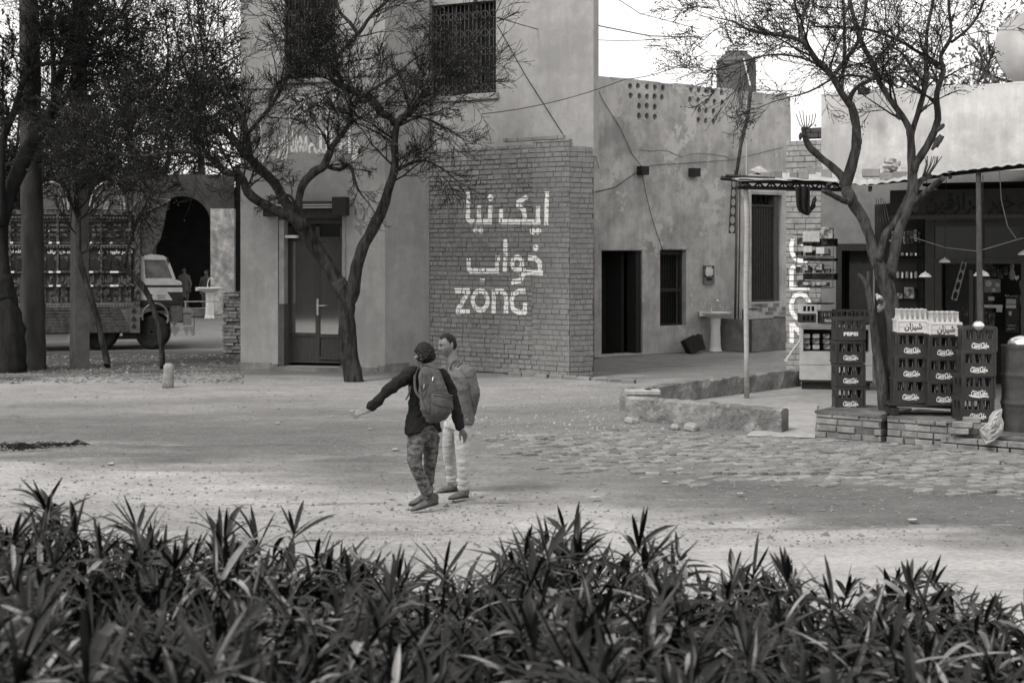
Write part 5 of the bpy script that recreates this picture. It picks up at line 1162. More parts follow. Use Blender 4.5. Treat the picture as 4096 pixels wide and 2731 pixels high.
b = MB(); b.lathe([(.30, 0), (.33, .05), (.34, .30), (.36, .32), (.34, .33), (.1, .3)], c=bp, n=20, sx=1.15); b.build('tub', M_GREYP, t)
b = MB(); a = P(735, 1206, 50); b.tube([a, P(880, 1206, 50)], .02, 5); b.tube([P(742, 1206, 50), G(742, 1280)], .02, 5); tag(b.build('rail', M_METAL), 'thin metal rail in front of the dark arch', 'rail')
t = thing('marker_stone', tuple(G(672, 1548)), 'short rounded white washed marker stone standing at the edge of the leaf litter', 'marker stone')
p = G(672, 1548); b = MB(); b.lathe([(.105, -.03), (.10, .1), (.095, .28), (.10, .38), (.07, .42), (.03, .43)], M=Matrix.Translation(p) @ Matrix.Rotation(.05, 4, 'Y'), n=12, sy=.8); b.build('stone', mat('chipped whitewash', .17, .30, 9, .9, .01, 20), t, smooth=True)

# ================================================================ PAINTED TRUCK
M_TRB = mat('truck body paint', .028, .05, 7, .55, stretch=(1, 1, 3)); M_TRM = mat('truck ornament', .018, .13, 11, .5, lo=.42, hi=.58); M_TRL = mat('pale truck paint', .09, .18, 9, .5); M_TRD = mat('dark truck paint', .02, .035, 6, .6)
tv_ = Vector((.971, .239)); pv_ = Vector((-8.67, 35.3)); frV = Fr(tuple(pv_ - tv_ * 6), tuple(pv_ + tv_ * 2))
U = lambda x, y: frV.uz(x, y)
tz = lambda x, y: (150 + x * .2551, 800 + y * .2551)
tk = thing('painted_truck', tuple(frV.p(U(400, 1390)[0], 0, -1.1)), 'ornately painted cargo truck with carved wooden sides and a light cab, parked behind the trees', 'truck')
DT = 2.3
mb = MB(); u1_, zb = U(548, 1215); _, ztop = U(548, 842)
_, zsl0 = U(400, 965); _, zsl1 = U(400, 882)
frV.box(mb, 0, u1_, zb, zsl0, -DT, -.02); frV.box(mb, 0, u1_, zsl1, ztop, -.12, -.02); frV.box(mb, 0, u1_, zsl1, ztop, -DT, -DT + .08); frV.box(mb, u1_ - .08, u1_, zsl0, ztop, -DT, -.02)
for k in range(4):
    z = zsl0 + (zsl1 - zsl0) * (k + .5) / 4; frV.box(mb, 0, u1_, z - .05, z + .03, -.10, -.03)
frV.box(mb, U(455, 900)[0], u1_ - .01, zsl0, zsl1, -.10, -.022)
body = mb.build('cargo_body', M_TRB, tk)
mb = MB()
for x in (-150, -60, 35, 226, 400, 515): frV.pbox(mb, x, 842, x + 9, 1225, -.02, .03)
frV.pbox(mb, 538, 838, 560, 1230, -.05, .06); frV.pbox(mb, -260, 838, 548, 860, -.02, .02)
mb.build('post', M_TRM, body)
mb = MB()
for y0, y1 in ((864, 876), (978, 992), (1216, 1228)): frV.pbox(mb, -250, y0, 537, y1, -.02, .045)
mb.build('ornament_band', M_TRL, body)
mb = MB()
for y0, y1 in ((1026, 1080), (1150, 1212), (895, 905), (915, 925), (935, 945)):
    for x in range(-236, 520, 43): frV.pbox(mb, x + 3, y0, x + 33, y1, -.02, -.004 if y0 > 1000 else .012)
mb.build('inlay', M_TRM, body)
mb = MB()
for yy in (872, 988):
    for k in range(62):
        u, z = U(-245 + k * 12.6, yy); rr_ = .026; mb.add([frV.p(u + rr_ * math.cos(a), z + rr_ * math.sin(a) * 1.2, .047) for a in [i * .785 for i in range(8)]], [tuple(range(8))])
for k in range(62):
    u, z = U(-245 + k * 12.6, 1222); mb.add([frV.p(u - .02, z - .02, .047), frV.p(u + .02, z - .02, .047), frV.p(u, z + .025, .047)], [(0, 1, 2)])
for x in range(-240, 520, 43):          # pentagon niches above, round medallions below
    if x % 2: pass
    frV_ = [(x, 1078), (x, 1045), (x + 18, 1030), (x + 36, 1045), (x + 36, 1078)]; mb.add([frV.p(*U(*q), .004) for q in frV_], [(0, 1, 2, 3, 4)])
mb.build('dark_motif', M_TRD, body)
mb = MB()
for x in range(-240, 520, 43):
    for yy in (1170, 1196):
        u, z = U(x + 18, yy); mb.tube([frV.p(u + .09 * math.cos(a), z + .06 * math.sin(a), .012) for a in [math.pi + i * .524 for i in range(7)]], .008, 4); mb.tube([frV.p(u - .01, z, .02), frV.p(u + .02, z, .02)], .02, 6)
mb.build('painted_panel', M_TRM, body)
mb = MB()
for yy in (881, 971, 1088, 1143):
    frV.pbox(mb, -250, yy - 3, 545, yy + 3, .0, .06)
mb.build('rail', M_TRM, body)
mb = MB()
for yy in (971, 1088, 1143):
    for k, x in enumerate((-200, -120, -40, 40, 195, 226, 357, 440)):
        w_ = 12 if yy < 1000 else (34 if x == 440 else 16); frV.pbox(mb, x, yy - 3.5, x + w_, yy + 3.5, .0, .065)
mb.build('reflector', M_PAINT, body)
mb = MB()
wall_text(mb, frV, shape('قیصر جاوید جدید'), 392, 998, 530, 1018, .012, .03); wall_text(mb, frV, shape('بلند خزینہ بیاف'), 190, 998, 290, 1018, .012, .03); wall_text(mb, frV, shape('خلہ نور الن'), 0, 996, 90, 1016, .012, .03)
mb.build('lettering', M_PAINT, body)
mb = MB(); frV.pbox(mb, -250, 1094, 540, 1140, -.02, .005); mb.build('sign_band', M_TRD, body)
mb = MB()
for s, x0, x1 in (('آواز', 466, 520), ('فلک لدی', 388, 450), ('از', 355, 376), ('جوہر میر', 228, 290), ('گل', 190, 212), ('بہار', 20, 80)): wall_text(mb, frV, shape(s), x0, 1099, x1, 1138, .010, .05)
mb.build('painted_lettering', M_TRL, body)
mb = MB()     # crown boards above the sides
for cx_, rx_, hh, m_ in ((430, 70, 108, 0), (205, 70, 108, 1)):
    mb = MB(); pts = [(cx_ + rx_ * math.cos(math.pi * k / 20), 838 - hh * math.sin(math.pi * k / 20)) for k in range(21)]
    mb.prism([frV.p(*U(*q), -.02) for q in pts], -frV.n * .06); mb.build('crown_board', mat('faded board', .09, .16, 9, .7), body)
mb = MB()
for cx_, rx_, hh in ((430, 70, 108), (205, 70, 108)):
    mb.tube([frV.p(*U(cx_ + rx_ * math.cos(math.pi * k / 20), 838 - hh * math.sin(math.pi * k / 20)), .0) for k in range(21)], .03, 5)
    mb.tube([frV.p(*U(cx_ + rx_ * .78 * math.cos(math.pi * k / 20), 838 - hh * .78 * math.sin(math.pi * k / 20)), .0) for k in range(21)], .012, 5)
mb.prism([frV.p(*U(*q), .0) for q in ((410, 838), (422, 805), (436, 800), (450, 806), (440, 818), (430, 838))], frV.n * .02)
mb.build('crown_trim', mat('white crown trim', .26, .40, 9, .6), body)
mb = MB()
for k in range(9):
    u, z = U(378 + k * 12, 795 + 18 * abs(math.sin(k * 1.4))); mb.add([frV.p(u + .03 * math.cos(a), z + .045 * math.sin(a), -.014) for a in [i * .785 for i in range(8)]], [tuple(range(8))])
mb.build('painted_spots', M_TRD, body)
# prow over the cab
mb = MB()
pr = [(560, 850), (600, 820), (660, 786), (682, 800), (670, 825), (655, 900), (640, 960), (606, 1008), (560, 1018)]
mb.prism([frV.p(*U(*q), .02) for q in pr], -frV.n * .06); mb.prism([frV.p(*U(*q), -DT + .06) for q in pr], -frV.n * .06)
frV.box(mb, U(562, 900)[0], U(600, 900)[0], U(600, 1010)[1], U(600, 990)[1], -DT + .07, -.05)
pw_ = [(640, 800), (682, 795), (676, 830), (640, 838)]; mb.prism([frV.p(*U(*q), -.05) for q in pw_], -frV.n * (DT - .12))
crown = mb.build('cab_crown', mat('crown paint', .04, .09, 12, .6, lo=.42, hi=.58), tk)
mb = MB(); mb.tube([frV.p(*U(*q), .03) for q in ((560, 858), (620, 830), (682, 800))], .02, 4); mb.tube([frV.p(*U(*q), .03) for q in ((682, 800), (560, 790), (520, 842))], .014, 4)
for k in range(6): u, z = U(588 + k * 15, 846 - k * 7); mb.tube([frV.p(u, z, .035), frV.p(u + .03, z, .035)], .03, 6)
mb.build('trim', M_TRL, crown)
# cab
mb = MB()
cabp = [(562, 1320), (562, 1025), (600, 1018), (650, 1024), (672, 1038), (706, 1128), (728, 1134), (734, 1200), (732, 1290), (676, 1290), (672, 1262), (660, 1236), (636, 1222), (608, 1220), (580, 1224), (566, 1250)]
hole_win = [(576, 1038), (662, 1040), (690, 1113), (582, 1113)]
side = [(562, 1216), (562, 1025), (600, 1018), (650, 1024), (674, 1036), (708, 1126), (726, 1132), (729, 1162), (731, 1216)]
# the side skin as strips round the window
def quadp(mb, pts, d=-.0): mb.add([frV.p(*U(*q), d) for q in pts], [tuple(range(len(pts)))])
for q in ([(562, 1025), (576, 1025), (582, 1113), (562, 1113)], [(576, 1022), (600, 1017), (650, 1023), (662, 1040), (576, 1038)], [(650, 1023), (674, 1036), (706, 1126), (690, 1113), (662, 1040)], [(562, 1113), (690, 1113), (706, 1126), (726, 1132), (728, 1140), (562, 1140)], [(562, 1150), (729, 1150), (730, 1168), (562, 1168)], [(562, 1168), (668, 1168), (690, 1200), (562, 1200)]): quadp(mb, q, 0)
for q in ([(562, 1020), (600, 1017), (650, 1023), (674, 1036), (708, 1126), (728, 1134), (731, 1216), (562, 1216)],): quadp(mb, q, -DT)
top = [(562, 1020), (600, 1017), (650, 1023), (662, 1029)]
for i in range(len(top) - 1): mb.add([frV.p(*U(*top[i]), 0), frV.p(*U(*top[i + 1]), 0), frV.p(*U(*top[i + 1]), -DT), frV.p(*U(*top[i]), -DT)], [(0, 1, 2, 3)])
mb.add([frV.p(*U(706, 1126), 0), frV.p(*U(728, 1134), 0), frV.p(*U(728, 1134), -DT), frV.p(*U(706, 1126), -DT)], [(0, 1, 2, 3)]); mb.add([frV.p(*U(728, 1134), 0), frV.p(*U(731, 1216), 0), frV.p(*U(731, 1216), -DT), frV.p(*U(728, 1134), -DT)], [(0, 1, 2, 3)])
cab = mb.build('cab', mat('cab paint', .34, .44, 5, .4, spec=.5), tk)
mb = MB(); quadp(mb, [(562, 1140), (728, 1140), (729, 1150), (562, 1150)], .001); quadp(mb, [(562, 1200), (731, 1200), (731, 1216), (562, 1216)], .0); quadp(mb, [(668, 1168), (730, 1168), (731, 1200), (690, 1200)], .0); frV.pbox(mb, 562, 1206, 732, 1230, -.3, -.01); frV.pbox(mb, 680, 1230, 732, 1290, -DT, -.012); frV.pbox(mb, 560, 1030, 563, 1230, -DT, -.01); mb.build('dark_stripe', M_TRD, cab)
mb = MB(); frV.pbox(mb, 592, 1177, 610, 1183, 0, .01); wall_text(mb, frV, shape('نصیر شریف'), 625, 1178, 665, 1186, .006, .03); wall_text(mb, frV, shape('پشاور'), 628, 1188, 662, 1195, .006, .03); mb.build('door_lettering', M_TRD, cab)
mb = MB(); mb.add([frV.p(*U(*q), -.03) for q in hole_win], [(0, 1, 2, 3)]); mb.add([frV.p(*U(*q), -.06) for q in hole_win], [(3, 2, 1, 0)]); mb.build('window', mat('cab glass', .05, .12, 5, .12, spec=.6), cab)
mb = MB(); mb.add([frV.p(*U(674, 1036), -.05), frV.p(*U(706, 1126), -.05), frV.p(*U(706, 1126), -DT + .05), frV.p(*U(674, 1036), -DT + .05)], [(0, 1, 2, 3)]); mb.build('windscreen', M_GLASSD, cab)
mb = MB(); mb.tube([frV.p(*U(600 + 30 * math.cos(a), 1110 - 13 * math.sin(a)), -.35) for a in [i * .35 for i in range(10)]], .015, 5); frV.pbox(mb, 576, 1085, 600, 1113, -.9, -.4); mb.build('steering_wheel', M_IRON, cab)
mb = MB(); mb.tube([frV.p(*U(668, 1034), .1), frV.p(*U(674, 1052), .12)], .03, 6); mb.tube([frV.p(*U(672, 1030), .0), frV.p(*U(672, 1060), .12)], .01, 5); mb.build('mirror', M_IRON, cab)
mb = MB(); mb.tube([frV.p(*U(572 + 50 + 52 * math.cos(a), 1268 - 54 * math.sin(a)), .02) for a in [i * math.pi / 14 for i in range(-2, 16)]], .03, 6); mb.build('wheel_arch', M_TRL, tk)
mb = MB(); frV.pbox(mb, 682, 1226, 730, 1284, -.4, .0); mb.build('fender', mat('fender paint', .07, .10, 6, .5), tk)
mb = MB()
for x in (694, 712):
    u, z = U(x, 1232); k = 35 / F
    mb.add([frV.p(u - 7 * k, z + 8 * k, .004), frV.p(u + 7 * k, z + 8 * k, .004), frV.p(u, z, .004)], [(0, 1, 2)]); mb.add([frV.p(u - 7 * k, z - 10 * k, .004), frV.p(u + 7 * k, z - 10 * k, .004), frV.p(u, z - 2 * k, .004)], [(0, 1, 2)])
mb.build('ornament', M_TRL, tk)
mb = MB(); frV.pbox(mb, 731, 1244, 768, 1252, -DT, -.0); frV.pbox(mb, 734, 1256, 766, 1300, -.5, .0); frV.pbox(mb, 734, 1256, 766, 1300, -DT, -DT + .5); frV.pbox(mb, 736, 1262, 764, 1290, -DT + .6, -.6); mb.build('bumper', mat('bumper paint', .13, .2, 12, .5), tk)
mb = MB(); frV.pbox(mb, 775, 1250, 778, 1340, -.1, -.08); frV.pbox(mb, 676, 1284, 718, 1289, -.2, .0)
u, z = U(697, 1290); k = 35 / F; mb.prism([frV.p(u - 14 * k, z + 5 * k, .004), frV.p(u + 14 * k, z + 5 * k, .004), frV.p(u, z - 18 * k, .004)], frV.n * .01); mb.build('mud_flap', mat('flap', .08, .16, 14, .6), tk)
mb = MB(); rr = random.Random(5)    # chain fringe
def fringe(mb, x0, x1, y, L, zig):
    n = int((x1 - x0) / 3.2)
    for i in range(n):
        x = x0 + (x1 - x0) * i / n; l = L * (1.3 - .35 - .65 * abs(((i / zig) % 1) * 2 - 1)) if zig else L
        u, z = U(x, y); mb.tube([frV.p(u, z, .0), frV.p(u + .004, z - l * 35 / F, .0)], .006, 3)
fringe(mb, 676, 720, 1306, 40, 14); fringe(mb, 734, 778, 1306, 44, 7); fringe(mb, 95, 275, 1336, 28, 0); fringe(mb, -200, 60, 1336, 28, 0); mb.build('chain_fringe', M_TRL, tk)
mb = MB()
for k in range(8):
    y = 1238 + k * 12.5; frV.pbox(mb, -250, y, 536, y + 6.5, -.05, .03 + .01 * (k % 2))
sr_ = mb.build('side_rail', M_TRD, tk)
mb = MB()  # highlight line painted along each rail top, beside the short pattern blocks
for k in range(8):
    y = 1238 + k * 12.5; frV.pbox(mb, -250, y, 536, y + 1.6, .03, .055)
    for x in range(-240, 530, 97): frV.pbox(mb, x + (k % 3) * 8, y + 2, x + 12 + (k % 3) * 8, y + 5.5, .03, .05)
mb.build('stripe', mat('stripe highlight paint', .04, .10, 9, .5), sr_)
mb = MB(); frV.box(mb, 0, u1_, U(0, 1335)[1], zb + .0, -DT + .1, -.06); frV.pbox(mb, 490, 1330, 560, 1350, -.6, -.1); frV.pbox(mb, 470, 1345, 560, 1356, -.3, -.08); mb.build('chassis', M_TRD, tk)
mb = MB()
for q in ([(482, 1236), (515, 1236), (515, 1300)], [(515, 1230), (560, 1230), (560, 1330), (520, 1330)]): mb.prism([frV.p(*U(*p_), .03) for p_ in q], frV.n * .03)
mb.build('mud_guard', mat('guard board', .09, .14, 8, .5), tk)
mb = MB()
for yy in (1242, 1274, 1304):
    u, z = U(536, yy); k = 35 / F; mb.prism([frV.p(u - 9 * k, z - 10 * k, .063), frV.p(u + 9 * k, z - 10 * k, .063), frV.p(u + 9 * k, z, .063), frV.p(u, z + 11 * k, .063), frV.p(u - 9 * k, z, .063)], frV.n * .005)
mb.build('guard_hole', M_TRD, tk)
def wheel(x, D_off):
    u, _ = U(x, 1396); R_ = .43; c = frV.p(u, R_, D_off); M = Matrix.Translation(c) @ Matrix.Rotation(R(90), 4, 'X')
    b = MB(); b.lathe([(.24, -.14), (.34, -.15), (.40, -.13), (.43, -.09), (.43, .09), (.40, .13), (.34, .15), (.24, .14)], M=M, n=28); o = b.build('wheel', M_TIRE, tk)
    b = MB(); b.lathe([(.25, .1), (.22, .06), (.12, .05), (.10, .12), (.03, .14)], M=M, n=20)
    b.build('rim', M_TRD, o)
    b = MB()
    for k in range(6): b.lathe([(.018, .06), (.018, .085), (.005, .09)], M=M @ Matrix.Translation((.16 * math.cos(k * 1.05 + .4), .16 * math.sin(k * 1.05 + .4), 0)), n=6)
    b.build('wheel_nut', M_WHITEP, o)
wheel(612, -.15); wheel(402, -.25); wheel(612, -DT + .2); wheel(402, -DT + .2); wheel(-120, -.25)

# ================================================================ TREES
class Tree:
    def __init__(s, seed): s.t = MB(); s.w = MB(); s.l = MB(); s.b = MB(); s.r = random.Random(seed)
def rvec(r):
    while True:
        v = Vector((r.uniform(-1, 1), r.uniform(-1, 1), r.uniform(-1, 1)))
        if .05 < v.length < 1: return v.normalized()
def grow(T, p, d, L, rad, lev, cf):
    r = T.r; n = 4 if lev > 0 else 3; pts = [p]; rads = [rad]; q = p; dd = d.normalized()
    for i in range(n):
        dd = (dd + rvec(r) * cf['wig'] + Vector((0, 0, cf['up'][min(lev, len(cf['up']) - 1)]))).normalized(); q = q + dd * (L / n); pts.append(q); rads.append(max(rad * (1 - .75 * (i + 1) / n), cf['rmin']))
    (T.t if rad > cf.get('trunk_r', .03) else T.w).tube(pts, rads, 3 if rad < .012 else 5 if rad < .04 else 7, cap=False)
    if lev == 0:
        if cf.get('berry', 0) and r.random() < cf['berry']:
            for _ in range(r.randint(1, 4)):
                c = pts[-1] + rvec(r) * .05; s = cf.get('bs', .011); T.b.add([c + Vector((s, 0, 0)), c + Vector((0, s, 0)), c - Vector((s, 0, 0)), c - Vector((0, s, 0)), c + Vector((0, 0, s)), c - Vector((0, 0, s))], [(0, 1, 4), (1, 2, 4), (2, 3, 4), (3, 0, 4), (1, 0, 5), (2, 1, 5), (3, 2, 5), (0, 3, 5)])
        if cf.get('leaf', 0):
            for _ in range(cf['leaf']): leafq(T, pts[r.randint(1, n)] + rvec(r) * .06, cf)
        return
    nb = cf['n'][lev]
    for k in range(nb):
        f = (k + r.random()) / nb * .85 + .15; i = min(int(f * n), n - 1); pp = pts[i].lerp(pts[i + 1], f * n - i); ax = (pts[i + 1] - pts[i]).normalized()
        s = rvec(r); s = (s - ax * s.dot(ax)).normalized(); a = r.uniform(.3, .95)
        grow(T, pp, ax * math.cos(a) + s * math.sin(a), L * cf['len'] * r.uniform(.6, 1.25) * (1.1 - .4 * f), max(rads[i] * .55, cf['rmin']), lev - 1, cf)
def leafq(T, c, cf):
    r = T.r; d = (rvec(r) + Vector((0, 0, cf.get('droop', -.3)))).normalized(); s = d.orthogonal().normalized(); s.rotate(Matrix.Rotation(r.random() * 6.28, 3, d)); L = cf.get('ll', .1) * r.uniform(.6, 1.3); wv = s * L * cf.get('lw', .3); nn = d.cross(s) * L * .08
    T.l.add([c, c + d * L * .5 + wv + nn, c + d * L, c + d * L * .5 - wv + nn], [(0, 1, 2, 3)])
def limb(T, pts, D0, dd=0.0, cf=None, nbr=0, start=.25, Lb=1.0, smooth=2, knob=0):
    """pts: (x, y, radius in pixels[, extra depth]); adds a limb and hangs nbr branches on it"""
    Q = []; Rr = []
    for i, q in enumerate(pts):
        D_ = D0 + dd * i / max(1, len(pts) - 1) + (q[3] if len(q) > 3 else 0); Q.append(P(q[0], q[1], D_)); Rr.append(q[2] * D_ / F)
    out = []; ro = []
    for i in range(len(Q) - 1):
        a = Q[max(i - 1, 0)]; b = Q[i]; c = Q[i + 1]; d = Q[min(i + 2, len(Q) - 1)]
        for k in range(smooth + 1):
            t = k / (smooth + 1); v = .5 * ((2 * b) + (c - a) * t + (2 * a - 5 * b + 4 * c - d) * t * t + (3 * b - a - 3 * c + d) * t ** 3)
            rr_ = (Rr[i] * (1 - t) + Rr[i + 1] * t) * (1 + T.r.uniform(-.07, .09)); out.append(v + rvec(T.r) * rr_ * .07); ro.append(rr_)
    out.append(Q[-1]); ro.append(Rr[-1]); T.t.tube(out, ro, 12 if max(ro) > .06 else 7)
    m = len(out); nbr = int(nbr * (cf or {}).get('k', 1))
    for k in range(nbr):
        f = start + (1 - start) * (k + T.r.random()) / nbr; i = min(int(f * (m - 1)), m - 2); p = out[i].lerp(out[i + 1], f * (m - 1) - i); ax = (out[i + 1] - out[i]).normalized(); s = rvec(T.r); s = (s - ax * s.dot(ax)).normalized(); a = T.r.uniform(.5, 1.2)
        grow(T, p, ax * math.cos(a) + s * math.sin(a), Lb * T.r.uniform(.55, 1.2), min(ro[i] * .4, .022), 3 if Lb > .9 else 2, cf)
    if nbr: grow(T, out[-1], (out[-1] - out[-2]).normalized(), Lb * .8, ro[-1] * .9, 2, cf)
    return out
def finish(T, name, loc, label, cat, bark, group=None, leafm=None, twig=M_TWIG):
    t = thing(name, tuple(loc), label, cat, group)
    T.t.build('trunk', bark, t, smooth=True)
    if T.w.v: T.w.build('crown', twig, t, smooth=True)
    if T.l.v: T.l.build('foliage', leafm or M_LEAFD, t)
    if T.b.v: T.b.build('berries', mat('berries', .06, .12, 8, .5), t)
    return t
BARE = dict(k=1.2, n=[0, 5, 5, 5], len=.70, wig=.20, up=(.08, .05, .03), rmin=.0048, berry=.25, bs=.012)
T = Tree(101); D1 = 26.8
limb(T, [(1416, 1545, 46), (1413, 1518, 39), (1396, 1400, 35), (1387, 1300, 35), (1385, 1200, 33), (1350, 1120, 30)], D1, cf=BARE)
limb(T, [(1390, 1230, 30), (1385, 1200, 30), (1340, 1110, 27), (1270, 1000, 26), (1205, 900, 29), (1145, 815, 20), (1099, 735, 19), (1048, 684, 19), (997, 633, 17), (950, 580, 15), (905, 530, 13), (842, 470, 11), (730, 452, 9), (653, 398, 8), (668, 306, 6), (673, 180, 4)], D1, .8, BARE, 26, .45, 1.15)
limb(T, [(1215, 905, 26), (1170, 870, 22), (1101, 840, 19), (1055, 818, 19), (992, 769, 18), (961, 700, 14), (900, 690, 12), (842, 632, 11), (740, 606, 9), (561, 627, 7), (459, 612, 5), (326, 592, 3)], D1 - .2, -.8, BARE, 20, .35, 1.1)
limb(T, [(1000, 640, 14), (990, 560, 12), (972, 470, 10), (930, 400, 8), (870, 330, 7), (820, 240, 5), (800, 120, 4), (790, -10, 3)], D1, .3, BARE, 15, .2, 1.1)
limb(T, [(985, 540, 9), (1073, 439, 8), (1110, 380, 7), (1145, 316, 6), (1190, 230, 5), (1240, 160, 3)], D1, -.6, BARE, 10, .15, .9)
limb(T, [(1079, 424, 8), (1098, 352, 7), (1145, 300, 6), (1180, 200, 4), (1170, 80, 3)], D1 + .1, .5, BARE, 8, .2, .9)
limb(T, [(1385, 1215, 26), (1405, 1190, 28), (1420, 1102, 26), (1447, 999, 24), (1491, 918, 23), (1531, 832, 21), (1560, 740, 17), (1580, 663, 16), (1578, 561, 15), (1594, 485, 13), (1640, 449, 11), (1690, 388, 8), (1760, 330, 5)], D1, -.5, BARE, 16, .5, 1.05)
limb(T, [(1200, 895, 20), (1193, 840, 17), (1195, 796, 15), (1216, 730, 16), (1257, 689, 18), (1298, 660, 17), (1329, 587, 13), (1388, 510, 9), (1405, 434, 7), (1390, 378, 6), (1344, 332, 5), (1300, 250, 4)], D1 - .1, -.5, BARE, 14, .4, .95)
limb(T, [(1522, 449, 16), (1487, 398, 15), (1440, 375, 15), (1374, 347, 15), (1330, 320, 11), (1334, 286, 10), (1345, 240, 9), (1369, 204, 9), (1431, 138, 9), (1487, 61, 6), (1553, 0, 4), (1600, -60, 3)], D1 - .4, .4, BARE, 14, .2, .95)
limb(T, [(1560, 470, 14), (1522, 449, 16)], D1 - .4, 0, BARE)
limb(T, [(1594, 500, 12), (1560, 470, 14)], D1 - .3, -.1, BARE)
limb(T, [(1431, 138, 8), (1400, 92, 7), (1354, 41, 6), (1340, -20, 4)], D1 - .4, .2, BARE, 6, .2, .8)
limb(T, [(1369, 330, 10), (1310, 220, 8), (1257, 179, 7), (1200, 120, 5), (1150, 40, 4)], D1 - .3, .6, BARE, 9, .2, .9)
limb(T, [(1405, 434, 7), (1461, 378, 6), (1573, 306, 5), (1665, 230, 3)], D1 - .4, -.6, BARE, 8, .2, .8)
limb(T, [(1298, 662, 10), (1359, 679, 8), (1400, 663, 7), (1431, 755, 4), (1480, 820, 2)], D1, -.4, BARE, 5, .3, .6)
limb(T, [(1594, 679, 8), (1640, 655, 6), (1696, 643, 5), (1760, 670, 4), (1818, 714, 2)], D1 - .3, -.5, BARE, 6, .3, .7)
limb(T, [(1640, 440, 8), (1700, 370, 6), (1767, 286, 5), (1880, 168, 4), (1960, 80, 3)], D1 - .4, -.8, BARE, 11, .3, .85)
limb(T, [(1600, 500, 7), (1680, 470, 5), (1760, 500, 4), (1830, 540, 3)], D1 - .3, -.6, BARE, 9, .1, .75)
limb(T, [(1188, 870, 8), (1178, 810, 6), (1150, 780, 5), (1120, 800, 3)], D1 - .2, -.4, BARE, 3, .3, .5)
finish(T, 'bare_tree', G(1413, 1520), 'bare twisting tree with a forked trunk in front of the shop door', 'tree', M_BARK1)
# right tree
BR = dict(BARE); BR.update(k=.8, n=[0, 4, 5, 4], berry=.3, bs=.012, rmin=.0036, len=.66, up=(.04, .03, .03))
T = Tree(202); D2 = 19.0
base = P(3556, 1646, 19.0)
limb(T, [(3552, 1700, 34), (3556, 1640, 32), (3572, 1500, 31), (3580, 1350, 31), (3573, 1270, 32), (3555, 1180, 32), (3529, 1091, 30), (3502, 1040, 27), (3486, 971, 20), (3457, 886, 20), (3414, 814, 24), (3390, 765, 23), (3378, 722, 21)], D2, .3)
limb(T, [(3378, 735, 20), (3371, 712, 18), (3330, 670, 15), (3279, 627, 14), (3240, 590, 14), (3222, 552, 12), (3212, 512, 9)], D2 + .3, .3, BR)
limb(T, [(3380, 745, 22), (3394, 700, 22), (3424, 593, 20), (3424, 504, 17), (3406, 427, 16), (3371, 380, 14), (3323, 297, 13), (3270, 249, 12), (3216, 172, 10), (3127, 142, 8), (3009, 125, 6), (2937, 89, 4), (2860, 70, 2)], D2 + .3, -.5, BR, 26, .45, .95)
limb(T, [(3216, 172, 8), (3204, 107, 7), (3222, 36, 6), (3246, -20, 5)], D2, .4, BR, 7, .2, .8)
limb(T, [(3330, 310, 9), (3382, 237, 9), (3430, 172, 8), (3460, 59, 6), (3465, -20, 5)], D2, .3, BR, 8, .2, .8)
limb(T, [(3400, 400, 10), (3408, 375, 10), (3436, 344, 9), (3495, 309, 9), (3507, 237, 6), (3543, 196, 4), (3600, 130, 3)], D2 + .1, -.3, BR, 6, .4, .8)
limb(T, [(3500, 318, 5), (3400, 302, 5), (3323, 320, 5), (3234, 368, 4), (3104, 404, 2), (3040, 430, 2)], D2, -.6, BR, 11, .1, .6)
limb(T, [(3300, 275, 6), (3200, 230, 5), (3080, 220, 4), (2960, 250, 3), (2820, 290, 2)], D2, -.4, BR, 12, .1, .7)
limb(T, [(3560, 1110, 24), (3575, 1020, 22), (3600, 910, 20), (3636, 823, 20), (3650, 756, 21), (3650, 689, 20), (3645, 600, 17), (3640, 530, 15), (3622, 485, 12), (3572, 415, 12), (3519, 332, 11), (3489, 255, 11), (3442, 160, 10), (3412, 59, 9), (3394, -20, 8)], D2 + .1, .6, BR, 16, .55, .95)
limb(T, [(3515, 1045, 16), (3542, 935, 14), (3578, 890, 12), (3610, 832, 13), (3635, 780, 12)], D2 + .1, .2)
limb(T, [(3645, 545, 13), (3652, 515, 12), (3679, 427, 11), (3703, 332, 11), (3703, 237, 9), (3709, 119, 7), (3739, -20, 5)], D2 + .4, .4, BR, 13, .25, .9)
limb(T, [(3652, 700, 17), (3665, 655, 16), (3727, 552, 15), (3752, 475, 14), (3747, 380, 12), (3774, 285, 11), (3762, 226, 9), (3804, 148, 7), (3798, 59, 6), (3792, -20, 5)], D2 + .3, -.3, BR, 16, .35, .95)
limb(T, [(3804, 172, 6), (3875, 113, 6), (3923, 42, 5), (3940, -20, 4)], D2 + .1, -.4, BR, 8, .1, .9)
limb(T, [(3752, 262, 7), (3679, 214, 6), (3578, 154, 6), (3442, 113, 5), (3353, 113, 4), (3234, 101, 2)], D2 + .2, -.7, BR, 14, .15, .8)
limb(T, [(3655, 840, 15), (3668, 806, 14), (3703, 770, 13), (3740, 738, 13), (3772, 712, 12)], D2 + .2, -.6)
limb(T, [(3655, 775, 12), (3672, 738, 12), (3695, 715, 11), (3722, 703, 9)], D2 + .4, .3)
limb(T, [(3548, 1700, 26), (3530, 1560, 24), (3512, 1440, 20), (3492, 1290, 16), (3470, 1150, 12), (3450, 1115, 10), (3432, 1094, 6)], D2 - .12, .1)
limb(T, [(3470, 1150, 10), (3474, 1120, 8), (3474, 1085, 5)], D2, 0)
limb(T, [(3400, 805, 16), (3370, 800, 13), (3340, 785, 11), (3310, 770, 10), (3290, 764, 7)], D2 + .2, -.5)
limb(T, [(3318, 775, 8), (3312, 745, 9), (3322, 733, 7)], D2, -.2)
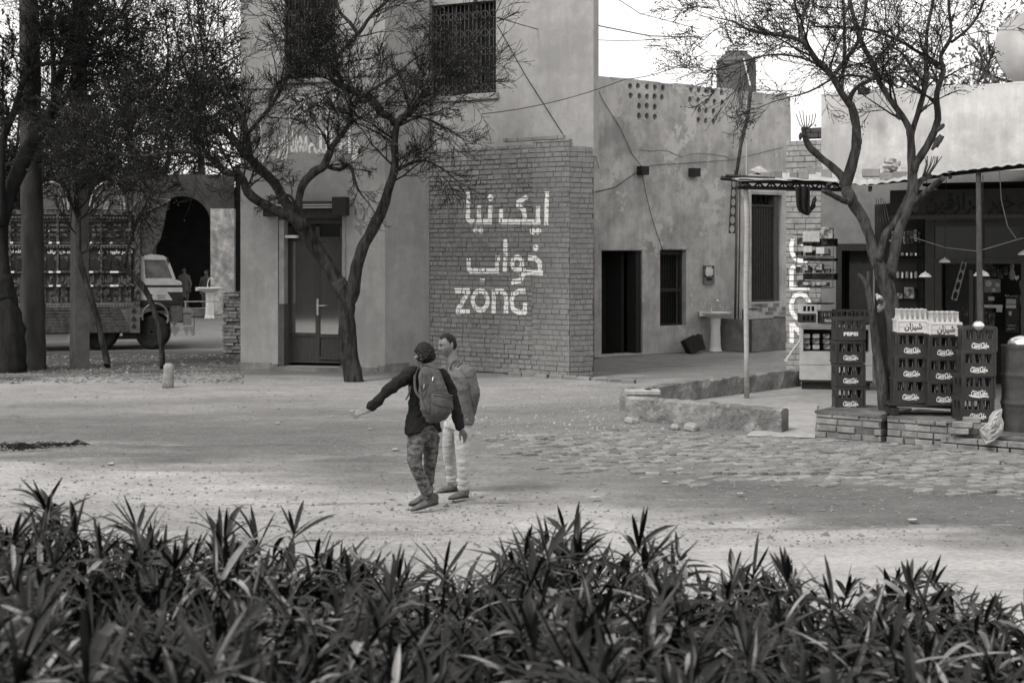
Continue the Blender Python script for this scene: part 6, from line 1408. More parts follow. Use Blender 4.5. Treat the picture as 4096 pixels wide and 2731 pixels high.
for q in ([(3727, 600, 5), (3755, 560, 14), (3768, 545, 10), (3748, 590, 4)], [(3740, 530, 6), (3766, 508, 10), (3776, 498, 6)], [(3424, 520, 6), (3440, 560, 9), (3436, 590, 5)], [(3225, 545, 6), (3205, 540, 10), (3200, 560, 5)], [(3680, 440, 4), (3702, 430, 8), (3706, 420, 4)], [(3600, 480, 4), (3588, 462, 8), (3592, 450, 3)]): limb(T, [tuple(x) for x in q], D2 + .1, 0)
for k in range(9): limb(T, [(3690 + k * 3, 705, 2.5), (3700 + k * 6 + T.r.uniform(-6, 6), 660, 2), (3700 + k * 9 + T.r.uniform(-12, 12), 625, 1.5)], D2 + .2, 0, smooth=1)
for k in range(7): limb(T, [(3222, 520, 2.5), (3200 + k * 9, 490 + T.r.uniform(-10, 10), 2), (3185 + k * 13, 460 + T.r.uniform(-20, 20), 1.5)], D2 + .5, 0, smooth=1)
for k in range(5): limb(T, [(3560 - k * 12, 900, 2), (3548 - k * 10, 850, 1.6), (3540 - k * 9, 800 + T.r.uniform(-10, 20), 1.3)], D2 + .1, 0, smooth=1)
finish(T, 'forked_tree', base, 'bare forked tree growing through the canopy between the crate stacks', 'tree', M_BARK2)
# foil packet tied on the trunk
b = MB(); b.tube([P(3507, 1178, 18.6), P(3520, 1196, 18.5), P(3530, 1215, 18.55), P(3520, 1234, 18.6), P(3514, 1248, 18.6)], [.02, .05, .04, .045, .015], 6); tag(b.build('foil_bundle', M_PACK), 'crumpled shiny foil bundle tied between the dead stem and the trunk', 'bundle')
# left group of trees
BL = dict(BARE); BL.update(k=.9, n=[0, 5, 6, 5], rmin=.006, berry=0, wig=.2)
T = Tree(303)
limb(T, [(128, 1492, 62), (130, 1470, 52), (132, 1380, 46), (130, 1150, 44), (131, 900, 45), (128, 780, 43), (122, 500, 40), (118, 250, 38), (114, -60, 36)], 29.6)
finish(T, 'tall_tree', G(130, 1475), 'tall straight smooth trunk rising out of the picture at the left', 'tree', M_BARK3)
T = Tree(304)
limb(T, [(55, 1500, 58), (52, 1470, 55), (52, 1380, 54), (46, 1290, 48), (30, 1200, 38), (14, 1100, 32)], 28.8)
limb(T, [(30, 1200, 34), (8, 1050, 30), (6, 900, 28), (38, 785, 29), (102, 615, 30), (168, 510, 26), (219, 418, 20), (240, 306, 16), (262, 235, 13), (290, 120, 10), (310, -30, 8)], 28.8, .5, BL, 20, .4, 1.3)
limb(T, [(6, 900, 20), (4, 700, 17), (10, 560, 15), (60, 440, 14), (102, 306, 12), (168, 258, 9), (240, 250, 7), (310, 245, 6), (420, 215, 4)], 28.7, -.4, BL, 20, .25, 1.2)
limb(T, [(200, 450, 14), (240, 420, 13), (300, 335, 11), (345, 250, 10), (388, 150, 8), (480, 61, 6), (520, -20, 5)], 28.9, .6, BL, 18, .2, 1.3)
limb(T, [(219, 418, 13), (216, 330, 12), (210, 200, 9), (205, 60, 7), (200, -40, 5)], 28.9, .3, BL, 12, .2, 1.2)
limb(T, [(95, 400, 9), (180, 400, 7), (300, 470, 6), (420, 560, 4), (520, 640, 3)], 28.6, -.6, BL, 14, .2, 1.0)
finish(T, 'leaning_tree', G(52, 1472), 'dark gnarled tree with a thick leaning limb at the left picture edge', 'tree', mat('black bark', .010, .025, 8, .95, .02, 30, stretch=(1, 1, .25)))
T = Tree(305)
limb(T, [(428, 1462, 15), (426, 1440, 13), (398, 1310, 12), (360, 1180, 12), (336, 1100, 12), (318, 1030, 12), (313, 900, 11), (314, 860, 11), (300, 760, 9), (295, 660, 7), (300, 560, 5)], 29.3, .4, BL, 12, .5, .9)
limb(T, [(313, 880, 7), (345, 850, 5), (380, 800, 4), (430, 740, 3)], 29.4, -.3, BL, 6, .2, .7)
limb(T, [(310, 870, 7), (280, 800, 6), (260, 740, 4), (210, 660, 3)], 29.4, .3, BL, 8, .2, .8)
finish(T, 'thin_tree', G(428, 1445), 'thin crooked sapling standing right of the concrete pole', 'tree', M_BARK1)
T = Tree(306)
limb(T, [(652, 1478, 13), (650, 1460, 11), (642, 1350, 11), (618, 1245, 11), (575, 1150, 12), (500, 1070, 10), (455, 1040, 9), (415, 1005, 6)], 29.6, .2)
limb(T, [(498, 1068, 8), (512, 990, 6), (545, 900, 5), (582, 820, 4), (604, 770, 3), (612, 740, 2)], 29.7, -.2, BL, 7, .3, .6)
finish(T, 'broken_tree', G(650, 1462), 'broken leaning stem whose snapped limb crosses in front of the truck cab', 'tree', M_BARK1)
# concrete pole
p = G(318, 1466); b = MB(); k = p.y / F
V = []
for y, hw, hd in ((1490, 38, .16), (1466, 37, .16), (1000, 33, .145), (500, 30, .13), (-80, 26, .11)):
    c = P(318 + (1466 - y) * .0, y, p.y)
    for sx, sy in ((-1, -1), (1, -1), (1, 1), (-1, 1)): V.append(c + Vector((sx * hw * k * .82, sy * hw * k * .82, 0)))
M = Matrix.Rotation(R(38), 4, 'Z'); V = [Matrix.Translation((p.x, p.y, 0)) @ M @ Matrix.Translation((-p.x, -p.y, 0)) @ q for q in V]
b.add(V, [(4 * i + j, 4 * i + (j + 1) % 4, 4 * i + 4 + (j + 1) % 4, 4 * i + 4 + j) for i in range(4) for j in range(4)])
t = thing('utility_pole', tuple(p), 'square tapered concrete utility pole between the trunks on the left', 'pole'); b.build('shaft', mat('pole concrete', .10, .15, 5, .9, .005, 40), t)
# leafy trees behind
def leafy(seed, x, D_, ztop, cr, nleaf, label, name='leafy_tree', ll=.15, m=M_LEAFD, zlo=None, bark=M_BARK1, cat='tree', grp='trees behind the buildings', px=None, back=False, asp=1.0, clump=.55):
    T = Tree(seed); r = T.r; X = (x - CX) / F * D_ ; Y = D_
    if back: X, Y = x, D_
    zc = ztop - cr * asp; tr_ = [Vector((X, Y, -.1)), Vector((X + .1, Y, zc * .5)), Vector((X - .1, Y, zc))]
    T.t.tube(tr_, [.22, .17, .1], 9)
    cfl = dict(ll=ll * 1.15, lw=.2, droop=-.3)
    cl = []
    for _ in range(30):
        v = rvec(r) * cr * (r.random() ** .4) * .9; v.z *= asp; c = Vector((X, Y, zc)) + v; cl.append((c, cr * r.uniform(.18, .34)))
        a = tr_[2] - Vector((0, 0, r.uniform(0, cr * .8))); m_ = a.lerp(c, .5) + rvec(r) * .2; T.t.tube([a, m_, c], [.07, .045, .015], 5, cap=False)
        for _ in range(5): e = c + rvec(r) * cr * .3; T.w.tube([m_.lerp(c, .6), c.lerp(e, .5) + rvec(r) * .1, e], [.02, .014, .008], 3, cap=False)
    for _ in range(nleaf):
        c, s = cl[r.randrange(len(cl))]; v = rvec(r) * s * (r.random() ** .5) * 1.25; leafq(T, c + v, cfl)
    return finish(T, name, Vector((X, Y, 0)), label, cat, bark, grp, m)
leafy(401, 40, 44, 9.8, 3.2, 4800, 'dark leafy tree farthest left behind the tall straight trunk', asp=1.35)
leafy(402, 330, 47, 9.6, 3.5, 4800, 'dark leafy tree behind the concrete pole', asp=1.1)
leafy(403, 520, 58, 13.4, 3.8, 6000, 'tall dark leafy tree over the roof of the arcade building')
leafy(404, 800, 60, 13.6, 3.8, 6000, 'tall dark leafy tree left of the shop corner above the dark arch')
leafy(405, -160, 40, 7.5, 2.6, 4000, 'low dark tree partly outside the left picture edge')
leafy(406, 640, 62, 8.4, 2.6, 2600, 'low thin leafed tree just above the arcade roof', asp=.9)
leafy(407, 250, 56, 9.6, 2.8, 4200, 'dark tree above the arcade roof between the trunks')
for i_, (x_, y_, l_) in enumerate(((15, 48, 'far tree beyond the kiosk, right of the satellite dish'), (22, 44, 'far tree beyond the kiosk, outermost at the right'), (19, 60, 'far tree beyond the kiosk, behind the outermost one'), (-21, 44, 'far tree beyond the truck at the left'), (-28, 38, 'outermost far tree at the left beyond the truck'))): leafy(430 + i_, x_, y_, 8.5, 3.4, 2600, l_, back=True, ll=.3)
M_LEAFM2 = mat('pale foliage', .10, .20, 1.5, .6)
leafy(411, 3560, 46, 8.8, 2.2, 620, 'thin leafed tree behind the pale parapet between the forked limbs', m=M_LEAFM2, ll=.19, bark=M_BARK2)
leafy(412, 3850, 42, 9.6, 2.9, 1400, 'broad leafed tree above the pale parapet left of the satellite dish', m=M_LEAFM2, ll=.19, bark=M_BARK2)
leafy(413, 4080, 47, 11.0, 3.0, 1300, 'leafy tree behind the satellite dish at the right edge', m=M_LEAFM2, ll=.19, bark=M_BARK2)
for i, (x, y, rr_) in enumerate(((3330, 46, .1),)):
    T = Tree(420); limb(T, [(3350, 640, 8), (3365, 380, 8), (3378, 200, 7), (3372, -20, 6)], 33); T.w = MB(); finish(T, 'pole', P(3350, 640, 33), 'thin pale pole standing behind the pale parapet left of the forked limbs', 'pole', M_BARK2)
# trees and a low bank on the far side of the road, seen in the shop glass
for i, (x, y, c, lab) in enumerate(((-17.5, 10, 1.9, 'low round tree farther along the road, nearest'), (-20.5, 6, 2.2, 'low round tree farther along the road, second'), (-24.5, 4, 2.2, 'low round tree farther along the road, third'), (-23, 9.5, 2.4, 'low round tree farther along the road, behind the others'))): leafy(500 + i, x, y, c * 2.0, c * 1.35, 9000, lab, back=True, ll=.3, grp='trees farther along the road')
# ================================================================ OLEANDER HEDGE
prof_x = [0, 180, 350, 500, 700, 850, 1000, 1150, 1300, 1450, 1600, 1750, 1900, 2050, 2130, 2250, 2400, 2600, 2700, 2820, 2950, 3080, 3250, 3400, 3520, 3640, 3800, 3950, 4096]
prof_y = [1975, 1960, 2080, 2050, 2090, 2030, 2110, 2100, 2170, 2150, 2110, 2190, 2215, 2180, 2060, 2040, 2070, 2100, 2190, 2240, 2200, 2260, 2240, 2280, 2250, 2260, 2330, 2370, 2400]
def pfy(x):
    x = max(0, min(4095, x))
    for i in range(len(prof_x) - 1):
        if x <= prof_x[i + 1]:
            t = (x - prof_x[i]) / (prof_x[i + 1] - prof_x[i]); return prof_y[i] * (1 - t) + prof_y[i + 1] * t
    return prof_y[-1]
def oleaf(mb, p, d, up, L, W_, droop, r):
    d = d.normalized(); s = d.cross(up)
    if s.length < .05: s = d.orthogonal()
    s.normalize(); n = 5; V = []; q = Vector(p); dd = d.copy(); tw = r.uniform(-.5, .5)
    for i in range(n + 1):
        t = i / n; w_ = W_ * (math.sin(math.pi * (t * .92 + .06)) ** .75) if i < n else .0006
        sn = s * math.cos(tw * t) + dd.cross(s) * math.sin(tw * t); nn = dd.cross(sn)
        V += [q - sn * w_ + nn * w_ * .28 * -1, q.copy(), q + sn * w_ - nn * w_ * .28]
        dd = (dd + Vector((0, 0, -droop / n))).normalized(); q = q + dd * (L / n)
    fs = []
    for i in range(n): a = i * 3; fs += [(a, a + 1, a + 4, a + 3), (a + 1, a + 2, a + 5, a + 4)]
    mb.add(V, fs)
def stem(lf, lfp, stm, tip, r, hgt=None, dens=1):
    base = Vector((tip.x + r.uniform(-.35, .35), tip.y + r.uniform(-.2, .2), 0)); mid = base.lerp(tip, .7) + Vector((r.uniform(-.30, .30), r.uniform(-.2, .2), r.uniform(0, .25)))
    pts = []
    for k in range(9):
        t = k / 8; pts.append((base * (1 - t) ** 2 + mid * 2 * t * (1 - t) + tip * t * t))
    stm.tube(pts, [.013 - .009 * k / 8 for k in range(9)], 5, cap=False)
    ax = (pts[-1] - pts[-2]).normalized(); z = 0; a0 = r.random() * 6.28; Ls = r.uniform(.15, .25)
    top = r.randint(3, 7); e1 = ax.orthogonal().normalized(); e2 = ax.cross(e1)
    for k in range(top):
        a = a0 + k * 2.4; el = R(r.uniform(22, 86)); h = e1 * math.cos(a) + e2 * math.sin(a); oleaf(lf, tip - ax * r.uniform(0, .02), h * math.cos(el) + ax * math.sin(el), Vector((0, 0, 1)), Ls * r.uniform(.5, 1.0), .0095 * r.uniform(.8, 1.2), r.uniform(-.1, .3), r)
    s = .03
    while s < min(.75, tip.z * .6):
        t = 1 - s / (tip - base).length; f = max(0, t) * 8; i = min(int(f), 7); p = pts[i].lerp(pts[i + 1], f - i)
        for k in range(3):
            if r.random() > dens * (1.08 - s * .65): continue
            a = a0 + s * 40 + k * 2.094 + r.uniform(-.35, .35); el = R(max(-35, 36 - s * 90 + r.uniform(-34, 34))); h = Vector((math.cos(a), math.sin(a), 0))
            oleaf(lfp if r.random() < .17 else lf, p, h * math.cos(el) + Vector((0, 0, math.sin(el))), Vector((0, 0, 1)), Ls * r.uniform(.75, 1.25), .0140 * r.uniform(.55, 1.3), r.choice((.4, .8, 1.3, 1.9, 2.6)) * r.uniform(.7, 1.3), r)
        s += r.uniform(.02, .06)
labels = ['oleander bush at the far left bottom corner with dark drooping tips', 'oleander bush second from the left picture edge', 'oleander bush third from the left below the white paper scrap', 'oleander bush left of the boy with the backpack, with pale broad leaves', 'oleander bush directly below the two standing people', 'tallest oleander bush just right of the two people', 'oleander bush below the brick paving, centre right', 'oleander bush fourth from the right with upright forked tips', 'oleander bush below the drink crates', 'oleander bush at the far right bottom corner']
labels = ['oleander bush beyond the far left bottom corner'] + labels + ['oleander bush beyond the far right bottom corner', 'outermost oleander bush past the right bottom corner']
for bi in range(-1, 12):
    lf, lfp, stm = MB(), MB(), MB(); r = random.Random(900 + bi); x0, x1 = -120 + bi * 434, -120 + (bi + 1) * 434
    for k in range(56):       # back rows reach the silhouette, front rows fill the foot of the picture
        row = k % 6; D_ = (6.3, 5.7, 5.1, 4.6, 4.1, 3.6)[row] + r.uniform(-.25, .25)
        px = r.uniform(x0, x1); lift = (0, 60, 170, 300, 430, 560)[row] + (r.random() ** 1.3) * 230 + 85 - (80 if r.random() < .10 and not 1300 < px < 2000 else 0)
        tip = P(px, pfy(px) + lift, D_); stem(lf, lfp, stm, tip, r)
    cx = ((x0 + x1) / 2 - CX) / F * 4.9
    t = thing('oleander_bush', (cx, 4.9, 0), labels[bi + 1], 'bush', 'oleander bushes along the near road edge')
    lf.build('foliage', M_OLE, t); lfp.build('pale_highlight_leaves', M_OLEL, t); stm.build('stems', M_OSTEM, t)
# long dead looking leaves that catch the light
b = MB(); 
lf = MB(); r = random.Random(5)

# ---- litter
r = random.Random(44)
for x, y, s, lab in ((443, 1855, .11, 'bright crumpled paper scrap on the road at the left'), (1110, 1693, .10, 'small white paper scrap on the dirt left of the people'), (1330, 1665, .09, 'small white scrap below the outstretched hand'), (1580, 1798, .12, 'crumpled white paper beside the legs of the boy'), (1410, 1645, .14, 'flat white scrap just under the pointing hand'), (2660, 1930, .10, 'pale flat scrap on the dirt below the paving'), (2960, 1975, .09, 'small curled scrap lower right of the paving'), (3650, 2080, .13, 'dark edged white scrap on the road at the right'), (2010, 2000, .2, 'thin brown leaf strip on the road right of the people'), (2380, 1990, .14, 'white torn strip on the dusty road'), (1480, 1715, .09, 'tiny pale scrap on the bare dirt in the middle'), (3100, 1910, .08, 'bright speck of paper at the lower edge of the paving')):
    s *= .38; p = G(x, y); b = MB(); V = []; n = 5
    for j in range(n):
        for i in range(n): V.append(p + Vector(((i / (n - 1) - .5) * s * 1.6, (j / (n - 1) - .5) * s * 1.3, .006 + abs(noise.noise(Vector((i * .9, j * .9, x)))) * s * .35)))
    fs = [(j * n + i, j * n + i + 1, (j + 1) * n + i + 1, (j + 1) * n + i) for j in range(n - 1) for i in range(n - 1)]; m0 = len(V)
    b.add(V + [q + Vector((0, 0, .003)) for q in V], [q[::-1] for q in fs] + [tuple(i + m0 for i in q) for q in fs]); tag(b.build('paper_scrap', M_LITT), lab, 'litter')
mb = MB()
for k in range(90):
    px = r.uniform(-20, 290); py = 1802 - (px) * .06 + r.uniform(-12, 12) * (1 - px / 330) - 5; p = G(px, py); a = r.uniform(-.3, .3); L = r.uniform(.05, .3); mb.tube([p + Vector((0, 0, .01)), p + Vector((L * math.cos(a) * .5, L * math.sin(a) * .5, r.uniform(.02, .07))), p + Vector((L * math.cos(a), L * math.sin(a), .01))], .006, 3)
tag(mb.build('brushwood', M_TWIG), 'flat heap of dark dry twigs on the road edge at the far left', 'twigs')

# ================================================================ PEOPLE
def loft(mb, pts, ra, rb, axis, n=18):
    pts = [Vector(p) for p in pts]; m = len(pts); V = []; R_ = []
    if not hasattr(axis, '__len__') or isinstance(axis, Vector): axis = [axis] * m
    def ring(c, t, a, x, y):
        a = Vector(a); a = (a - t * a.dot(t)).normalized(); b_ = t.cross(a)
        for k in range(n): an = 2 * math.pi * k / n; V.append(c + a * math.cos(an) * x + b_ * math.sin(an) * y)
    T_ = [(pts[min(i + 1, m - 1)] - pts[max(i - 1, 0)]).normalized() for i in range(m)]
    e = min(ra[0], rb[0]); ring(pts[0] - T_[0] * e * .5, T_[0], axis[0], ra[0] * .5, rb[0] * .5)
    for i in range(m): ring(pts[i], T_[i], axis[i], ra[i], rb[i])
    e = min(ra[-1], rb[-1]); ring(pts[-1] + T_[-1] * e * .5, T_[-1], axis[-1], ra[-1] * .5, rb[-1] * .5)
    M_ = m + 2; fs = [(j * n + k, j * n + (k + 1) % n, (j + 1) * n + (k + 1) % n, (j + 1) * n + k) for j in range(M_ - 1) for k in range(n)]
    fs += [tuple(range(n))[::-1], tuple((M_ - 1) * n + k for k in range(n))]; mb.add(V, fs)
def spl(pts, k=3):
    pts = [Vector(p) for p in pts]; out = []
    for i in range(len(pts) - 1):
        a = pts[max(i - 1, 0)]; b = pts[i]; c = pts[i + 1]; d = pts[min(i + 2, len(pts) - 1)]
        for j in range(k): t = j / k; out.append(.5 * ((2 * b) + (c - a) * t + (2 * a - 5 * b + 4 * c - d) * t * t + (3 * b - a - 3 * c + d) * t ** 3))
    out.append(pts[-1]); return out
def lim(mb, pts, rad, axis=Vector((1, 0, 0)), fl=1.0, k=3):
    q = spl(pts, k); rr_ = []
    for i in range(len(rad) - 1):
        for j in range(k): rr_.append(rad[i] + (rad[i + 1] - rad[i]) * j / k)
    rr_.append(rad[-1]); loft(mb, q, rr_, [x * fl for x in rr_], axis)
def fuse(mb, name, m, parent, vox, disp=None, sm_=2, warp=None):
    me = bpy.data.meshes.new(name); me.from_pydata(mb.v, [], mb.f); me.update()
    o = bpy.data.objects.new(name, me); col.objects.link(o); recalc(o)
    md = o.modifiers.new('r', 'REMESH'); md.mode = 'VOXEL'; md.voxel_size = vox; md.adaptivity = 0
    if sm_: s = o.modifiers.new('s', 'SMOOTH'); s.factor = .5; s.iterations = sm_
    me2 = bpy.data.meshes.new_from_object(o.evaluated_get(bpy.context.evaluated_depsgraph_get()))
    bpy.data.objects.remove(o)
    nv = [v.co.copy() for v in me2.vertices]
    if disp:
        nn = [v.normal.copy() for v in me2.vertices]; nv = [c + n_ * disp(c) for c, n_ in zip(nv, nn)]
    if warp: nv = [warp(c) for c in nv]
    b = MB(); b.v = [tuple(c) for c in nv]; b.f = [tuple(p.vertices) for p in me2.polygons]; bpy.data.meshes.remove(me2)
    return b.build(name, m, parent, smooth=True)
def headfn(c, Fd, up, s, hs=1.0, jaw=1.0):
    Sd = Fd.cross(up).normalized(); up = Sd.cross(Fd).normalized()
    def f(th, ph, grow_=0.0):
        x = math.cos(ph) * math.sin(th); y = math.cos(ph) * math.cos(th); z = math.sin(ph)
        X, Y, Z_ = x * .074, y * .095, z * .118
        if Z_ < -.01: t = min(1, (-.01 - Z_) / .1); X *= 1 - .30 * t * jaw; Y = Y * (1 - .12 * t) if Y > 0 else Y * (1 - .45 * t)
        if Y > 0:
            g = lambda a, b, sa, sb: math.exp(-((X - a) / sa) ** 2 - ((Z_ - b) / sb) ** 2)
            Y += .024 * g(0, -.022, .011, .016) + .012 * g(0, .002, .009, .02) + .006 * g(.028, .03, .025, .009) + .006 * g(-.028, .03, .025, .009) - .011 * g(.031, .012, .016, .011) - .011 * g(-.031, .012, .016, .011)
            Y += .005 * g(.038, -.025, .018, .02) + .005 * g(-.038, -.025, .018, .02) + .008 * g(0, -.052, .02, .007) - .004 * g(0, -.060, .022, .004) + .006 * g(0, -.068, .016, .006) + .010 * g(0, -.098, .02, .014)
        v = Vector((X, Y, Z_)); v = v * (1 + grow_); return c + (Sd * v.x + Fd * v.y + up * v.z) * s
    return f, Sd, up
def add_head(mb, f, n=48, m=36):
    V = []; 
    for j in range(1, m):
        for i in range(n): V.append(f(2 * math.pi * i / n, -math.pi / 2 + math.pi * j / m))
    fs = [(j * n + i, j * n + (i + 1) % n, (j + 1) * n + (i + 1) % n, (j + 1) * n + i) for j in range(m - 2) for i in range(n)] + [tuple(range(n))[::-1], tuple((m - 2) * n + k for k in range(n))]
    mb.add(V, fs)
def hair_cap(mb, f, line, g=.07, n=48, m=30, mess=0, rs=None):
    V = []; ok = {}
    for j in range(m + 1):
        for i in range(n):
            th = 2 * math.pi * i / n; ph = -math.pi / 2 + math.pi * (j + .5) / (m + 1); lo = line(th); t = (ph - lo) / .42
            gg = g * max(-.3, min(1, t)) + (noise.noise(Vector((math.cos(th) * 3, math.sin(th) * 3, ph * 3))) * mess if t > 0 else 0)
            V.append(f(th, ph, gg))
    fs = [(j * n + i, j * n + (i + 1) % n, (j + 1) * n + (i + 1) % n, (j + 1) * n + i) for j in range(m) for i in range(n)] + [tuple(range(n))[::-1], tuple(m * n + k for k in range(n))]
    # flatten everything under the hairline inside the skull
    W_ = []
    for idx, v in enumerate(V):
        j, i = divmod(idx, n); th = 2 * math.pi * i / n; ph = -math.pi / 2 + math.pi * (j + .5) / (m + 1)
        W_.append(v if ph > line(th) else f(th, max(ph, line(th) - .2), -.035))
    mb.add(W_, fs)
def hand(mb, wr, d, nrm, s=1.0, curl=(.5, .6, .7, .8), spread=.12, thumb=1, side=1):
    d = d.normalized(); nrm = (nrm - d * nrm.dot(d)).normalized(); sd = d.cross(nrm) * side
    loft(mb, [wr - d * .02 * s, wr + d * .02 * s, wr + d * .05 * s, wr + d * .085 * s], [.026 * s, .034 * s, .041 * s, .040 * s], [.020 * s, .016 * s, .014 * s, .012 * s], sd)
    for k in range(4):
        o = (k - 1.5) * .0205 * s; L = (.068, .078, .073, .056)[k] * s; p = wr + d * (.086 - abs(k - 1.3) * .004) * s + sd * o; dd = (d + sd * (k - 1.5) * spread).normalized(); pts = [p - dd * .012 * s, p]; q = p; 
        for j in range(3):
            a = curl[k] * (.45 + .35 * j); dd = (dd * math.cos(a) - nrm * math.sin(a)).normalized(); q = q + dd * L * (.42, .33, .25)[j]; pts.append(q)
            nrm_k = nrm
        loft(mb, pts, [.0095 * s, .0092 * s, .0085 * s, .0078 * s, .0062 * s], [.0088 * s, .0085 * s, .008 * s, .007 * s, .0055 * s], sd, n=10)
    p = wr + d * .028 * s - sd * .03 * s; dd = (d * .75 - sd * .6 * thumb - nrm * .35).normalized(); loft(mb, [p, p + dd * .03 * s, p + dd * .052 * s + d * .008 * s, p + dd * .066 * s + d * .022 * s], [.012 * s, .0115 * s, .010 * s, .007 * s], [.012 * s, .0105 * s, .009 * s, .0065 * s], nrm, n=10)
def skin_eye(parent, f, Sd, Fd, up, c, s, name='eye', z=.010):
    for sx in (-1, 1):
        b = MB(); p = f(math.atan2(sx * .031, .085), math.asin(max(-1, min(1, z / .118)))); b.lathe([(.001, -.005), (.008, -.004), (.0115, 0), (.008, .004), (.001, .005)], M=Matrix.Translation(p - Fd * .002 * s) @ Matrix.Rotation(R(90), 4, 'X'), n=10, sx=1.6 * s, sy=1.0 * s); b.build('eye', M_IRON, parent)
        b = MB(); pts = [f(math.atan2(sx * x, .08), zz / .118) + Fd * .002 for x, zz in ((.012, .030), (.028, .036), (.046, .030))]; b.tube(pts, [.003, .004, .002], 6); b.build('eyebrow', M_HAIR, parent)
M_SKIN = mat('skin', .12, .18, 12, .55, .0006, 200, spec=.35); M_HAIR = mat('black hair', .006, .016, 40, .55, .004, 90)
M_SHIRT = mat('grey shirt', .095, .13, 14, .85, .004, 24); M_TROUS = mat('pale trousers', .32, .46, 9, .85, .007, 20, stretch=(1, 1, 2.0)); M_JACK = mat('black blazer', .008, .016, 14, .85, .004, 24)
M_CAMO = mat('mottled trousers', .04, .14, 16, .88, .010, 18, lo=.40, hi=.60, stretch=(1, 1, 1.6)); M_SHOE = mat('dusty leather shoes', .06, .13, 12, .6, .001, 120); M_PACKB = mat('grey backpack', .055, .09, 10, .8, .001, 200); M_PACKD = mat('dark webbing', .05, .07, 12, .8)
def wr(amp, fx=14, fz=45, zmax=.55, zmin=.0, ank=1.0):
    def f(c):
        t = max(0, min(1, (zmax - c.z) / (zmax - zmin))); a = amp * (.35 + ank * t * t)
        return a * (noise.noise(Vector((c.x * fx, c.y * fx, c.z * fz))) + .5 * noise.noise(Vector((c.x * fx * 2.3, c.y * fx * 2.3, c.z * fz * 1.7 + 7))))
    return f
def fold(amp, f0=11):
    return lambda c: amp * (noise.noise(Vector((c.x * f0, c.y * f0, c.z * f0 * 1.3 + c.x * 9))) + .5 * noise.noise(Vector((c.x * f0 * 2.5, c.y * f0 * 2.5, c.z * f0 * 3))))
SOLES = []
def sole(parent):
    h, d, L, sd, s = SOLES[-1]; b = MB(); V = []
    pr = [(-.05, .018), (.0, .030), (.15, .037), (.4, .034), (.7, .044), (.9, .034), (1.02, .012)]
    pts = [h + d * (L * t) + sd * w_ * s for t, w_ in pr] + [h + d * (L * t) - sd * w_ * s for t, w_ in reversed(pr)]
    b.prism([p + Vector((0, 0, .002)) for p in pts], (0, 0, .016)); o = b.build('sole', M_IRON, parent); recalc(o)
def shoe(mb, heel, toe, z0, s=1.0, lift=0):
    d = (toe - heel); L = d.length; d.normalize(); sd = d.cross(Vector((0, 0, 1))).normalized(); prof = [(0, .030, .034, .035), (.12, .036, .042, .042), (.3, .037, .045, .045), (.5, .040, .033, .033), (.72, .044, .024, .024), (.9, .034, .018, .018), (1.0, .018, .013, .013)]
    pts = [heel + d * (L * t) + Vector((0, 0, h * s)) for t, wd, h, hh in prof]; loft(mb, pts, [w_ * s for t, w_, h, hh in prof], [hh * s for t, w_, h, hh in prof], sd)
    SOLES.append((heel, d, L, sd, s))
    loft(mb, [heel + d * L * .06 + Vector((0, 0, .05 * s)), heel + d * L * .10 + Vector((0, 0, .095 * s))], [.036 * s, .036 * s], [.040 * s, .040 * s], sd)
# ---------------- the young man
Dm = 14.2; Q = lambda x, y, dd=0: P(x, y, Dm + dd)
man = thing('person', tuple(G(1830, 1982)), 'smiling young man in a grey shirt and pale trousers, one hand behind his back', 'person')
Fm = Vector((-.86, -.50, 0)).normalized(); Lm = Vector((.5, -.86, 0))
hc = Q(1790, 1382, 0); fh, Sdh, uph = headfn(hc, Vector((-.80, -.58, -.16)).normalized(), Vector((-.10, 0, 1)), 1.03)
Fh = Vector((-.80, -.58, -.16)).normalized()
b = MB(); add_head(b, fh)
lim(b, [Q(1826, 1478), Q(1815, 1445, 0), Q(1803, 1405, .01)], [.07, .056, .052])
for sx in (-1, 1): 
    e = fh(sx * 1.62, -.02); loft(b, [e + Vector((0, 0, -.028)), e + Vector((0, 0, 0)), e + Vector((0, 0, .028))], [.010, .016, .012], [.007, .009, .007], Fh, n=10)
loft(b, [Q(1828, 1470), Q(1832, 1530), Q(1838, 1620), Q(1838, 1700)], [.13, .15, .12, .13], [.08, .095, .085, .09], Lm)
AL = [Q(1872, 1484, -.12), Q(1899, 1572, -.10), Q(1886, 1650, .02), Q(1884, 1664, .03)]; AR = [Q(1776, 1488, .14), Q(1768, 1570, .2), Q(1790, 1650, .12), Q(1796, 1665, .10)]
lim(b, AL, [.045, .038, .028, .026]); lim(b, AR, [.045, .038, .028, .026])
hand(b, AL[-1], (Q(1893, 1690, .1) - AL[-1]), Vector((.6, -.7, .2)), 1.05, curl=(.6, .7, .8, .9)); hand(b, AR[-1], Vector((.1, 0, -1)), Vector((0, -1, 0)), 1.0)
KL = [Q(1851, 1695, -.06), Q(1850, 1770, -.08), Q(1850, 1825, -.09), Q(1853, 1890, -.07), Q(1853, 1950, -.05)]; KR = [Q(1812, 1695, .10), Q(1800, 1770, .16), Q(1797, 1820, .20), Q(1806, 1880, .28), Q(1815, 1935, .33)]
lim(b, KL, [.08, .065, .05, .045, .035]); lim(b, KR, [.08, .065, .05, .045, .035])
body = fuse(b, 'body', M_SKIN, man, .0062, sm_=1)
skin_eye(body, fh, Sdh, Fh, uph, hc, 1.03)
b = MB(); b.tube([fh(math.atan2(x, .1), math.asin(z / .118)) + Fh * .001 for x, z in ((-.026, -.052), (-.012, -.060), (0, -.062), (.012, -.060), (.026, -.052))], [.0015, .003, .0036, .003, .0015], 6); b.build('teeth', M_WHITEP, body)
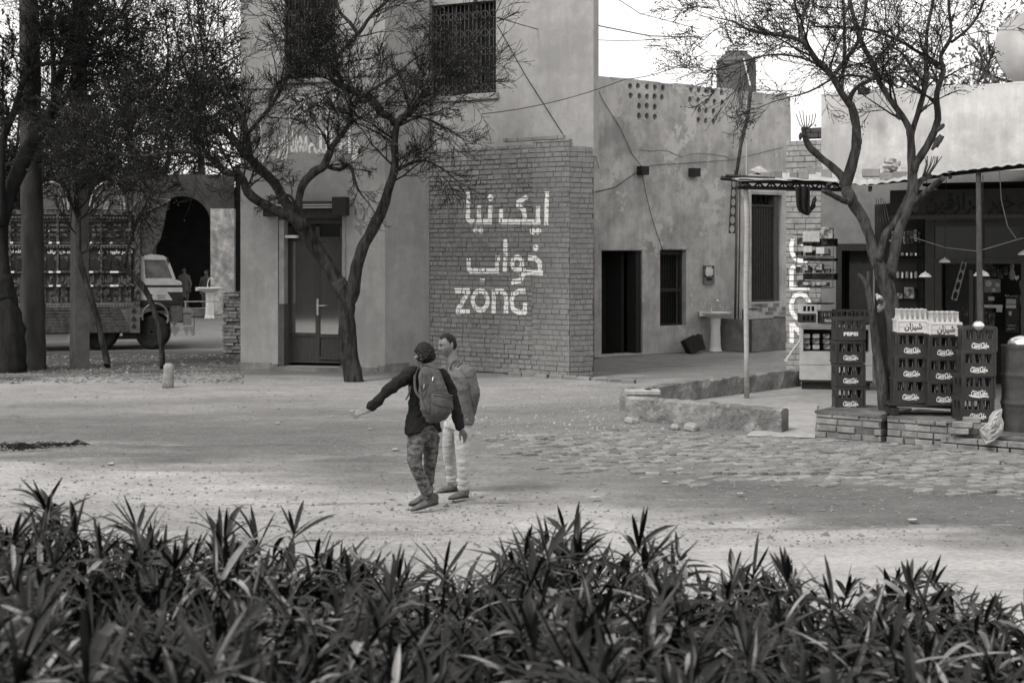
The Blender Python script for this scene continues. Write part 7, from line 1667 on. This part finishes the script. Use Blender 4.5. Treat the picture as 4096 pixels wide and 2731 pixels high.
b = MB(); b.tube([fh(math.atan2(x, .1), math.asin(z / .118)) + Fh * .002 for x, z in ((-.030, -.046), (-.012, -.052), (0, -.053), (.012, -.052), (.030, -.046))], [.0015, .003, .003, .003, .0015], 6); b.build('lips', mat('lips', .09), body)
b = MB(); hair_cap(b, fh, lambda th: .66 - 1.15 * sm(.9, 2.0, abs((th + math.pi) % (2 * math.pi) - math.pi)) + .0, .052, mess=.02); fuse(b, 'hair', M_HAIR, man, .006, fold(.004, 60), sm_=1)
b = MB(); 
loft(b, spl([Q(1826, 1458), Q(1828, 1476), Q(1830, 1500), Q(1833, 1550), Q(1838, 1610), Q(1842, 1655), Q(1842, 1690)], 2), [.075, .095, .125, .165, .20, .202, .198, .188, .178, .172, .170, .170, .172], [.062, .075, .09, .105, .118, .12, .118, .114, .112, .112, .116, .118, .12], Lm, n=28)
shirt = fuse(b, 'shirt', M_SHIRT, man, .008, fold(.008, 12), sm_=1)
for A_, s_ in ((AL, 1), (AR, 1)):
    b = MB(); lim(b, [A_[0].lerp(Q(1828, 1480), .30)] + [A_[0] + Vector((0, 0, -.01)), A_[0].lerp(A_[1], .5), A_[1], A_[1].lerp(A_[2], .5), A_[2]], [.066, .070, .062, .055, .050, .043]); fuse(b, 'sleeve', M_SHIRT, shirt, .007, fold(.007, 18), sm_=1)
b = MB(); 
for pts in ([Q(1826, 1440, -.06), Q(1808, 1452, -.10), Q(1800, 1470, -.12)], [Q(1834, 1436, -.02), Q(1845, 1450, -.04), Q(1828, 1466, -.11)], [Q(1800, 1448, .0), Q(1797, 1462, -.05), Q(1800, 1474, -.09)]): lim(b, pts, [.018, .022, .012], Vector((0, 0, 1)), .45)
fuse(b, 'collar', M_SHIRT, shirt, .005)
b = MB(); lim(b, [AL[2].lerp(AL[1], .18), AL[2].lerp(AL[1], -.02)], [.047, .046]); fuse(b, 'cuff', M_SHIRT, shirt, .006)
b = MB()
loft(b, [Q(1838, 1648), Q(1836, 1685), Q(1834, 1712)], [.168, .17, .155], [.112, .118, .11], Lm, n=24)
lim(b, KL, [.097, .080, .066, .063, .052]); lim(b, KR, [.095, .078, .064, .060, .050])
for K_, n_ in ((KL, 6), (KR, 5)):
    for k in range(n_): c = K_[3].lerp(K_[4], .35 + .13 * k); b_r = .060 + .006 * (k % 2); loft(b, [c + Vector((0, 0, .006)), c - Vector((0, 0, .006))], [b_r, b_r], [b_r, b_r], Lm)
fuse(b, 'trousers', M_TROUS, man, .0085, wr(.012, 9, 28), sm_=1)
b = MB(); shoe(b, Vector((Q(1868, 1978, -.05).x, 14.16, .0)), Vector((Q(1800, 1982, 0).x, 14.02, .0)), 0, 1.0); loft(b, [Q(1855, 1945, -.05), Q(1856, 1962, -.05)], [.044, .046], [.048, .05], Lm); sole(fuse(b, 'shoe', M_SHOE, man, .006))
b = MB(); shoe(b, Vector((Q(1826, 1960, .36).x, 14.56, .0)), Vector((Q(1752, 1965, .3).x, 14.40, .0)), 0, .98); loft(b, [Q(1815, 1932, .34), Q(1817, 1946, .35)], [.044, .046], [.048, .05], Lm); sole(fuse(b, 'shoe', M_SHOE, man, .006))
from mathutils.bvhtree import BVHTree as _B
# ---------------- the boy with the backpack
Db = 13.48; Q = lambda x, y, dd=0: P(x, y, Db + dd)
boy = thing('person', tuple(G(1700, 2036)), 'boy in a dark blazer seen from behind, stretching one arm out to the left', 'person')
Fb = Vector((-.62, .78, 0)).normalized(); Lb = Vector((-.78, -.62, 0)); Fhb = Vector((-.93, .36, -.02)).normalized()
hc = Q(1697, 1424, 0); fb, Sdb, upb = headfn(hc, Fhb, Vector((.04, 0, 1)), .98)
b = MB(); add_head(b, fb); lim(b, [Q(1712, 1492, .0), Q(1708, 1465, 0), Q(1704, 1440, 0)], [.06, .05, .048])
for sx in (-1, 1): e = fb(sx * 1.58, -.04); loft(b, [e + Vector((0, 0, -.028)), e, e + Vector((0, 0, .028))], [.011, .017, .013], [.008, .010, .008], Fhb, n=10)
loft(b, [Q(1706, 1490), Q(1704, 1550), Q(1695, 1640), Q(1692, 1735)], [.11, .13, .10, .12], [.07, .085, .075, .085], Lb)
BLa = [Q(1645, 1492, -.10), Q(1604, 1522, -.16), Q(1562, 1552, -.22), Q(1520, 1594, -.26), Q(1480, 1632, -.28)]; BRa = [Q(1768, 1506, .12), Q(1800, 1560, .15), Q(1818, 1615, .13), Q(1832, 1670, .06), Q(1842, 1712, .02)]
lim(b, BLa, [.042, .038, .034, .028, .025]); lim(b, BRa, [.042, .038, .034, .028, .025])
hand(b, BLa[-1] + (BLa[-1] - BLa[-2]).normalized() * .02, Vector((-.9, -.1, -.22)), Vector((.1, -.55, .8)), 1.08, curl=(.35, .45, .6, .75), spread=.11, side=-1); hand(b, BRa[-1], (Q(1858, 1738, 0) - BRa[-1]), Vector((.5, .6, .2)), .98, curl=(.5, .6, .7, .8))
bKL = [Q(1668, 1745, -.05), Q(1660, 1800, -.08), Q(1662, 1860, -.10), Q(1690, 1925, -.06), Q(1716, 1985, -.02)]; bKR = [Q(1722, 1745, .10), Q(1722, 1800, .10), Q(1720, 1860, .12), Q(1712, 1925, .20), Q(1706, 1985, .26)]
lim(b, bKL, [.07, .06, .048, .042, .034]); lim(b, bKR, [.07, .06, .048, .042, .034])
body = fuse(b, 'body', M_SKIN, boy, .0060, sm_=1); skin_eye(body, fb, Sdb, Fhb, upb, hc, .95)
b = MB(); hair_cap(b, fb, lambda th: .45 - 1.10 * sm(.8, 1.7, abs((th + math.pi) % (2 * math.pi) - math.pi)), .11, mess=.06)
rr = random.Random(8)
for k in range(420):
    th = rr.uniform(-math.pi, math.pi); ph = rr.uniform(-.35, 1.5)
    if abs(th) < 1.2 and ph < .35: continue
    p = fb(th, ph, .06); q = fb(th + rr.uniform(-.3, .3), ph + rr.uniform(.0, .3), rr.uniform(.12, .30)) + Vector((0, 0, -.012)); lim(b, [p, p.lerp(q, .6), q], [.011, .007, .0035])
fuse(b, 'hair', M_HAIR, boy, .0055, fold(.004, 70), sm_=0)
b = MB()
loft(b, spl([Q(1708, 1478), Q(1706, 1492), Q(1704, 1515), Q(1703, 1560), Q(1697, 1620), Q(1692, 1680), Q(1692, 1728)], 2), [.06, .09, .135, .165, .19, .187, .18, .168, .162, .165, .178, .19, .198], [.055, .065, .08, .095, .105, .108, .108, .102, .10, .106, .118, .13, .135], Lb, n=28)
for A_ in (BLa, BRa): lim(b, [A_[0].lerp(Q(1704, 1498), .35), A_[0], A_[1], A_[2], A_[3], A_[4]], [.062, .070, .063, .055, .049, .046])
zh = Q(0, 1700).z; ctr = Q(1690, 1720)
def hem(c):
    s_ = (c - ctr).dot(Lb); t_ = max(0, min(1, (zh + .03 - c.z) / .08))
    return c + Vector((0, 0, .13 * math.exp(-(s_ / .085) ** 2) * t_)) if (c - ctr).dot(Fb) < 0.02 and abs(s_) < .2 else c
jk = fuse(b, 'blazer', M_JACK, boy, .008, fold(.014, 10), sm_=1, warp=hem)
b = MB(); lim(b, [Q(1740, 1486, -.02), Q(1724, 1474, -.08), Q(1698, 1474, -.09), Q(1680, 1482, -.06)], [.016, .02, .02, .014], Vector((0, 0, 1)), .6); fuse(b, 'collar', M_JACK, jk, .006)
b = MB(); loft(b, [Q(1694, 1700), Q(1694, 1740), Q(1694, 1762)], [.155, .16, .14], [.105, .115, .10], Lb, n=24)
lim(b, bKL, [.092, .078, .062, .056, .047]); lim(b, bKR, [.09, .076, .060, .054, .046])
for K_ in (bKL, bKR):
    for k in range(7): c = K_[3].lerp(K_[4], -.1 + .15 * k); q_ = .057 + .006 * (k % 2); loft(b, [c + Vector((0, 0, .006)), c - Vector((0, 0, .006))], [q_, q_], [q_, q_], Lb)
fuse(b, 'trousers', M_CAMO, boy, .0085, wr(.016, 10, 26, zmax=.85), sm_=1)
def shoe2(h, t_, s): 
    b = MB(); shoe(b, h, t_, 0, s); return b
b = shoe2(Vector((Q(1745, 2030).x, 13.52, .045)), Vector((Q(1648, 2038).x, 13.40, .0)), 1.0); loft(b, [Q(1720, 1985, -.0), Q(1728, 2003, .02)], [.042, .046], [.046, .05], Lb); sole(fuse(b, 'shoe', M_SHOE, boy, .006))
b = shoe2(Vector((Q(1714, 2015, .28).x, 13.84, .02)), Vector((Q(1637, 2018, .2).x, 13.70, .0)), .96); loft(b, [Q(1706, 1985, .27), Q(1708, 1996, .29)], [.042, .046], [.046, .05], Lb); sole(fuse(b, 'shoe', M_SHOE, boy, .006))
# backpack worn askew
bp = thing('backpack', tuple(Q(1745, 1660, -.16)), 'soft grey school backpack with zips and dark straps worn on the back of the boy', 'backpack')
Bk = -Fb; Sx = -Lb      # outward and across (image right)
def BQ(x, y, o): 
    return Q(x, y, -.02 - o * .95)
b = MB()
loft(b, spl([BQ(1708, 1478, .17), BQ(1718, 1500, .19), BQ(1729, 1545, .21), BQ(1738, 1590, .225), BQ(1752, 1635, .22), BQ(1762, 1662, .19)], 2), [.08, .10, .118, .13, .14, .15, .158, .166, .17, .16, .13], [.05, .065, .08, .09, .10, .105, .11, .112, .112, .105, .08], Sx, n=28)
pk_ = fuse(b, 'bag', M_PACKB, bp, .008, fold(.013, 9), sm_=2)
b = MB(); loft(b, spl([BQ(1762, 1575, .30), BQ(1766, 1600, .325), BQ(1768, 1635, .32), BQ(1768, 1652, .29)], 2), [.10, .11, .115, .12, .12, .115, .10], [.03, .04, .045, .048, .048, .045, .03], Sx, n=24); fuse(b, 'front_pocket', M_PACKB, bp, .008, fold(.004, 14), sm_=2)
b = MB(); loft(b, [BQ(1700, 1500, .27), BQ(1708, 1540, .30), BQ(1712, 1560, .30)], [.07, .08, .07], [.02, .03, .02], Sx, n=20); fuse(b, 'top_pocket', M_PACKB, bp, .008, fold(.004, 14), sm_=2)
from mathutils.bvhtree import BVHTree
def bvh(objs):
    V = []; Fc = []
    for o in objs:
        k = len(V); o0 = WL[o.name]; V += [v.co + o0 for v in o.data.vertices]; Fc += [tuple(i + k for i in p.vertices) for p in o.data.polygons]
    return BVHTree.FromPolygons(V, Fc)
cp = Vector((0, 0, H))
def hit(tree, x, y, off=.004):
    d = (P(x, y, 1) - cp).normalized(); r_ = tree.ray_cast(cp, d)
    return r_[0] + r_[1] * off if r_[0] else P(x, y, Db - .3)
def seam(tree, pts, r_, n=6, off=.002):
    mb = MB(); out = []
    for i in range(len(pts) - 1):
        for k in range(n): t = k / n; out.append(hit(tree, pts[i][0] + (pts[i + 1][0] - pts[i][0]) * t, pts[i][1] + (pts[i + 1][1] - pts[i][1]) * t, off))
    out.append(hit(tree, *pts[-1], off)); mb.tube(out, r_, 6); return mb
tr_b = bvh([o for o in bp.children])
wb = MB()
for pts, r_ in (([(1688, 1490), (1684, 1540), (1690, 1600), (1706, 1645), (1760, 1662), (1806, 1652)], .006), ([(1722, 1488), (1736, 1530), (1746, 1560)], .007), ([(1735, 1570), (1765, 1572), (1812, 1584)], .008), ([(1735, 1582), (1765, 1584), (1811, 1595)], .005), ([(1728, 1612), (1760, 1622), (1810, 1630)], .008), ([(1700, 1500), (1708, 1530), (1706, 1560), (1690, 1600)], .006)):
    m_ = seam(tr_b, pts, r_); wb.add(m_.v, m_.f)
wb.build('webbing', M_PACKD, bp)
b = MB(); lim(b, [Q(1690, 1466, -.10), Q(1712, 1458, -.16), Q(1728, 1468, -.2)], [.010, .012, .010]); lim(b, [Q(1672, 1474, -.10), Q(1660, 1500, -.15), Q(1662, 1560, -.2), Q(1680, 1590, -.24)], [.014, .016, .014, .012]); lim(b, [Q(1700, 1462, -.06), Q(1684, 1462, -.13), Q(1690, 1480, -.24)], [.02, .022, .018], Vector((0, 0, 1)), .4); fuse(b, 'shoulder_strap', M_PACKB, bp, .006)
b = MB(); lim(b, [Q(1642, 1545, -.2), Q(1636, 1575, -.2), Q(1622, 1600, -.2)], [.012, .012, .008], Vector((1, 0, 0)), .4); fuse(b, 'loose_strap', M_PACKD, bp, .005)
b = MB()
for x, y in ((1731, 1508), (1696, 1538)): b.tube([hit(tr_b, x, y), hit(tr_b, x - 1, y + 8), hit(tr_b, x - 2, y + 15)], .006, 6)
b.build('zip_pull', M_STEEL, bp)
# ---------------- two dim figures inside the arch
def dimfig(x, y0, D_, s, label, light):
    t = thing('person', ((x - CX) / F * D_, D_, 0), label, 'person'); z = lambda h: Vector(((x - CX) / F * D_, D_, h * s)); f_ = Vector((-.3, -.95, 0)).normalized(); sd = Vector((1, 0, 0))
    b = MB(); f2, a_, u_ = headfn(z(1.58), f_, Vector((0, 0, 1)), 1); add_head(b, f2, 24, 18); lim(b, [z(1.35), z(1.5)], [.055, .05]); loft(b, [z(.85), z(1.1), z(1.38)], [.14, .13, .16], [.09, .09, .09], sd)
    for q in (-1, 1): lim(b, [z(1.38) + sd * q * .17, z(1.1) + sd * q * .24, z(.88) + sd * q * .22], [.045, .035, .03]); hand(b, z(.86) + sd * q * .22, Vector((0, 0, -1)), Vector((0, -1, 0))); lim(b, [z(.85) + sd * q * .08, z(.45) + sd * q * .09, z(.06) + sd * q * .09], [.08, .055, .04]); shoe(b, z(0) + sd * q * .09 + Vector((0, .06, 0)), z(0) + sd * q * .09 + Vector((0, -.18, 0)), 0, 1)
    fuse(b, 'body', M_SKIN, t, .012, sm_=1)
    b = MB(); loft(b, [z(.55), z(.85), z(1.1), z(1.3), z(1.42)], [.19, .175, .165, .19, .12], [.12, .115, .11, .11, .08], sd)
    for q in (-1, 1): lim(b, [z(1.36) + sd * q * .14, z(1.1) + sd * q * .24, z(.92) + sd * q * .22], [.06, .055, .05])
    fuse(b, 'shirt', mat('dim shirt ' + str(light), light), t, .014, fold(.012, 8))
    b = MB(); 
    for q in (-1, 1): lim(b, [z(.8) + sd * q * .08, z(.45) + sd * q * .09, z(.08) + sd * q * .09], [.11, .09, .07])
    fuse(b, 'trousers', mat('dim trousers', .08), t, .014, fold(.01, 8)); b = MB(); hair_cap(b, f2, lambda th: .35 - .9 * sm(.9, 2.0, abs((th + math.pi) % (2 * math.pi) - math.pi)), .08, n=24, m=16); fuse(b, 'hair', M_HAIR, t, .012)
dimfig(737, 1270, 56.5, 1.05, 'dim figure in a lighter shirt standing inside the dark arch behind the truck', .16)
dimfig(826, 1270, 55.6, 1.0, 'dark figure half hidden at the right side of the arch beside the white pillar', .05)
